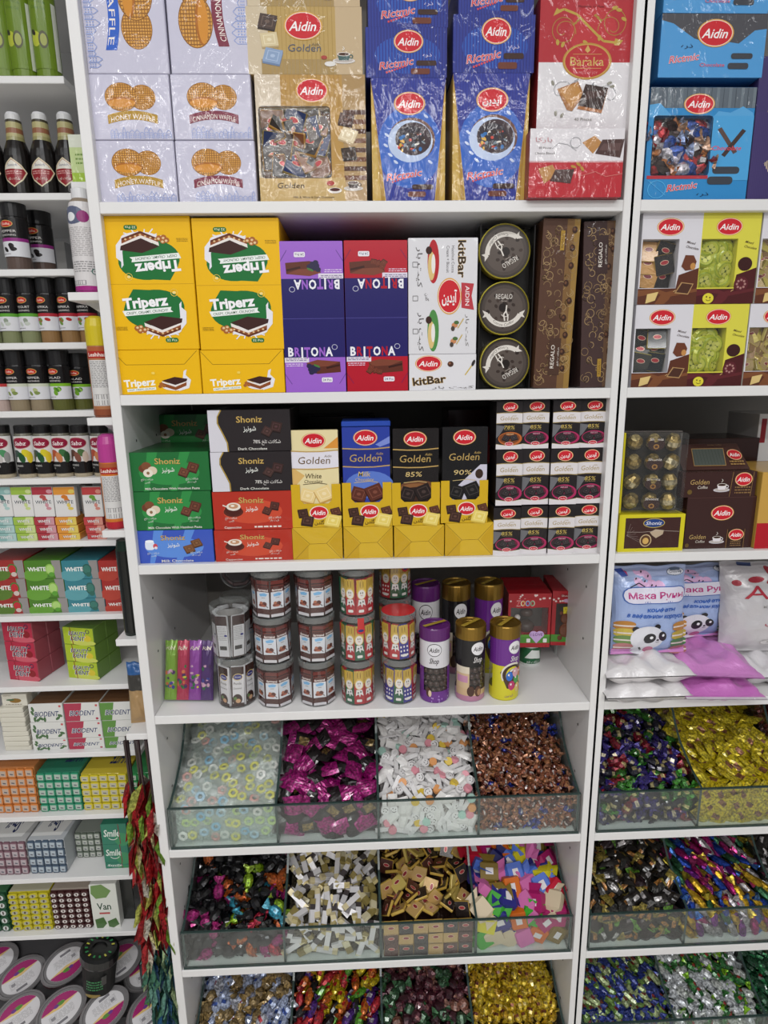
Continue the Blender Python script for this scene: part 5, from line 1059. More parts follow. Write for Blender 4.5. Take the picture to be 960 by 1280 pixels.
def figure_box(label, x0, x1, yb, yt, kind, rz, Y):
    X0, X1, Z0, Z1 = px_box(x0, x1, yb, yt, Y, zf); w, h = X1 - X0, Z1 - Z0; c = Cv(200, 270); RD = '#a81824'
    if kind == 'win':
        c.rect(0, 0, 200, 40, RD); c.poly([(0, 40), (200, 40), (200, 60), (120, 52), (90, 70), (0, 66)], RD); dots(c, 14, 8, 6, 192, 44, 3); c.rect(0, 215, 200, 248, '#4a8a2c'); c.rect(0, 248, 200, 270, RD); c.rect(0, 60, 12, 215, RD); c.rect(188, 50, 200, 215, RD); c.rect(0, 205, 200, 216, '#5a9a34')
        c.rr(30, 26, 130, 72, 14, '#b01c26'); c.text('ZOOO', 80, 48, 26, '#e6e2e0', w=86, bold=.08)
        for k, (q, cc) in enumerate(zip('ZOOO', ('#c8202c', '#d8a020', '#2c6ac0', '#3a8a3c'))): c.text(q, 48 + k * 21, 48, 24, cc, w=19, bold=.04)
        c.ell(122, 205, 20, 18, '#c8a8d8', 14); c.ell(152, 205, 20, 18, '#c8a8d8', 14); c.poly([(103, 210), (171, 210), (137, 250)], '#c8a8d8'); c.text('I LOVE', 137, 205, 14, '#6a3a7a', w=56, bold=.03); c.rr(90, 225, 108, 245, 3, '#e6e0e0'); c.rr(168, 225, 186, 245, 3, '#e6e0e0')
        g = window_body(w, h, .10, w * 12 / 200, w * 188 / 200, h * 56 / 270, h * 200 / 270, H(RD), .05, H('#4a4644'))
        o = obj('figure_box', g.mesh('figure_box', 'gloss'), None, ((X0 + X1) / 2, Y, zf), (0, 0, R(rz))); tag(o, label, 'box'); obj('front_print', c.flat('gloss'), o, scale=(w, 1, h))
        # the chocolate figure behind the window
        g = G()
        for (x, z_, q, qz) in ((0, .3, .2, .24), (0, .56, .16, .17)): g.lathe([(q * w * math.sin(math.pi * k / 6) if 0 < k < 6 else 0, h * (z_ - qz * .5 * math.cos(math.pi * k / 6)), H('#4a3a34')) for k in range(7)], 12, x, .028)
        obj('chocolate_figure', g.mesh('chocolate_figure', 'gloss', weld=True, smooth=True), o); g = G(); g.lathe([(.006 * math.sin(math.pi * k / 5) if 0 < k < 5 else 0, h * .52 - .006 * math.cos(math.pi * k / 5), H('#dcd8d4')) for k in range(6)], 10, -w * .25, .012); obj('hat_bobble', g.mesh('hat_bobble', 'matte', weld=True, smooth=True), o)
        p = G(); p.face([(-w * .44, .001, h * .2), (w * .44, .001, h * .2), (w * .44, .001, h * .8), (-w * .44, .001, h * .8)], (1, 1, 1)); obj('window_pane', p.mesh('window_pane', 'clear_film'), o)
    else:
        c = Cv(120, 270); c.rect(0, 0, 120, 270, RD); dots(c, 14, 6, 6, 114, 60, 6); c.rect(0, 215, 120, 252, '#4a8a2c'); c.rect(18, 60, 105, 215, '#2e2422'); c.rr(36, 14, 88, 30, 5, '#8a141e'); c.text('Shoniz', 62, 22, 9, '#e6d4d0', w=44); c.ell(66, 46, 18, 9, '#c8a0c0')
        c.poly([(50, 78), (108, 72), (110, 110), (52, 116)], '#d8c82c'); c.text('TURKISH', 80, 88, 10, '#3a2c14', w=48, bold=.02, rot=-5); c.text('BEAR', 80, 102, 10, '#3a2c14', w=32, bold=.02, rot=-5)
        o = carton('figure_box', label, 'box', X0, X1, zf, Z1, Y, .10, RD, c, 'gloss', rz=rz)
        g = G()
        for (x, z_, q, qz) in ((.03, .28, .24, .26), (.03, .5, .2, .2), (-.14, .6, .07, .07), (.2, .6, .07, .07), (-.16, .14, .1, .1), (.22, .14, .1, .1)): g.lathe([(q * w * math.sin(math.pi * k / 6) if 0 < k < 6 else 0, h * (z_ - qz * .5 * math.cos(math.pi * k / 6)), H('#6a3c26')) for k in range(7)], 12, x * w, -.0005, sy=.25)
        obj('teddy_picture', g.mesh('teddy_picture', 'gloss'), o)
    return o
figure_box('red figure box with a clear window standing on the small tin', 634, 686, 812, 742, 'win', -3, Yf)
figure_box('narrow red box with brown teddy bear picture by the side panel', 688, 720, 811, 739, 'bear', -6, Yf + .004)
o = obj('small_tin', None, None, (at(708, 806, Yf + .05)[0], Yf + .06, z4)); tag(o, 'pale tin standing far back under the teddy bear box', 'tin'); g = G(); g.lathe([(0, 0, H('#c8ccca')), (r, 0, H('#c8ccca')), (r, th, H('#c8ccca')), (0, th, H('#c8ccca'))], 20); obj('can_body', g.mesh('can_body', 'gloss', weld=True), o)

# ------------------------------------------------------------------ bags on the right unit
def panda_print():
    c = Cv(380, 540); c.rect(0, 0, 380, 540, '#9fb2dc')
    c.rect(0, 0, 380, 60, '#aab8dc'); r = random.Random(3)
    for x, y in ((130, 40), (165, 55), (190, 100), (230, 110), (120, 90), (150, 110)): c.ell(x, y, 30, 20, '#d8aed4', 10, uni_r(r, 0, 90))
    for x, y in ((140, 38), (170, 58), (108, 70), (185, 110), (205, 115), (150, 85)): c.ell(x, y, 4, 7, '#2a2430', 8, 30)
    c.line([(75, 120), (120, 95), (150, 118)], 6, '#2a2430'); c.poly([(10, 20), (50, 12), (70, 55), (40, 60)], '#2c4a9c'); c.poly([(50, 14), (70, 30), (72, 55)], '#b0306a')
    c.ell(320, 38, 48, 22, '#5a6a80', 20); c.ell(320, 38, 45, 19, '#dfe2ea', 20); c.text('Сладкис', 320, 38, 12, '#3a4250', w=66, bold=.01)
    c.rr(40, 118, 372, 220, 44, '#3a62b0'); c.rr(46, 123, 366, 215, 40, '#e2dfee'); c.text('Мака Руны', 210, 170, 36, '#b8307c', w=288, bold=.05)
    c.text('конфеты', 235, 256, 24, '#2f5fb4', w=150, shear=.2, bold=.06); c.text('в вафельном корпусе', 212, 294, 24, '#2f5fb4', w=300, shear=.2, rot=3, bold=.06)
    for cx, ys in ((55, ((350, '#b8803c'), (395, '#c8b048'), (440, '#6a8a4a'), (490, '#b87a7a'))), (345, ((365, '#b8803c'), (420, '#b8a040'), (470, '#4a7a4a'), (520, '#a86a6a')))):
        for y, q in ys: c.ell(cx, y - 8, 50, 20, q, 18); c.ell(cx, y + 12, 50, 18, q, 18); c.rect(cx - 48, y - 2, cx + 48, y + 7, '#e0d4cc')
    c.poly([(0, 505), (120, 500), (240, 530), (380, 505), (380, 540), (0, 540)], '#d08cc8')
    c.ell(105, 372, 18, 17, '#1e1c22', 14); c.ell(212, 358, 17, 16, '#1e1c22', 14)
    c.ell(165, 430, 86, 78, '#dedee6', 30); c.ell(150, 505, 60, 40, '#dedee6', 20); c.ell(175, 430, 30, 34, '#1e1c22', 18, 25); c.ell(243, 420, 22, 32, '#1e1c22', 18, -20); c.ell(182, 424, 9, 10, '#f0f0f4', 10); c.ell(246, 414, 7, 9, '#f0f0f4', 10)
    c.ell(218, 442, 8, 6, '#1e1c22', 10); c.ring(218, 450, 10, 8, 2.5, '#1e1c22', 20, 160, 6); c.ell(182, 508, 26, 22, '#c0688c', 16); c.line([(130, 490), (150, 520)], 10, '#1e1c22'); return c
pp = panda_print()
# white folded bags lying flat, pink bags lying flat
def lying(label, x0, x1, yf, Y, h, L, col, z, seed, cv=None, rz=0., band=None, wr=.62, hem=False):
    a, b = at(x0, yf, Y), at(x1, yf, Y); w = b[0] - a[0]
    return pouch('sweet_bag', label, w, L, h / 2, col, cv, ((a[0] + b[0]) / 2, Y, z + h / 2 + .001), (R(-90), 0, R(rz)), seed, 'bag', band, wr, n=30, pu=4., pv=6., pe=.42, crimp=.004 if not hem else .07)
za = z4
lying('white sweet bag lying flat at the bottom by the left post', 757, 866, 884, -.022, .036, .23, '#d8d5d6', za, 1.)
lying('white sweet bag lying flat on another white bag below the panda', 758, 869, 862, -.016, .036, .23, '#dcd9da', za + .0355, 2.3)
lying('pink sweet bag lying flat lowest, its silver hem over the shelf edge', 860, 957, 886, -.036, .034, .24, '#c877c0', za, 3.1, rz=-4, hem=True, band=[(0, .02, '#d8d4d8')])
lying('pink panda sweet bag lying on the lower pink bag', 851, 951, 855, -.02, .034, .24, '#cc84c6', za + .0345, 4.4, rz=-8, hem=True)
lying('white sweet bag lying flat at the right edge behind the pink ones', 930, 1020, 870, .02, .05, .22, '#d4d2d4', za, 5.)
zp = za + .073; p0, p1 = at(763, 838, .03), at(856, 838, .03); top = at(810, 708, .05)[2]
pouch('panda_bag', 'light blue panda sweet bag standing in front beside the left post', p1[0] - p0[0], top - zp, .022, '#9fb2dc', pp, ((p0[0] + p1[0]) / 2, .042, zp), (R(-7), 0, R(1)), .6, wr=.13, band=[(0, .05, '#d08cc8')])
p0, p1 = at(822, 815, .1), at(908, 815, .1); top = at(870, 706, .11)[2]
pouch('panda_bag', 'light blue panda sweet bag half hidden behind the front one', p1[0] - p0[0] + .012, top - zp, .02, '#94a8d4', pp, ((p0[0] + p1[0]) / 2, .105, zp), (R(-6), 0, R(4)), 1.7, wr=.13, band=[(0, .05, '#d08cc8')])
c = Cv(380, 540); 
for x, y, a in ((52, 118, -60), (128, 96, -8), (200, 100, -30), (195, 55, 60)): c.ell(x, y, 34 if a != -60 else 18, 17, '#9c2434', 14, a)
c.text('Ag', 160, 168, 80, '#a82a3a', w=170); c.text('конфеты', 230, 250, 16, '#8a8684', w=160); c.text('чернослив', 250, 360, 26, '#a83a4c', w=180, bold=.02); c.ell(230, 340, 20, 12, '#a82a3a', 12); c.ell(200, 470, 50, 18, '#b8b6b4', 16); c.ell(200, 470, 46, 15, '#d6d4d4', 16); c.rect(70, 5, 130, 24, '#3a4a78')
p0, p1 = at(902, 830, .06), at(1010, 830, .06); top = at(950, 706, .07)[2]
pouch('prune_bag', 'silver white sweet bag with red leaf print at the right edge', p1[0] - p0[0], top - za - .055, .03, '#c4c2c4', c, ((p0[0] + p1[0]) / 2, .075, za + .053), (R(-9), 0, R(-4)), 2.9, wr=.2)
# ------------------------------------------------------------------ glass bins with loose sweets
def slab(g, P, x0, x1):
    """a pane cut to the outline P in depth and height, x0..x1 thick; broad faces clear, narrow faces the dark cut edge"""
    g.face([(x0, y, q) for y, q in P], (1, 1, 1), 0); g.face([(x1, y, q) for y, q in P[::-1]], (1, 1, 1), 0)
    for a, b in zip(P, P[1:] + P[:1]): g.face([(x0, *a), (x1, *a), (x1, *b), (x0, *b)], (1, 1, 1), 1)
def bin_tray(label, row, xs):
    zb = ST[row]; o = obj('sweet_bin', None, None, ((xs[0] + xs[-1]) / 2, 0, zb)); tag(o, label, 'bin'); cx = (xs[0] + xs[-1]) / 2; LH = .086
    P = [(.008, .0), (.37, .0), (.37, .235), (.155, .235), (.145, .20), (.135, .178), (.118, .152), (.094, .126), (.055, .104), (.022, LH + .004), (.008, LH)]
    for x in xs:
        g = G(); slab(g, P, x - cx - .0022, x - cx + .0022); obj('divider', g.mesh('divider', ['glass', 'glass_edge']), o)
    g = G(); xa, xb = xs[0] - cx - .003, xs[-1] - cx + .003
    for y in (.003, .007): g.face([(xa, y, 0), (xb, y, 0), (xb, y, LH), (xa, y, LH)], (1, 1, 1), 0)
    for z0, z1 in ((LH, LH + .0001), (0, .0028)):
        g.face([(xa, .003, z1), (xb, .003, z1), (xb, .007, z1), (xa, .007, z1)], (1, 1, 1), 1)
    g.face([(xa, .003, 0), (xa, .007, 0), (xa, .007, LH), (xa, .003, LH)], (1, 1, 1), 1); g.face([(xb, .003, 0), (xb, .007, 0), (xb, .007, LH), (xb, .003, LH)], (1, 1, 1), 1)
    g.box(xa, xb, .0025, .003, 0, .0032, (1, 1, 1), 0, 1); g.box(xa, xb, .0025, .003, LH - .002, LH, (1, 1, 1), 0, 1)
    obj('front_pane', g.mesh('front_pane', ['glass', 'glass_edge']), o)
    g = G(); g.box(xa, xb, .008, .37, .0002, .0025, (1, 1, 1)); obj('bottom_pane', g.mesh('bottom_pane', 'glass'), o)
    return o
MX = [.0065, .1995, .3873, .575, .7615]
RX = [X0R + .0065, X0R + .2, X0R + .392, X0R + .585, X0R + .793]
for row, nm in ((5, 'upper'), (6, 'middle'), (7, 'lowest')):
    bin_tray('clear glass sweet bin with four compartments, %s row of the middle unit' % nm, row, MX)
    bin_tray('clear glass sweet bin of the right unit, %s row' % nm, row, RX)

def pillow(w, h, t, c1, c2=None, patch=None, n=6, mat='wrap', split=.5, seed=0, name='sweet_packet', bend=.0):
    r = random.Random(seed); g = G()
    ph = uni_r(r, 0, 6)
    def f(u, v, s):
        e = (max(0, 1 - abs(2 * u - 1) ** 2.5) * max(0, 1 - abs(2 * v - 1) ** 2.5)) ** .6; zz = bend * ((2 * u - 1) ** 2)
        return ((u - .5) * w, (v - .5) * h * (1 - .12 * e), s * t * e * (1 + .3 * wav(u * 1.6, v * 1.6, ph)) + zz + s * .0002)
    for s in (-1, 1):
        for i in range(n):
            for j in range(n):
                um, vm = (i + .5) / n, (j + .5) / n; c = c1 if um > split or not c2 else c2
                if patch and .35 < um < .75 and .25 < vm < .75: c = patch
                g.face([f(a / n, b / n, s) for a, b in ((i, j), (i + 1, j), (i + 1, j + 1), (i, j + 1))], H(c))
    return g.mesh(name, mat, weld=True)
def bar_m(L, w, t, bands, mat='smooth_wrap', name='wrapped_stick'):
    g = G(); x = -L / 2
    for fr, c in bands: g.box(x, x + L * fr, -w / 2, w / 2, -t / 2, t / 2, H(c)); x += L * fr
    return g.mesh(name, mat)
def bow(col, s=.019, lab=True, seed=0):
    r = random.Random(seed); g = G(); c = H(col); t = s * .55
    top = [(-s * .8, -s, t), (s * .8, -s, t), (s * .8, s, t), (-s * .8, s, t)]; bot = [(x, y, -t) for x, y, _ in top]
    g.add(top + bot, [(0, 1, 2, 3), (7, 6, 5, 4), (0, 4, 5, 1), (3, 2, 6, 7)], c)
    for sg in (-1, 1):
        a = [(sg * s * .8, -s, t), (sg * s * .8, s, t), (sg * s * .8, s, -t), (sg * s * .8, -s, -t)]; b = [(sg * s * 1.1, -s * .5, t * .3), (sg * s * 1.1, s * .5, t * .3), (sg * s * 1.1, s * .5, -t * .3), (sg * s * 1.1, -s * .5, -t * .3)]; d = [(sg * s * 1.75, -s * uni_r(r, .8, 1.1), t * uni_r(r, -.4, .5)), (sg * s * 1.8, s * uni_r(r, .7, 1.1), t * uni_r(r, -.2, .6))]
        for k in range(4): g.face([a[k], a[(k + 1) % 4], b[(k + 1) % 4], b[k]], c)
        g.face([b[0], b[1], d[1], d[0]], c); g.face([b[3], b[2], d[1], d[0]], c)
    if lab:
        for q in (t + .0003, -t - .0003): g.face([(-s * .3, -s * .45, q), (s * .35, -s * .45, q), (s * .35, s * .4, q), (-s * .3, s * .4, q)], H('#d6d2d4'))
    return g.mesh('foil_sweet', 'card', weld=False)
def torus(R0, r0, col, hexa=6, name='gummy_ring'):
    g = G(); n, m = 12, 6
    def p(i, j): a, b = 6.283 * i / n, 6.283 * j / m; q = R0 * (1 + .08 * math.cos(hexa * a)) + r0 * math.cos(b); return (q * math.cos(a), q * math.sin(a), r0 * math.sin(b))
    for i in range(n):
        for j in range(m): g.face([p(i, j), p(i + 1, j), p(i + 1, j + 1), p(i, j + 1)], H(col))
    return g.mesh(name, 'gloss', weld=True, smooth=True)
def disc(r, t, col, face=None, name='button_sweet'):
    g = G(); g.lathe([(0, -t, H(col)), (r * .9, -t, H(col)), (r, 0, H(col)), (r * .9, t, H(col)), (0, t, H(col))], 14)
    if face:
        for s in (-1, 1):
            z_ = s * (t + .0002)
            for k in range(8): a, b = 3.5 + k * .29, 3.5 + (k + 1) * .29; g.face([(r * q * math.cos(v), r * q * math.sin(v), z_) for q, v in ((.5, a), (.62, a), (.62, b), (.5, b))], H(face))
            for x in (-.28, .28): g.face([(r * (x + .1 * math.cos(k)), r * (.2 + .16 * math.sin(k)), z_) for k in range(6)], H(face))
    return g.mesh(name, 'gloss', weld=False)
SLOPE = R(19)
def pile(row, xa, xb, name, label0, stuff_label, cat, group, picks, sp, thick, spin=None, tiltr=22, lift=0., L=.245, front=True, child=None, grid=None, asp=1., yb=.36, fz=None):
    """sweets heaped against the front pane and sloping up to the back; picks: [(mesh, weight)]"""
    zb = ST[row] + .003; lip = ST[row] + .078 + lift; ms = [m for m, w, *_ in picks for _ in range(w)]; word = {p[0].name: (p[2] if len(p) > 2 else '') for p in picks}; wd = xb - xa - .012; n = 0
    def place(x, y, q, th, tiltr=tiltr):
        tiltr = tiltr if th == SLOPE else 6
        ph = (spin if spin is not None else uni(-180, 180)) + (uni(-22, 22) if spin is not None else 0)
        m = random.choice(ms)
        Mx = Matrix.Translation((x, y, q)) @ Matrix.Rotation(th, 4, 'X') @ Matrix.Rotation(R(ph), 4, 'Z') @ Matrix.Rotation(R(uni(-tiltr, tiltr)), 4, 'X') @ Matrix.Rotation(R(uni(-tiltr, tiltr)), 4, 'Y')
        return m, Mx
    deep = []
    nx = max(2, int(wd / sp)); ny = max(2, int(L / (sp * asp)))
    items = []
    for j in range(ny):
        for i in range(nx):
            x = xa + .006 + wd * (i + .5 + .5 * (j % 2) - .25 + uni(-.2, .2)) / nx; x = min(max(x, xa + .006 + sp * .32), xb - .006 - sp * .32)
            s = L * (j + .5 + uni(-.25, .25)) / ny; bump = .008 * wav(x * 14, s * 14, row)
            items.append((x, .026 + s * math.cos(SLOPE), lip + s * math.sin(SLOPE) * 1.05 + bump + uni(0, .3) * thick, SLOPE))
    if front:
        nf = max(1, int((lip - zb) / (sp * asp)))
        for j in range(nf):
            for i in range(nx):
                if grid: items.append((xa + .006 + wd * (i + .5) / nx, .0085 + thick * .6, zb + (lip - zb) * (j + .5) / nf, None))
                else:
                    x = xa + .006 + wd * (i + .5 + .3 * (j % 2) - .15 + uni(-.2, .2)) / nx; x = min(max(x, xa + .006 + sp * .4), xb - .006 - sp * .4)
                    items.append((x, .0125 + thick * uni(1., 1.5), max(zb + sp * .5, zb + (lip - zb) * (j + .5 + uni(-.2, .2)) / nf), R(89)))
    random.shuffle(items) if len(items) > 300 else None
    for it in items[:300]:
        if it[3] is None: m = random.choice(ms); Mx = Matrix.Translation(it[:3]) @ Matrix.Rotation(R(90), 4, 'X') @ Matrix.Rotation(R(uni(-3, 3)), 4, 'Z')
        else: m, Mx = place(*it)
        o = bpy.data.objects.new(name, m); COL.objects.link(o); o.matrix_world = Mx; n += 1
        fx = (it[0] - xa) / (xb - xa); fs = (it[1] - .026) / (L * .95); lr = 'left' if fx < .33 else ('right' if fx > .67 else 'centre')
        where = ('low behind the glass, ' if it[2] < zb + (lip - zb) * .5 else 'high behind the glass, ') if it[3] != SLOPE else ('heap front, ' if fs < .34 else ('heap middle, ' if fs < .67 else 'heap back, '))
        wd_ = word[m.name]; lab = (wd_ + ' ' if wd_ else '') + label0; tag(o, lab + ', ' + where + lr, cat, group)
        if child: obj(child[0], random.choice(child[1]), o, (uni(-.006, .006), uni(-.004, .004), .0))
    # the sweets underneath and at the back, too many to tell apart
    g = G(); sp2 = sp * 1.25; nx = max(2, int(wd / sp2)); Lb = .36; ny = max(2, int(Lb / sp2))
    pts = [(xa + .008 + sp * .3 + (wd - .004 - sp * .6) * (i + .5 + uni(-.25, .25)) / nx, s, 0) for j in range(ny) for i in range(nx) for s in [Lb * (j + .5 + uni(-.2, .2)) / ny]]
    cache = {}
    for x, s, _ in pts:
        y = .04 + s * math.cos(SLOPE)
        if y > yb: continue
        dz = thick * (1.1 if s < L else .0) 
        m, Mx = place(x, y, min(lip + s * math.sin(SLOPE) * 1.05 + .008 * wav(x * 14, s * 14, row) - dz, ST[row] + .225), SLOPE)
        if m.name not in cache:
            v = np.empty(len(m.vertices) * 3); m.vertices.foreach_get('co', v); cl = np.empty(len(m.loops) * 4, np.float32); m.attributes['Col'].data.foreach_get('color', cl); cl = cl.reshape(-1, 4)
            cache[m.name] = (v.reshape(-1, 3), [tuple(p.vertices) for p in m.polygons], [tuple(cl[p.loop_start][:3]) for p in m.polygons])
        v, f, c = cache[m.name]; A = np.array(Mx); g.add(v @ A[:3, :3].T + A[:3, 3], f, c)
    if g.v: tag(obj(name + '_heap', g.mesh(name + '_heap', picks[0][0].materials[0].name if not child else 'sachet_film')), stuff_label, cat, None, 'stuff')
    # the solid fill of sweets that carries the visible ones
    f0 = lip - thick * 2.2; P = [(.012 + thick * 1.6, zb), (.35, zb), (.35, f0 + .325 * math.tan(SLOPE)), (.03 + thick, f0), (.012 + thick * 1.6, f0 - .004)]
    cc = (cache[next(iter(cache))][2][0] if cache else (.2, .2, .2)) if not fz else H(fz); g = G(); x0, x1 = xa + .005, xb - .005
    g.face([(x0, *p) for p in P], cc); g.face([(x1, *p) for p in P[::-1]], cc)
    for a, b in zip(P, P[1:] + P[:1]): g.face([(x0, *a), (x1, *a), (x1, *b), (x0, *b)], cc)
    tag(obj(name + '_fill', g.mesh(name + '_fill', 'wrap')), 'inside of the heap: ' + stuff_label, cat, None, 'stuff')
    return n
def V(*rows): return list(rows)
# upper row, middle unit
sach = [pillow(.046, .036, .0045, '#dcebe0', None, None, 4, 'sachet_film', seed=k, name='gummy_sachet') for k in range(3)]
rings = [torus(.0066, .0029, c) for c in ('#d8d45c', '#d8d45c', '#e0e0dc', '#d8a098', '#7cb4d4', '#e2e0dc', '#b8d080', '#a8c8dc')]
pile(5, MX[0], MX[1], 'gummy_sachet', 'clear gummy ring sachet, leftmost upper bin', 'clear gummy ring sachets underneath in the leftmost bin', 'sweet', 'gummy ring sachets', V((sach[0], 1), (sach[1], 1), (sach[2], 1)), .019, .006, child=('gummy_ring', rings), fz='#b9c9c2', tiltr=18)
pk = [pillow(.062, .036, .008, '#9c1470', '#1c1418', None, 8, 'wrap', .42, k, 'pink_packet', .004) for k in range(3)] + [pillow(.055, .036, .008, '#1e161a', '#961470', '#8a7444', 8, 'wrap', .3, 9, 'pink_packet')]
pile(5, MX[1], MX[2], 'pink_packet', 'magenta and black packet, upper bin beside gummies', 'magenta and black packets underneath', 'sweet', 'magenta and black packets', V((pk[0], 2, 'bright'), (pk[1], 2, 'glossy'), (pk[2], 1, 'creased'), (pk[3], 2, 'picture-sided')), .033, .010, fz='#2a0f20', tiltr=25)
wh = [bar_m(.036, .0085, .003, [(.25, '#d2d0d0'), (.5, '#dedcdc'), (.25, '#d2d0d0')], 'gloss', 'smiley_sweet'), disc(.0088, .003, '#dedcdc', '#3a3434', 'smiley_sweet'), disc(.0085, .0045, '#d8ba48', None, 'smiley_sweet'), disc(.0085, .0045, '#d8909c', None, 'smiley_sweet'), disc(.0085, .0045, '#d89860', None, 'smiley_sweet'), disc(.0085, .004, '#a8ccc0', None, 'smiley_sweet'), pillow(.032, .018, .004, '#dcdad8', None, None, 4, 'gloss', seed=4, name='smiley_sweet')]
pile(5, MX[2], MX[3], 'smiley_sweet', 'sweet, pale third upper bin', 'white smiley sweets underneath', 'sweet', 'white smiley sweets', V((wh[0], 8, 'white stick'), (wh[1], 5, 'white smiley'), (wh[2], 1, 'yellow button'), (wh[3], 1, 'pink button'), (wh[4], 1, 'orange button'), (wh[5], 1, 'mint button'), (wh[6], 4, 'white paper')), .0142, .005, fz='#b5b0ae', tiltr=30)
bz = [twist('#8a5038', '#a8694a', '#cfc4c0', .0066, .0065, .0085), twist('#6a3426', '#b07a5c', '#d2c8c4', .0066, .0065, .0085), twist('#a06a44', '#c89070', '#7a3a2c', .0066, .0065, .0085), twist('#26308a', '#3a4ab0', '#d0d0d8', .0066, .0065, .0085)]
pile(5, MX[3], MX[4], 'copper_sweet', 'tiny twist sweet, fourth upper bin', 'tiny copper wrapped sweets underneath', 'sweet', 'copper wrapped sweets', V((bz[0], 7, 'copper'), (bz[1], 6, 'dark copper'), (bz[2], 5, 'pale copper'), (bz[3], 2, 'blue')), .0138, .006, fz='#4a2820', tiltr=40)
# middle row
bk = [twist('#141416', '#1c1c20', '#26262a', .011, .014, .013), twist('#c8642c', '#b8581f', '#d88a4a', .011, .014, .013), twist('#8ab020', '#a0c03c', None, .011, .014, .013), twist('#9c1c6c', '#b0307c', None, .011, .014, .013), twist('#3a98b4', '#5ab0c8', None, .011, .014, .013), twist('#b82440', '#c83c54', None, .011, .014, .013)]
pile(6, MX[0], MX[1], 'twist_sweet', 'twist sweet, dark leftmost middle-row bin', 'dark twist-wrapped sweets underneath', 'sweet', 'black and bright twist sweets', V((bk[0], 14, 'black'), (bk[1], 2, 'orange'), (bk[2], 2, 'lime green'), (bk[3], 2, 'magenta'), (bk[4], 1, 'sky blue'), (bk[5], 1, 'red')), .0205, .010, fz='#101012', tiltr=30)
ws = [bar_m(.052, .0105, .007, [(.22, '#9a8a54'), (.42, '#d4d2d4'), (.18, '#3a3434'), (.18, '#8a7c48')], 'smooth_wrap'), bar_m(.052, .0105, .007, [(.3, '#d2d0d2'), (.25, '#4a4446'), (.25, '#d4d2d4'), (.2, '#b8aa78')], 'smooth_wrap'), bar_m(.052, .0105, .007, [(.2, '#cfc29a'), (.6, '#d6d4d6'), (.2, '#cfc29a')], 'smooth_wrap'), bar_m(.03, .013, .007, [(.5, '#8a7c48'), (.5, '#cfc6a4')], 'smooth_wrap')]
pile(6, MX[1], MX[2], 'wrapped_stick', 'gold-ended wrapped stick, second middle-row bin', 'white and gold sticks underneath', 'sweet', 'white and gold sticks', V((ws[0], 3, 'white and dark'), (ws[1], 3, 'striped'), (ws[2], 3, 'all white'), (ws[3], 2, 'short khaki')), .0205, .008, fz='#4a4436', tiltr=32)
sq = [tile_mesh('#b8965c', '#c8a850', '#8a2a34', .029), tile_mesh('#4a261e', '#b89640', '#a03038', .029), tile_mesh('#2a2220', '#b89640', '#a03038', .029), tile_mesh('#c0aa5c', '#b8a050', '#8a2a34', .029)]
pile(6, MX[2], MX[3], 'chocolate_square', 'gold-edged chocolate square, third middle-row bin', 'chocolate squares underneath', 'sweet', 'gold-edged chocolate squares', V((sq[0], 4, 'tan'), (sq[1], 5, 'brown'), (sq[2], 4, 'dark'), (sq[3], 1, 'yellow-gold')), .0265, .007, fz='#2a1812', tiltr=58, grid=True, asp=.82)
cl = ['#b81c34', '#8a1a50', '#2c2c78', '#c86aa4', '#c8641c', '#3a9a2c', '#4a6ac0', '#cfc428', '#7a6428', '#1c1c58', '#a01c60', '#c8b89c']
bw = [bow(c, .0185, k % 2 == 0, k) for k, c in enumerate(cl)]
pile(6, MX[3], MX[4], 'foil_sweet', 'foil bow sweet, fourth middle-row bin', 'coloured foil sweets underneath', 'sweet', 'coloured foil sweets', [(b, 1, w_) for b, w_ in zip(bw, ('red', 'plum', 'navy', 'pink', 'orange', 'green', 'sky blue', 'yellow', 'olive gold', 'dark navy', 'magenta', 'cream'))], .027, .012, fz='#3a1a38', tiltr=38)
# lowest row
gb = [twist('#8a744c', '#a88c58', '#b09868', .0115, .013, .012), twist('#a8b4d0', '#c8ccd8', '#3a58a8', .0115, .013, .012), twist('#c4c6d0', '#8a90a8', '#b03a44', .0115, .013, .012)]
pile(7, MX[0], MX[1], 'gold_blue_sweet', 'twist sweet, lowest row leftmost bin', 'gold and silvery blue sweets underneath', 'sweet', 'gold and silvery blue sweets', V((gb[0], 4, 'gold'), (gb[1], 3, 'silvery blue'), (gb[2], 1, 'silver')), .0185, .010, spin=60, fz='#4a3c2a', front=False, tiltr=30)
oy = [twist('#c86a24', '#a84c1c', '#c83428', .009, .017, .009), twist('#cfb81c', '#c8a41c', '#b82c2c', .009, .017, .009), twist('#4a1e78', '#3a1860', '#d0c8d8', .009, .017, .009), twist('#b02430', '#8a1820', None, .009, .017, .009), twist('#1c1a1c', '#2a2628', None, .009, .017, .009), twist('#5a9a2c', '#4a8a24', None, .009, .017, .009)]
pile(7, MX[1], MX[2], 'bright_twist', 'long twist sweet, lowest row second bin', 'orange and yellow long sweets underneath', 'sweet', 'long bright twist sweets', V((oy[0], 4, 'orange'), (oy[1], 4, 'yellow'), (oy[2], 2, 'purple'), (oy[3], 2, 'red'), (oy[4], 4, 'black'), (oy[5], 1, 'green')), .0205, .009, spin=65, fz='#1c1410', front=False, tiltr=25)
dr = [twist('#4a1a28', '#6a4048', '#7a4a4c', .0115, .012, .012), twist('#2c5034', '#3c6a44', '#8aa890', .0115, .012, .012), twist('#8a5a4c', '#a87c70', '#b8948a', .0115, .012, .012), twist('#3a1420', '#5a3440', None, .0115, .012, .012)]
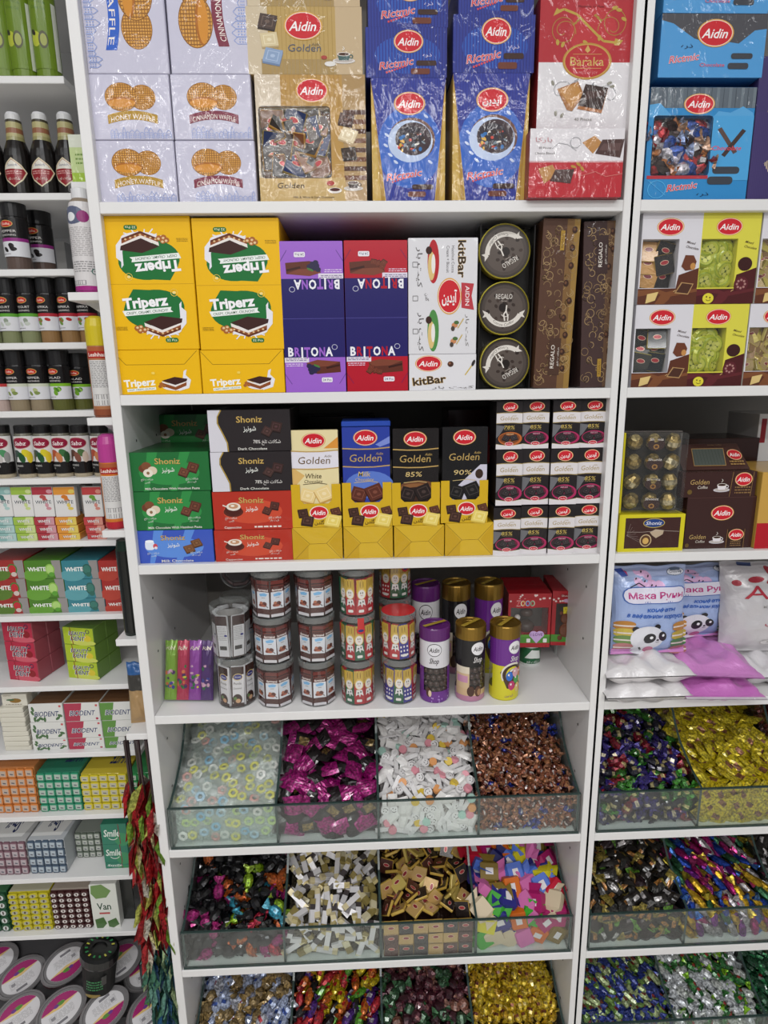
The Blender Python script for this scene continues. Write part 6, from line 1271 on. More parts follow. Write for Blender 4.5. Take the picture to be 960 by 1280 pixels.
pile(7, MX[2], MX[3], 'fruit_sweet', 'crinkled fruit sweet, lowest row third bin', 'dark fruit sweets underneath', 'sweet', 'dark fruit sweets', V((dr[0], 4, 'wine red'), (dr[1], 3, 'green'), (dr[2], 2, 'rosy'), (dr[3], 3, 'plum')), .0185, .010, fz='#241018', front=False, tiltr=30)
yl = [twist('#c4a420', '#b08c18', '#7a4024', .0085, .011, .009), twist('#d0b42c', '#b89a20', '#c8b060', .0085, .011, .009), twist('#b8901c', '#c8a82c', '#6a3020', .0085, .011, .009)]
pile(7, MX[3], MX[4], 'yellow_sweet', 'small yellow twist sweet, lowest row fourth bin', 'small yellow sweets underneath', 'sweet', 'small yellow sweets', V((yl[0], 2), (yl[1], 2), (yl[2], 1)), .0142, .008, spin=80, fz='#5a4410', front=False, tiltr=22)
# right unit
gp = [twist('#2f6a24', '#428c2e', '#c8bc7c', .010, .014, .012), twist('#2e2268', '#3c2e80', '#c8bca0', .010, .014, .012), twist('#781628', '#8c2032', '#c8b47c', .010, .014, .012), twist('#1c1a2a', '#2a2840', '#a89c70', .010, .014, .012)]
pile(5, RX[0], RX[1], 'jewel_sweet', 'foil sweet, upper bin right of the post', 'jewel-coloured foil sweets underneath', 'sweet', 'jewel-coloured foil sweets', V((gp[0], 4, 'green'), (gp[1], 4, 'purple'), (gp[2], 3, 'red'), (gp[3], 5, 'midnight')), .0195, .010, fz='#161224', tiltr=30)
ys = [pillow(.048, .034, .006, '#c8b41c', None, '#8a5a3c', 6, 'wrap', .5, k, 'yellow_packet', .004) for k in range(3)] + [pillow(.044, .034, .006, '#cfbe2c', '#b8a21c', None, 6, 'wrap', .5, 7, 'yellow_packet', .003)]
pile(5, RX[1], RX[2], 'yellow_packet', 'pointed yellow packet, right unit upper bin', 'yellow packets underneath', 'sweet', 'yellow packets', V((ys[0], 2), (ys[1], 2), (ys[2], 1), (ys[3], 2)), .024, .007, fz='#5a4c0c', tiltr=32, spin=-50)
rd = [twist('#6a1c24', '#4a1820', None, .011, .014, .012)]
pile(5, RX[2], RX[3], 'dark_red_sweet', 'dark red twist sweet, upper bin at right edge', 'dark red sweets underneath', 'sweet', 'dark red sweets', V((rd[0], 1)), .022, .010, fz='#2a0c10', L=.2)
bp_ = [pillow(.046, .026, .006, '#23201c', '#8a7a34', '#a8743c', 6, 'wrap', .4, k, 'black_packet') for k in range(3)] + [pillow(.046, .026, .006, '#2a2624', None, '#c8c4c4', 6, 'wrap', .5, 5, 'black_packet'), pillow(.046, .026, .006, '#2c1a20', '#5a8a2c', None, 6, 'wrap', .35, 6, 'black_packet')]
pile(6, RX[0], RX[1], 'black_packet', 'black nut packet, middle-row bin right of the post', 'black nut packets underneath', 'sweet', 'black nut packets', V((bp_[0], 2, 'olive-ended'), (bp_[1], 2, 'olive-ended'), (bp_[2], 1, 'olive-ended'), (bp_[3], 2, 'white-panelled'), (bp_[4], 2, 'green-ended')), .0215, .008, fz='#14110e', tiltr=34)
mt = [twist(a, b, c, .0085, .021, .016, 'foil') for a, b, c in (('#b02a78', '#c84a8a', None), ('#2a4aa8', '#4a7ac8', None), ('#c8a02c', '#d8bc4c', None), ('#b8b4b8', '#d8d4d8', None), ('#7a2a8a', '#b03a6a', None), ('#3a6a4a', '#b8a83c', None))]
pile(6, RX[1], RX[2], 'metallic_sweet', 'long metallic sweet, right unit middle bin', 'metallic sweets underneath', 'sweet', 'metallic foil sweets', [(m, 2, w_) for m, w_ in zip(mt, ('magenta', 'blue', 'gold', 'silver', 'violet', 'green and gold'))], .021, .009, spin=-60, fz='#1c1430', tiltr=25)
pile(6, RX[2], RX[3], 'dark_packet', 'black packet, middle-row bin at right edge', 'black packets underneath', 'sweet', 'dark packets at the edge', V((bp_[3], 1, 'white-panelled'), (bp_[0], 1, 'olive-ended')), .0245, .008, fz='#14110e', L=.2)
bg = [twist('#6a8a44', '#2a3a8a', '#8a3430', .0085, .017, .012), twist('#2c3a80', '#3a4a98', None, .0085, .017, .012), twist('#9aa878', '#2c3a80', '#7a3a30', .0085, .017, .012)]
pile(7, RX[0], RX[1], 'blue_green_sweet', 'striped sweet, lowest bin right of the post', 'blue and green sweets underneath', 'sweet', 'blue and green sweets', V((bg[0], 4, 'green'), (bg[1], 2, 'blue'), (bg[2], 4, 'pale green')), .0165, .008, spin=-55, fz='#141c3a', tiltr=20)
sg = [twist('#c8ccd0', '#b8bcc0', '#dcdee0', .0095, .013, .010), twist('#2a6a30', '#8ac02c', '#a83a34', .0095, .013, .010), twist('#c4c8c4', '#3a7a3c', None, .0095, .013, .010)]
pile(7, RX[1], RX[2], 'silver_green_sweet', 'foil sweet, right unit lowest middle bin', 'silver and green sweets underneath', 'sweet', 'silver and green sweets', V((sg[0], 4, 'silver'), (sg[1], 3, 'green'), (sg[2], 2, 'silver and green')), .0165, .009, spin=-50, fz='#16241a', tiltr=25)
dg_ = [twist('#163a28', '#1f5a3a', '#8a2a30', .010, .014, .012), twist('#1c4a30', '#2a7a4a', None, .010, .014, .012)]
pile(7, RX[2], RX[3], 'dark_green_sweet', 'dark green foil sweet, lowest bin at right edge', 'dark green sweets underneath', 'sweet', 'dark green sweets', V((dg_[0], 1), (dg_[1], 2)), .021, .010, spin=-50, fz='#0c1a14', L=.2)
# ------------------------------------------------------------------ spices, gum and bottles on the left unit
def cylmap(r, a0, a1, z0, z1): return lambda u, v, l: ((r + l) * math.sin(a0 + (a1 - a0) * u), -(r + l) * math.cos(a0 + (a1 - a0) * u), z0 + (z1 - z0) * v)
def vessel(name, label, cat, px, yb, yt, wpx, Y, zb, prof, mat='plastic', cv=None, vr=(0, 1), span=2.6, tilt=0, rad=None, group=None, parts=None):
    """prof: list of (part name, [(r, z, colour)], material) in units of the radius and the height"""
    c = at(px, yb, Y); r = rad or (at(px + wpx / 2, yb, Y)[0] - at(px - wpx / 2, yb, Y)[0]) / 2; h = at(px, yt, Y)[2] - zb
    o = obj(name, None, None, (c[0], Y + r, zb), (0, 0, R(uni(-4, 4)))); tag(o, label, cat, group)
    for nm, pr, mt in prof:
        g = G(); g.lathe([(a * r, b * h, H(cc)) for a, b, cc in pr], 22); obj(nm, g.mesh(nm, mt, weld=True), o)
    if cv: obj('label_print', cv.geo(cylmap(r * 1.012, -span / 2, span / 2, vr[0] * h, vr[1] * h), 16).mesh('label_print', 'gloss'), o)
    return o
# top: olive green cans
c = Cv(300, 500); c.rect(0, 0, 300, 500, '#66801f'); c.poly([(40, 0), (230, 0), (240, 90), (190, 100), (30, 60)], '#b02a30'); c.text('famila', 130, 42, 34, '#e8e0d8', w=150, rot=6, bold=.04); c.text('Pomace', 150, 150, 20, '#4a6a1c', w=130, rot=5); c.text('Olive Oil', 150, 185, 16, '#4a6a1c', w=110, rot=5); c.ell(110, 345, 42, 40, '#b0b83c'); c.ell(170, 350, 38, 46, '#4a4a2c'); c.ell(172, 350, 26, 32, '#9aa04c'); c.ell(90, 310, 24, 14, '#2a2420', 10, 30); c.rect(255, 150, 300, 500, '#d2d6c8')
for k, (px, lab) in enumerate(((0, 'green olive oil can cut by the left edge'), (26, 'green olive oil can second from the left edge'), (56, 'green olive oil can third from the left edge'))):
    vessel('oil_can', lab, 'can', px, 95, -45, 29, YL + .012, LZ[0], [('bottom_rim', [(0, 0, '#1c1a14'), (.94, 0, '#1c1a14'), (.98, .02, '#2a2a18')], 'plastic'), ('can_body', [(.96, .02, '#66801f'), (1, .035, '#66801f'), (1, .97, '#66801f'), (.9, 1, '#66801f'), (0, 1, '#66801f')], 'gloss')], cv=c, vr=(.1, .95), span=2.9, rad=.0185)
# second: dark syrup bottles
c = Cv(300, 320); c.poly([(60, 90), (150, 20), (240, 90), (290, 160), (240, 240), (150, 310), (60, 240), (10, 160)], '#cfc4a4'); c.poly([(70, 98), (150, 35), (230, 98), (275, 160), (230, 232), (150, 295), (70, 232), (25, 160)], '#8a2028'); c.poly([(75, 98), (150, 40), (225, 98), (250, 130), (50, 130)], '#d8d4c8'); c.text('Sunich', 150, 92, 26, '#34406c', w=100, shear=.2); c.dashes(60, 150, 240, 190, 2, '#c8908c', .5); c.text(AR_DARK, 150, 225, 24, '#e4d8cc', w=120)
for k, (px, lab) in enumerate(((-13, 'dark syrup bottle mostly outside the left edge'), (20, 'dark syrup bottle with red label, left of the two full ones'), (53, 'dark syrup bottle with red label, right of the two full ones'), (84, 'dark syrup bottle partly behind the white post'))):
    vessel('syrup_bottle', lab, 'bottle', px, 240, 134, 33, YL + .01, LZ[1], [('glass_body', [(0, 0, '#14100f'), (.95, 0, '#14100f'), (1, .03, '#14100f'), (1, .46, '#14100f'), (.9, .55, '#14100f'), (.66, .66, '#14100f'), (.6, .74, '#14100f')], 'gloss'), ('neck_foil', [(.67, .655, '#8f8a5c'), (.63, .7, '#a8a070'), (.61, .74, '#8a5a40'), (.59, .8, '#a8a070'), (.57, .87, '#3a3424'), (.56, .9, '#b0a878')], 'gloss'), ('cap', [(.56, .895, '#c8c8c8'), (.54, .96, '#d2d2d4'), (.44, .99, '#d2d2d4'), (0, 1., '#d2d2d4')], 'plastic')], cv=c, vr=(.08, .46), span=2.2)
# pepper jars
def jar_print(strip, art, word, powder):
    c = Cv(300, 330); c.rect(0, 0, 300, 170, '#171516'); c.ell(120, 50, 62, 30, '#c8a050', 20); c.ell(120, 50, 56, 25, '#b82a24', 20); c.text('Golha', 120, 50, 20, '#ecd8c8', w=74, bold=.02, shear=.2)
    c.text(word, 130, 112, 22, '#d8d4d0', w=140); c.text('SEASONING', 130, 145, 16, '#d8d4d0', w=130)
    c.rect(0, 170, 300, 200, strip); c.rect(0, 200, 300, 330, '#d2d2d6'); r = random.Random(len(word))
    for k in range(5): c.ell(95 + uni_r(r, -30, 90), 250 + uni_r(r, -25, 30), uni_r(r, 16, 32), uni_r(r, 12, 22), art[k % len(art)], 14, uni_r(r, 0, 90))
    c.dashes(40, 305, 140, 314, 1, '#77757a', .6); return c
JP = {'black': ('#8a2a78', ['#1e1a1a', '#2a2626'], 'PEPPER', '#5a4a44'), 'green': ('#5a9a34', ['#b8beb4', '#8a9484'], 'YOGURT', '#7a7f5c'), 'red': ('#a82c38', ['#a82420', '#6a8a3c'], 'PAPRIKA', '#8a6a44'), 'white': ('#c8ccb8', ['#7a8a4c', '#a8b07c'], 'PEPPER', '#8a7c64'), 'lime': ('#7ab02c', ['#6a9a2c', '#4a7a24', '#8ab44c'], 'SALAD', '#5a5c2c'), 'rose': ('#b83a3c', ['#c8908c'], 'SUMAC', '#b09c94')}
JC = {k: jar_print(a, b, w_, p) for k, (a, b, w_, p) in JP.items()}
def jar(kind, px, yb, yt, wpx, Y, zb, lab, rad=None):
    pw = JP[kind][3]
    return vessel('spice_jar', lab, 'jar', px, yb, yt, wpx, Y, zb, [('jar_body', [(0, 0, pw), (.93, 0, pw), (.97, .02, pw), (.97, .2, '#171516'), (.97, .72, '#171516'), (.9, .76, '#2a2828')], 'gloss'), ('grinder_cap', [(.9, .74, '#b8b8b8'), (.9, .755, '#1a191a'), (.95, .76, '#1a191a'), (.98, .98, '#1a191a'), (.9, 1., '#1a191a'), (0, 1., '#1a191a')], 'plastic')], cv=JC[kind], vr=(.19, .73), span=2.8, rad=rad)
jar('black', 18, 335, 247, 31, YL + .006, LZ[2], 'black pepper jar with purple stripe nearest the left edge')
jar('black', 48, 335, 258, 24, YL + .055, LZ[2], 'black pepper jar with purple stripe set back beside the first', .0205)
X0, X1, Z0, Z1 = px_box(57, 84, 335, 302, YL + .16, LZ[2]); c = Cv(100, 120); c.rect(0, 0, 55, 120, '#a8b0bc'); c.rect(55, 0, 100, 120, '#cfcdca')
carton('spice_box', 'pale blue and white box at the back beside the pepper jars', 'box', X0, X1, LZ[2], Z1, YL + .16, .05, '#bcbcbe', c)
for px, kind, lab in ((-14, 'green', 'yogurt spice jar with green stripe mostly outside the left edge'), (11, 'green', 'yogurt spice jar with green stripe, leftmost whole one'), (35.5, 'green', 'yogurt spice jar with green stripe beside the paprika'), (60, 'red', 'paprika jar with red stripe beside the yogurt spice'), (85.5, 'red', 'paprika jar with red stripe, middle of three'), (109, 'red', 'paprika jar with red stripe partly behind the yellow bottle')):
    jar(kind, px, 427.5, 345, 24.5, YL + .008, LZ[3], lab)
for px, kind, lab in ((-4, 'rose', 'spice jar with pink stripe cut by the left edge'), (21.5, 'white', 'white pepper jar, left of the pair'), (47.5, 'white', 'white pepper jar, right of the pair'), (75, 'lime', 'salad seasoning jar with lime green stripe in front'), (100, 'lime', 'salad seasoning jar with lime green stripe in shadow')):
    jar(kind, px, 514, 437 if kind != 'lime' or px < 90 else 441, 26, YL + (.008 if px < 90 else .03), LZ[4], lab)
def short_print(leaf, art):
    c = Cv(300, 330); c.rect(0, 0, 300, 330, '#d6d4d2'); c.ell(150, 60, 110, 52, '#c8a8a0', 20); c.ell(150, 60, 104, 46, '#8a1e38', 20); c.text('Sabz', 150, 62, 34, '#e8dcdc', w=120, bold=.03, shear=.25); c.rect(0, 225, 300, 330, '#1c1a1a')
    for k, (x, y) in enumerate(((90, 150), (200, 150), (150, 185), (230, 185), (60, 190))): c.ell(x, y, 50, 32, art[k % len(art)], 12, k * 30)
    c.text('SEASONING', 100, 258, 16, '#d8d6d2', w=110); c.text('MIX', 80, 284, 14, '#d8d6d2'); return c
SP = {'lemon': short_print('g', ['#3a4a44', '#cfc02c', '#24502c', '#d0b82c']), 'salad': short_print('g', ['#a84a34', '#3a6a3c', '#c07a4c', '#2c5030']), 'meat': short_print('g', ['#5a3a30', '#4a6a3c', '#7a4a3c', '#c8b8a8']), 'plain': short_print('g', ['#8a8a88', '#4a8a5c', '#b8b4b0'])}
for px, kind, lab in ((3, 'plain', 'short spice jar with green band cut by the left edge'), (31, 'lemon', 'short lemon spice jar, left of the lemon pair'), (54.5, 'lemon', 'short lemon spice jar, right of the lemon pair'), (77.5, 'salad', 'short spice jar with red and green salad picture'), (101, 'meat', 'short spice jar with grilled meat picture'), (126, 'salad', 'short spice jar half behind the pink capped bottle')):
    vessel('spice_jar', lab, 'jar', px, 598, 532, 23.5, YL + .008, LZ[5], [('jar_body', [(0, 0, '#b0a48c'), (.9, 0, '#b0a48c'), (.97, .03, '#b0a48c'), (.97, .1, '#4a4844'), (.97, .8, '#6a685c'), (.86, .86, '#8a8880')], 'gloss'), ('cap', [(.88, .85, '#171616'), (.9, .98, '#171616'), (.82, 1, '#171616'), (0, 1, '#171616')], 'plastic')], cv=SP[kind], vr=(.08, .8), span=2.9)
# chewing gum packs
def gum_print(c1, c2, art, w=130, h=195):
    c = Cv(w, h); c.rect(1, 1, w - 1, h - 1, '#d8d6d4'); c.rect(1, 1, w - 1, h * .26, c1); r = random.Random(len(art) + 3)
    for k in range(6): c.ell(w * uni_r(r, .25, .85), h * uni_r(r, .12, .85), w * uni_r(r, .08, .16), w * uni_r(r, .07, .13), (art if k % 2 else c2), 12)
    c.text('WHITE', w * .5, h * .5, w * .17, '#f0f0ee', w=w * .86, bold=.06); c.text('WHITE', w * .5, h * .5, w * .17, '#2a3440', w=w * .8, bold=.015); return c
def flat_print(c1, c2):
    c = Cv(140, 55); c.rect(1, 1, 139, 54, c1); c.poly([(90, 1), (139, 1), (139, 54), (70, 54)], c2); c.text('WHITE', 70, 28, 20, '#2a2a30', w=92, bold=.06); c.text('WHITE', 70, 28, 20, '#eeeeec', w=86, bold=.02); return c
GC = [('teal', '#8ab0ac', '#4a7a74', '#a8c4c0'), ('green', '#9ab84c', '#5a8a34', '#c4d08c'), ('cherry', '#a83a44', '#b0504c', '#c89098'), ('orange', '#d8923c', '#c8742c', '#d8c05c'), ('strawberry', '#b84444', '#6a9a3c', '#d08a7c')]
for k, ((nm, c1, c2, c3), (x0, x1)) in enumerate(zip(GC, ((-8, 17.5), (18, 43.5), (44, 69.5), (70.5, 97), (106, 130)))):
    zz = LZ[6]
    for j, (yb, yt) in enumerate(((676.5, 666.5), (666, 656.5), (656, 646.5))):
        o = 6 - 2.4 * j; X0, X1, Z0, Z1 = px_box(x0 + o - 2, x1 + o - 2, yb, yt, YL + .01, zz)
        carton('gum_pack', 'flat %s gum pack, %s in the pile under its upright pack' % (nm, ('lowest', 'middle', 'topmost')[j]), 'gum pack', X0, X1, zz, Z1, YL + .01, .05, c1, flat_print(c1, c3), 'gloss'); zz = Z1 + .0003
    X0, X1, Z0, Z1 = px_box(x0, x1, 646, 608.5, YL + .012, zz)
    carton('gum_pack', 'upright white and %s gum pack on its flat pile' % nm, 'gum pack', X0, X1, zz, Z1, YL + .012, .012, '#d4d2d0', gum_print(c1, c2, c3), 'gloss')
    if k == 3: X0, X1, Z0, Z1 = px_box(97.5, 105.5, 646, 608, YL + .012, zz); carton('gum_pack', 'grey gum pack turned edge-on beside the orange pack', 'gum pack', X0, X1, zz, Z1, YL + .03, .03, '#8a8480', None, 'gloss')
def big_print(c1, c2, art):
    c = Cv(260, 125); c.rect(1, 1, 259, 124, c1); c.ell(70, 100, 90, 40, c2, 18); c.poly([(195, 1), (259, 1), (259, 124), (215, 124)], '#8f8a88'); c.ell(180, 62, 34, 38, art[0], 18); c.ell(180, 62, 26, 30, art[1], 16); c.ell(188, 96, 20, 16, art[2], 12); c.text('WHITE', 88, 58, 27, '#ecece8', w=128, bold=.05); c.dashes(50, 88, 120, 96, 1, c2, .8); return c
BG = [('watermelon', '#96302c', '#58762f', ('#3a7a34', '#b82c34', '#c8b8b0')), ('lime', '#4a7a26', '#669a38', ('#88b84c', '#a8cc74', '#5a9a34')), ('teal eucalyptus', '#357a86', '#5a9aa2', ('#2a5a54', '#3a7468', '#2f6458')), ('red', '#a02a26', '#b03e30', ('#b8342c', '#c0402f', '#b8342c'))]
for k, (nm, c1, c2, art) in enumerate(BG):
    xs = [(-9, 38), (39, 87), (87.5, 133), (134, 172)][k]; xt = [(-18, 29.5), (30, 75), (76, 121), (121.5, 160)][k]; zz = LZ[7]; bp2 = big_print(c1, c2, art)
    for j, (yb, yt) in enumerate(((769.5, 747.5), (747, 723.5), (723, 700.5))):
        f = j / 2; X0, X1, Z0, Z1 = px_box(xs[0] + f * (xt[0] - xs[0]) * .75, xs[1] + f * (xt[1] - xs[1]) * .75, yb, yt, YL + .014, zz)
        carton('gum_carton', '%s gum carton, %s of its three-high stack' % (nm, ('bottom', 'middle', 'top')[j]), 'gum carton', X0, X1, zz, Z1, YL + .014, .14, c1, bp2, 'film'); zz = Z1 + .0003
# beauty gum blocks seen at an angle
def dent_print(c1, c2, fruit):
    c = Cv(190, 110); c.rect(1, 1, 189, 109, c1); c.ell(120, 95, 80, 18, c2, 18); c.ell(150, 66, 24, 20, fruit, 14); c.text('BEAUTY', 92, 38, 24, '#e8e8e4', w=112, bold=.1, shear=.2); c.text('BEAUTY', 92, 38, 24, '#26284c', w=106, bold=.03, shear=.2); c.text('DENT', 90, 70, 26, '#e8e8e4', w=92, bold=.1, shear=.2); c.text('DENT', 90, 70, 26, '#26284c', w=86, bold=.03, shear=.2); c.ring(155, 22, 11, 11, 4, '#26284c'); c.line([(46, 0), (58, 110)], 4, '#8a1c24'); return c
for nm, c1, c2, fr, x0, x1, yb, yt, rz, side in (('strawberry', '#b02c44', '#c85a68', '#8a1c24', 4, 46, 850, 781, -12, '#3f6f2c'), ('lemon', '#a8bc2c', '#c4cc5c', '#d0bc34', 80, 122, 858, 788, -13, '#3f6f2c')):
    zz = LZ[8]; Ym = YL + .014; a, b = at(x0, yb, Ym), at(x1, yb, Ym); w = (b[0] - a[0]) / math.cos(R(rz)); hh = (at(x0, yt, Ym)[2] - zz) / 3; side = {'strawberry': '#9a4a54', 'lemon': '#5f8034'}[nm]
    for j in range(3):
        for q in range(2):
            d = .036; off = q * (d + .0006)
            carton('gum_block', '%s gum block, %s of three, %s column' % (nm, ('bottom', 'middle', 'top')[j], ('front', 'rear')[q]), 'gum block', a[0] + .001 - off * math.sin(R(rz)) , a[0] + .001 - off * math.sin(R(rz)) + w, zz + j * hh, zz + (j + 1) * hh - .0004, Ym + .012 + off * math.cos(R(rz)), d, side, dent_print(c1, c2, fr) if q == 0 else None, 'film', rz=rz)
# white flat packs and herbal gum boxes
c = Cv(150, 130); c.rect(0, 0, 150, 130, '#d6d2c4'); c.ell(80, 70, 36, 26, '#8a6a34', 12); c.ell(50, 60, 26, 10, '#4a6a4c', 10); c.dashes(10, 6, 60, 20, 2, '#6a5a44', .5); c.dashes(20, 108, 120, 120, 1, '#8a8070', .6)
zz = LZ[9]
for j in range(9):
    X0, X1 = at(5.5, 940, YL + .012)[0], at(39 - .3 * j, 940, YL + .012)[0]; hh = .0098; carton('herb_pack', 'thin cream herb pack, %s from the shelf in the pile' % ORD[j], 'pack', X0 + uni(0, .002), X1 + uni(-.002, .001), zz, zz + hh, YL + .012 + uni(0, .002), .06, '#d0ccbe', None, 'card', rz=uni(-2, 2)); zz += hh + .0004
X0, X1 = at(5, 890, YL + .02)[0], at(36, 890, YL + .02)[0]; carton('herb_pack', 'cream herb pack with brown picture standing on the thin packs', 'pack', X0, X1, zz, at(20, 868, YL + .02)[2], YL + .02, .02, '#d6d2c4', c, 'card')
def bio_print(kind):
    c = Cv(205, 105); c.rect(1, 1, 204, 104, '#d4d4d0')
    if kind == 'mint':
        for x, y in ((24, 30), (20, 52), (40, 70), (70, 85), (30, 88), (90, 90), (50, 92), (170, 85), (185, 70)): c.ell(x, y, 16, 8, '#4a6a44', 8, x * 3)
    elif kind == 'red': c.poly([(1, 1), (105, 1), (85, 104), (1, 104)], '#a8344c'); c.ell(186, 92, 8, 7, '#a8344c')
    else: c.poly([(1, 1), (85, 1), (65, 104), (1, 104)], '#5a8a3c'); c.ell(186, 92, 8, 7, '#5a8a3c')
    c.text('BIODENT', 105, 58, 28, '#e6e6e2', w=150, bold=.1, shear=.25); c.text('BIODENT', 105, 58, 28, '#3a4468', w=144, bold=.035, shear=.25); c.rr(182, 10, 196, 22, 4, '#c05a5c'); return c
for k, (nm, kind, xb, xt) in enumerate((('mint', 'mint', (43, 86.5), (38, 80.5)), ('red', 'red', (87.5, 132), (82, 126)), ('green', 'gr', (132.5, 176), (126.5, 170)))):
    zz = LZ[9]; bp3 = bio_print(kind)
    for j, (yb, yt) in enumerate(((942.5, 923.5), (923, 902.5), (902, 879.5))):
        f = j / 2; yb += (-3, -3, -2)[j] * k * .5; yt += (-3, -2.5, -2)[j] * k * .5; X0, X1, Z0, Z1 = px_box(xb[0] + f * (xt[0] - xb[0]), xb[1] + f * (xt[1] - xb[1]), yb, yt, YL + .012, zz)
        carton('gum_box', 'white and %s herbal gum box, %s of three' % (nm, ('bottom', 'middle', 'top')[j]), 'gum box', X0, X1, zz, Z1, YL + .012, .12, '#cfcfca', bp3, 'gloss', top='#6a4a30' if j == 2 else None); zz = Z1 + .0003
# display cartons of small packs
PKM = {}
def packet_mesh(col, lab):
    if (col, lab) not in PKM:
        g = G(); g.box(-.5, .5, 0, 1, -.5, .5, H(col), .14); q = [(-.36, -.012, -.28), (.34, -.012, -.34), (.38, -.012, .34), (-.36, -.012, .38)]; g.face(q, H(lab)); g.face([(-.18, -.016, -.12), (.2, -.016, -.16), (.2, -.016, -.02), (-.18, -.016, .04)], H('#5a5a64')); PKM[col, lab] = g.mesh('gum_packet', 'film')
    return PKM[col, lab]
def display(label, x0, x1, yb, yt, zb, col, lab, topc, word, nx, nz, Y=YL + .012, depth=.1, toph=1.):
    X0, X1, Z0, Z1 = px_box(x0, x1, yb, yt, Y, zb); w, h = X1 - X0, Z1 - Z0
    o = carton('gum_display', label, 'gum display', X0, X1, zb, Z1, Y + .006, depth, topc, None, 'gloss')
    m = packet_mesh(col, lab)
    for i in range(nx):
        for j in range(nz): obj('gum_packet', m, o, (-w / 2 + w * (i + .5) / nx, -.006 + uni(0, .0015), h * (j + .5) / nz), (0, 0, 0), (w / nx * .95, .006, h / nz * .93))
    c = Cv(270, 90); c.rect(0, 0, 270, 90, topc); c.poly([(40, 14), (262, 14), (230, 80), (0, 80)], '#d8d8d6') if word == 'Smile' else None
    c.text(word, 190 if word == 'WHITE' else 120, 45, 34, '#26305c', w=110, bold=.05, shear=.2, rot=180 if word == 'WHITE' else -170) if word else None
    obj('top_print', c.geo(lambda u, v, l: ((u - .5) * w, depth * v, h + l)).mesh('top_print', 'gloss'), o); return o
display('orange gum display carton cut by the left edge', -14, 50, 1024, 962, LZ[10], '#c87a3c', '#b8a494', '#c8824c', 'WHITE', 6, 5)
display('green gum display carton between the orange and yellow ones', 52, 105, 1021, 967, LZ[10], '#2f8a68', '#a8b8ac', '#2f7a60', 'WHITE', 5, 5)
display('yellow gum display carton beside the green one', 106, 163, 1019.5, 969, LZ[10], '#c8b82c', '#b8b49a', '#c8b43c', 'WHITE', 5, 5)
display('bright green gum display carton partly behind the hanging sachets', 165, 200, 1017, 968, LZ[10], '#2f8a4c', '#a8b8a4', '#3a8a54', '', 3, 5)
display('mauve gum display carton cut by the left edge', -18, 38, 1102, 1054, LZ[11], '#7a5a64', '#b0a4a8', '#b0b0b0', 'Smile', 6, 4)
display('slate grey gum display carton with a white top', 40, 85, 1100, 1052, LZ[11], '#4a5a6c', '#a8b4bc', '#b4b8bc', 'Smile', 5, 4)
display('pale grey-green gum display carton set back on the shelf', 99, 131, 1092, 1042, LZ[11], '#6a7468', '#b4b8b0', '#8a9088', '', 4, 4, Y=YL + .05)
def smile_print():
    c = Cv(140, 90); c.rect(1, 1, 139, 89, '#2c7860'); c.ell(110, 70, 40, 30, '#3a8a5c', 16); c.text('Smile', 58, 40, 30, '#d8e0d8', w=88, shear=.15, bold=.04); c.ring(62, 56, 26, 14, 3, '#d8e0d8', 20, 160, 8); c.line([(96, 0), (100, 90)], 4, '#7a2430'); return c
sm = smile_print(); zz = LZ[11]
for j, (yb, yt) in enumerate(((1098, 1078), (1077, 1055), (1054, 1030))):
    X0, X1, Z0, Z1 = px_box(134 - 3 * j, 164 - 2 * j, yb, yt, YL + .02, zz); carton('gum_box', 'green gum box with white smile mark, %s of three' % ('bottom', 'middle', 'top')[j], 'gum box', X0, X1, zz, Z1, YL + .02, .1, '#2c7860', sm, 'film'); zz = Z1 + .0003
def round_display(label, x0, x1, yb, yt, zb, col, dot, nx, nz, topc):
    X0, X1, Z0, Z1 = px_box(x0, x1, yb, yt, YL + .012, zb); w, h = X1 - X0, Z1 - Z0; o = carton('gum_display', label, 'gum display', X0, X1, zb, Z1, YL + .018, .1, col, None, 'gloss', top=topc)
    g = G(); g.box(-.5, .5, 0, 1, -.5, .5, H(col), .2); g.face([(.34 * math.cos(6.283 * k / 10), -.02, .34 * math.sin(6.283 * k / 10)) for k in range(10)], H(dot)); g.face([(-.1, -.03, -.2), (.08, -.03, -.2), (.1, -.03, .22), (-.08, -.03, .22)], H('#4a3a34')); m = g.mesh('gum_packet', 'film')
    for i in range(nx):
        for j in range(nz): obj('gum_packet', m, o, (-w / 2 + w * (i + .5) / nx, -.006, h * (j + .5) / nz), (0, R(uni(-15, 15)), 0), (w / nx * .92, .006, h / nz * .95))
    return o
round_display('dark green gum display carton at the left edge, lowest gum shelf', -20, 15, 1170, 1118, LZ[12], '#1e4a30', '#c8ccc8', 3, 5, '#3a6a44')
round_display('yellow gum display carton with grey dots, lowest gum shelf', 17, 68, 1169, 1117, LZ[12], '#b8ac20', '#a8a890', 4, 7, '#b8b49c')
round_display('dark brown gum display carton with white dots', 69, 117, 1167, 1115, LZ[12], '#3f1e1e', '#cfc8c4', 5, 7, '#a89c90')
c = Cv(150, 200); c.rect(0, 0, 150, 200, '#d2d4cc'); c.poly([(10, 5), (70, 0), (120, 30), (90, 60), (30, 65), (5, 40)], '#6a8a4c'); c.text('Van', 70, 100, 30, '#e8e8e4', w=84, bold=.1); c.text('Van', 70, 100, 30, '#2c4a34', w=80, bold=.04); c.rect(40, 128, 100, 136, '#b04a4c'); c.poly([(10, 160), (60, 150), (75, 180), (50, 200), (15, 200)], '#4a6a3c'); c.poly([(80, 170), (130, 155), (145, 185), (110, 200), (85, 195)], '#4a6a3c')
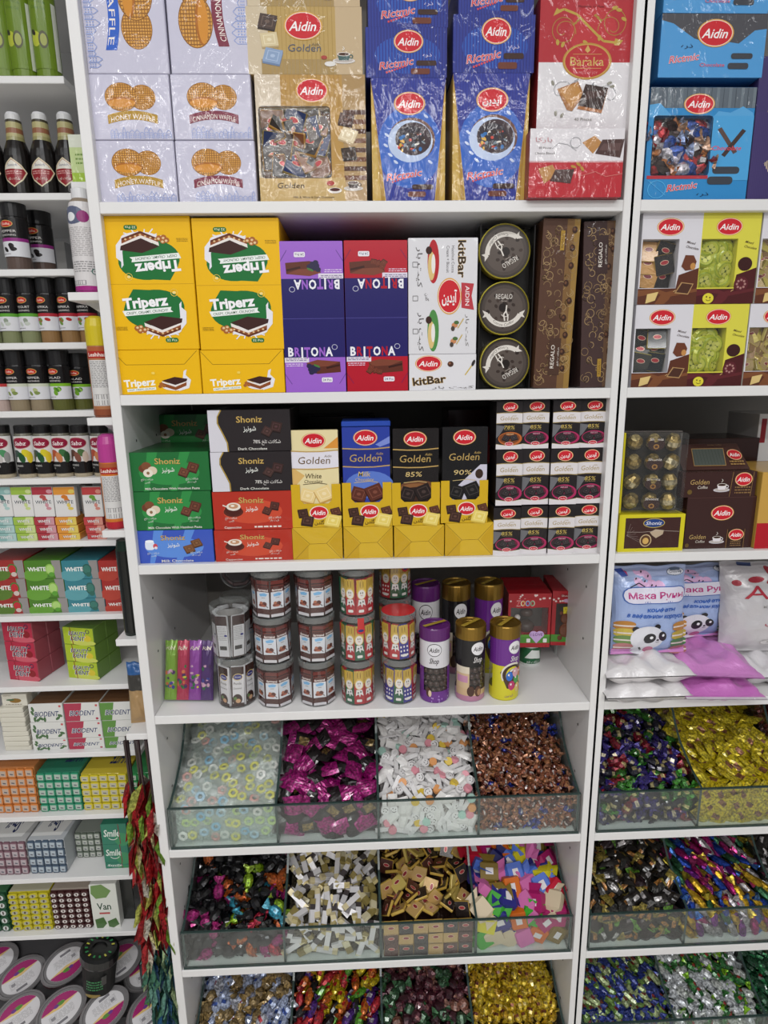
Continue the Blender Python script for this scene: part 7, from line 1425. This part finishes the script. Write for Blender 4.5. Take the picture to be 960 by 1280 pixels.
X0, X1, Z0, Z1 = px_box(119, 152, 1165, 1105, YL + .012, LZ[12]); carton('gum_box', 'white herbal gum box with green leaf print', 'gum box', X0, X1, LZ[12], Z1, YL + .012, .05, '#cfd0ca', c, 'gloss')
X0, X1, Z0, Z1 = px_box(155, 172, 1160, 1100, YL + .03, LZ[12]); carton('gum_box', 'black box in the shadow behind the hanging sachets', 'gum box', X0, X1, LZ[12], Z1, YL + .03, .1, '#1a1c1a', None, 'gloss')

# bottles on the bracket shelves
c = Cv(240, 560); c.rect(0, 0, 240, 560, '#d4d0d0'); c.ell(90, 50, 70, 60, '#5a6078', 18); c.ell(80, 60, 28, 30, '#dfe0e2', 16); c.ell(150, 60, 34, 40, '#8a2a6c', 14); c.dashes(40, 130, 200, 330, 16, '#a8a4a4', .4); c.dashes(60, 360, 200, 440, 5, '#8a8888', .4); c.rect(40, 490, 130, 520, '#6a686c'); c.dashes(42, 492, 128, 518, 1, '#d4d0d0', 1., 4); c.rect(0, 528, 240, 560, '#a02a7c'); c.ring(185, 430, 18, 18, 5, '#2a6a5c')
sb = [('bottle_body', [(0, 0, '#a02a7c'), (.96, 0, '#a02a7c'), (1, .02, '#d2cece'), (1, .78, '#d2cece'), (.85, .86, '#8a7c6c'), (.62, .9, '#8a7c6c')], 'gloss'), ('cap', [(.62, .89, '#d8d8da'), (.62, .99, '#d8d8da'), (.5, 1, '#d8d8da'), (0, 1, '#d8d8da')], 'plastic')]
def brk(k): return BR[k][1] + .0004
vessel('spray_bottle', 'tall white bottle with magenta base on the upper bracket shelf', 'bottle', 107, 364, 231, 34, .018, brk(0), sb, cv=c, vr=(.02, .8), span=3., rad=.0205)
def rose_print(a, b, top):
    c = Cv(240, 500); c.rect(0, 0, 240, 500, a); c.rect(0, 0, 240, 30, '#a85a34'); c.rect(50, 30, 240, 82, '#a82c24'); c.text('Leshhaar', 140, 56, 26, '#ecdcd4', w=150, bold=.04); c.rect(60, 95, 220, 430, '#d2d0ce'); c.dashes(70, 105, 210, 300, 16, '#8a8888', .45); c.rect(80, 345, 210, 380, '#7a7878'); c.rect(80, 390, 210, 425, '#8a8888'); c.dashes(82, 347, 208, 424, 1, '#d2d0ce', 1., 7); c.rect(0, 455, 240, 500, b); return c
def cap_bottle(lab, k, px, yb, yt, body, base, cap):
    vessel('syrup_bottle', lab, 'bottle', px, yb, yt, 27, .018, brk(k), [('bottle_body', [(0, 0, base), (.95, 0, base), (1, .02, body), (1, .7, body), (.98, .72, body)], 'gloss'), ('cap', [(1., .71, cap), (1.02, .72, cap), (1.02, .9, cap), (.85, .975, cap), (.5, 1, cap), (0, 1, cap)], 'plastic')], cv=rose_print(body, base, cap), vr=(.02, .7), span=3., rad=.0165)
cap_bottle('tan bottle with yellow cap on the second bracket shelf', 1, 127, 519, 394, '#a8704c', '#8a4a30', '#c8b41c')
cap_bottle('orange bottle with pink cap on the third bracket shelf', 2, 142, 663, 543, '#c8742c', '#b02430', '#b03a88')
vessel('oil_bottle', 'dark green glass bottle on the fourth bracket shelf', 'bottle', 163, 794, 677, 22, .024, brk(3), [('glass_body', [(0, 0, '#1a221c'), (.95, 0, '#1a221c'), (1, .03, '#141614'), (1, .9, '#16281e'), (.8, 1, '#16281e'), (0, 1, '#16281e')], 'gloss')], rad=.0135)
pouch('nut_pouch', 'clear pouch of nuts with blue top leaning on the lowest bracket', .042, .115, .012, '#a8885c', None, (-PT - .024, .05, brk(4)), (R(-6), 0, R(8)), 1.1, 'bag', [(.55, .8, '#3a3834'), (.8, 1.1, '#2a5a94')])
c = Cv(100, 150); c.rect(0, 0, 100, 150, '#b8c88c'); c.rect(0, 0, 100, 40, '#d0d4c4'); c.dashes(20, 60, 80, 100, 3, '#6a8a3c', .4); c.rect(0, 120, 100, 150, '#9ab83c')
X0 = at(91, 225, .055)[0]; o = carton('wipes_box', 'pale green and clear pack on the highest bracket shelf', 'pack', X0, -PT - .002, brk(5), at(98, 168, .055)[2], .055, .045, '#c4ccb8', c, 'film')

# hanging chains of foil sachets
leafm = {}
def leaf(col, c2):
    if (col, c2) not in leafm:
        g = G(); g.face([(0, 0, 0), (.006, -.004, -.008), (.0035, -.006, -.022), (0, -.003, -.019)], H(col)); g.face([(0, 0, 0), (-.006, -.003, -.009), (-.004, -.007, -.024), (0, -.003, -.019)], H(c2)); g.face([(0, .0005, 0), (.006, -.0035, -.008), (.0035, -.0055, -.022), (0, -.0015, -.019)], H(c2)); g.face([(0, .0005, 0), (-.006, -.0025, -.009), (-.004, -.0065, -.024), (0, -.0015, -.019)], H(col)); leafm[col, c2] = g.mesh('foil_sachet', 'foil')
    return leafm[col, c2]
zt_, zb_ = BR[4][1] - .013, at(200, 1262, .04)[2]
for k in range(8):
    o = obj('sachet_chain', None, None, (-PT - .0075 - .0062 * k + (.004 if k % 2 else 0), .012 + .014 * (k % 3), zt_)); tag(o, 'hanging chain of red and green foil sachets, %s from the white post' % ORD[k], 'sachet chain', 'hanging sachet chains')
    L = zt_ - zb_ + uni(-.05, .03); top = .085 + (0 if k % 2 else .02); g = G(); g.tube([(0, 0, 0), (.001, 0, -top), (0, 0, -L + .01)], [.0035, .0022, .0008], H('#2c1c1e'), 6); obj('cord', g.mesh('cord', 'plastic', weld=True), o)
    n = int((L - top) / .0145)
    for j in range(n):
        f = j / n; pal = [('#a8242a', '#b8bc5c'), ('#b03030', '#7aa03c'), ('#d8d098', '#8a1c22'), ('#8a1a20', '#a82428'), ('#d0c8b8', '#b03438')] if f < .62 else [('#2c5a84', '#6a9a8c'), ('#3a6a6c', '#a0b488'), ('#24406c', '#4a7a64')]
        a, b = random.choice(pal); s = uni(1.5, 2.3); obj('foil_sachet', leaf(a, b), o, (0, 0, -top - j * .0145), (R(uni(-12, 12)), R(uni(-14, 14)), R(uni(-75, 75))), (s, s, s * 1.15))
# oval tubs stacked at the bottom
def oval_tub(label, px, py, Y, tilt, rz, a=.0475, b=.0335, seed=0):
    p = at(px, py, Y); o = obj('oval_tub', None, None, (p[0], Y, p[2]), (R(tilt), 0, R(rz))); tag(o, label, 'tub', 'oval tubs at the bottom left')
    h = .05; g = G(); g.lathe([(0, -h, H('#7a2a34')), (.86, -h, H('#7a2a34')), (.93, -h * .3, H('#b0a0a0')), (.96, -.006, H('#b0a0a0'))], 28, sx=a, sy=b); obj('cup', g.mesh('cup', 'gloss', weld=True), o)
    g = G(); cc = H('#6f6d6e'); g.lathe([(.96, -.008, cc), (1.04, -.006, cc), (1.06, 0, cc), (1.02, .004, cc), (.95, .004, cc), (.92, .0015, cc), (0, .0015, cc)], 30, sx=a, sy=b); lo = obj('lid', g.mesh('lid', 'plastic', weld=True), o)
    c = Cv(200, 200); c.ell(100, 100, 89.5, 89.5, '#d2d0d2', 34)
    P = [(100 + 89 * math.cos(R(t)), 100 + 89 * math.sin(R(t))) for t in range(200, 341, 10)]; c.poly(P, '#9c2a68'); c.poly([(P[0][0], P[0][1] + 2), (100, 66), (P[-1][0], P[-1][1] + 2), (100, 90)], '#d8b878'); c.ell(105, 62, 20, 12, '#5a8a3c', 12); c.ell(85, 64, 12, 10, '#6a3a88', 10)
    c.dashes(40, 100, 150, 150, 7, '#a8a6a8', .4, seed + 1); c.rect(60, 155, 110, 170, '#77757a'); c.rect(48, 110, 66, 128, '#8a888c')
    obj('lid_label', c.geo(lambda u, v, l: ((u - .5) * 1.82 * a, (v - .5) * 1.76 * b, .0018 + l)).mesh('lid_label', 'gloss'), lo, rot=(0, 0, math.pi if seed in (1, 6) else 0)); return o
t0, t1 = at(80, 1203, .13), at(80, 1262, .05); nn = np.array([0, -math.sin(R(38)), math.cos(R(38))]); cN = (t0 + t1) / 2 - nn * .058
o = obj('added_dark_tray', None, None, (-.30, cN[1], cN[2]), (R(38), 0, 0)); tag(o, 'added sloping tray under the bottom left oval tubs, dark grey for interior shade', 'tray')  # added tray; its dark grey stands for the shaded interior around the tubs
g = G(); g.box(-.3, .30 - PT - .004, -.12, .12, -.006, 0, H('#3c3b3d'), .001); obj('tray_floor', g.mesh('tray_floor', 'card'), o)
g = G(); g.box(-.3, .30 - PT - .004, .114, .12, 0, .10, H('#3c3b3d'), .001); obj('shade_backing', g.mesh('shade_backing', 'card'), o)  # covers the region behind the tubs, coloured dark like interior shade
g = G(); g.box(-.3, .30 - PT - .004, -.05, .2, -cN[2] * 1. - 0, -.03, H('#3c3b3d'), .001); q = obj('tray_base', g.mesh('tray_base', 'card'), o); q.rotation_euler = (R(-38), 0, 0)
tubs = [(27, 1221, .13, 'upper left'), (82, 1205, .13, 'upper middle'), (150, 1201, .13, 'under the black bottle'), (183, 1212, .15, 'upper right behind the sachets'), (24, 1268, .05, 'lower left'), (77, 1262, .05, 'lower row second'), (131, 1262, .05, 'lower row third'), (188, 1262, .06, 'lower row beside the post'), (-8, 1205, .14, 'cut by the left edge')]
for k, (px, py, Y, nm) in enumerate(tubs): oval_tub('clear oval tub with white label lid, %s' % nm, px, py, Y, 38, 48, seed=k)
p = at(127, 1224, .1); o = obj('black_bottle', None, None, (p[0], .085, p[2] - .004), (R(6), R(10), 0), (1.2, 1.2, 1.16)); tag(o, 'black shower bottle with green lettering lying among the oval tubs', 'bottle')
g = G(); cc = H('#070807'); g.lathe([(0, 0, cc), (.022, 0, cc), (.026, .01, cc), (.029, .075, cc), (.031, .078, cc)], 24, sy=.8); obj('bottle_body', g.mesh('bottle_body', 'matte', weld=True), o)
g = G(); g.lathe([(.031, .078, cc), (.032, .082, cc), (.032, .098, cc), (.028, .103, cc), (.012, .104, H('#0a0a0a')), (.012, .1, H('#0a0a0a')), (0, .1, cc)], 24, sy=.8); lo = obj('cap', g.mesh('cap', 'plastic', weld=True), o)
g = G()
for k in range(14):
    a = R(20 + k * 24); q = [(.019 + .005 * (j in (1, 2)), a + .14 * (j > 1)) for j in range(4)]; g.face([(r_ * math.cos(t), .8 * r_ * math.sin(t), .1045) for r_, t in q], H('#2a7a44' if k % 3 else '#a8a83c'))
obj('cap_print', g.mesh('cap_print', 'plastic'), lo)
c = Cv(120, 160); c.dashes(40, 40, 90, 100, 4, '#2a7a44', .5); c.ell(60, 125, 24, 10, '#8a7434', 12); c.rect(85, 20, 100, 70, '#3a3a38'); obj('label_print', c.geo(cylmap(.0275, -1.2, 1.2, .006, .074), 12).mesh('label_print', 'plastic'), o)
S.cycles.max_bounces = 6; S.cycles.transparent_max_bounces = 24; S.cycles.diffuse_bounces = 3; S.cycles.glossy_bounces = 3
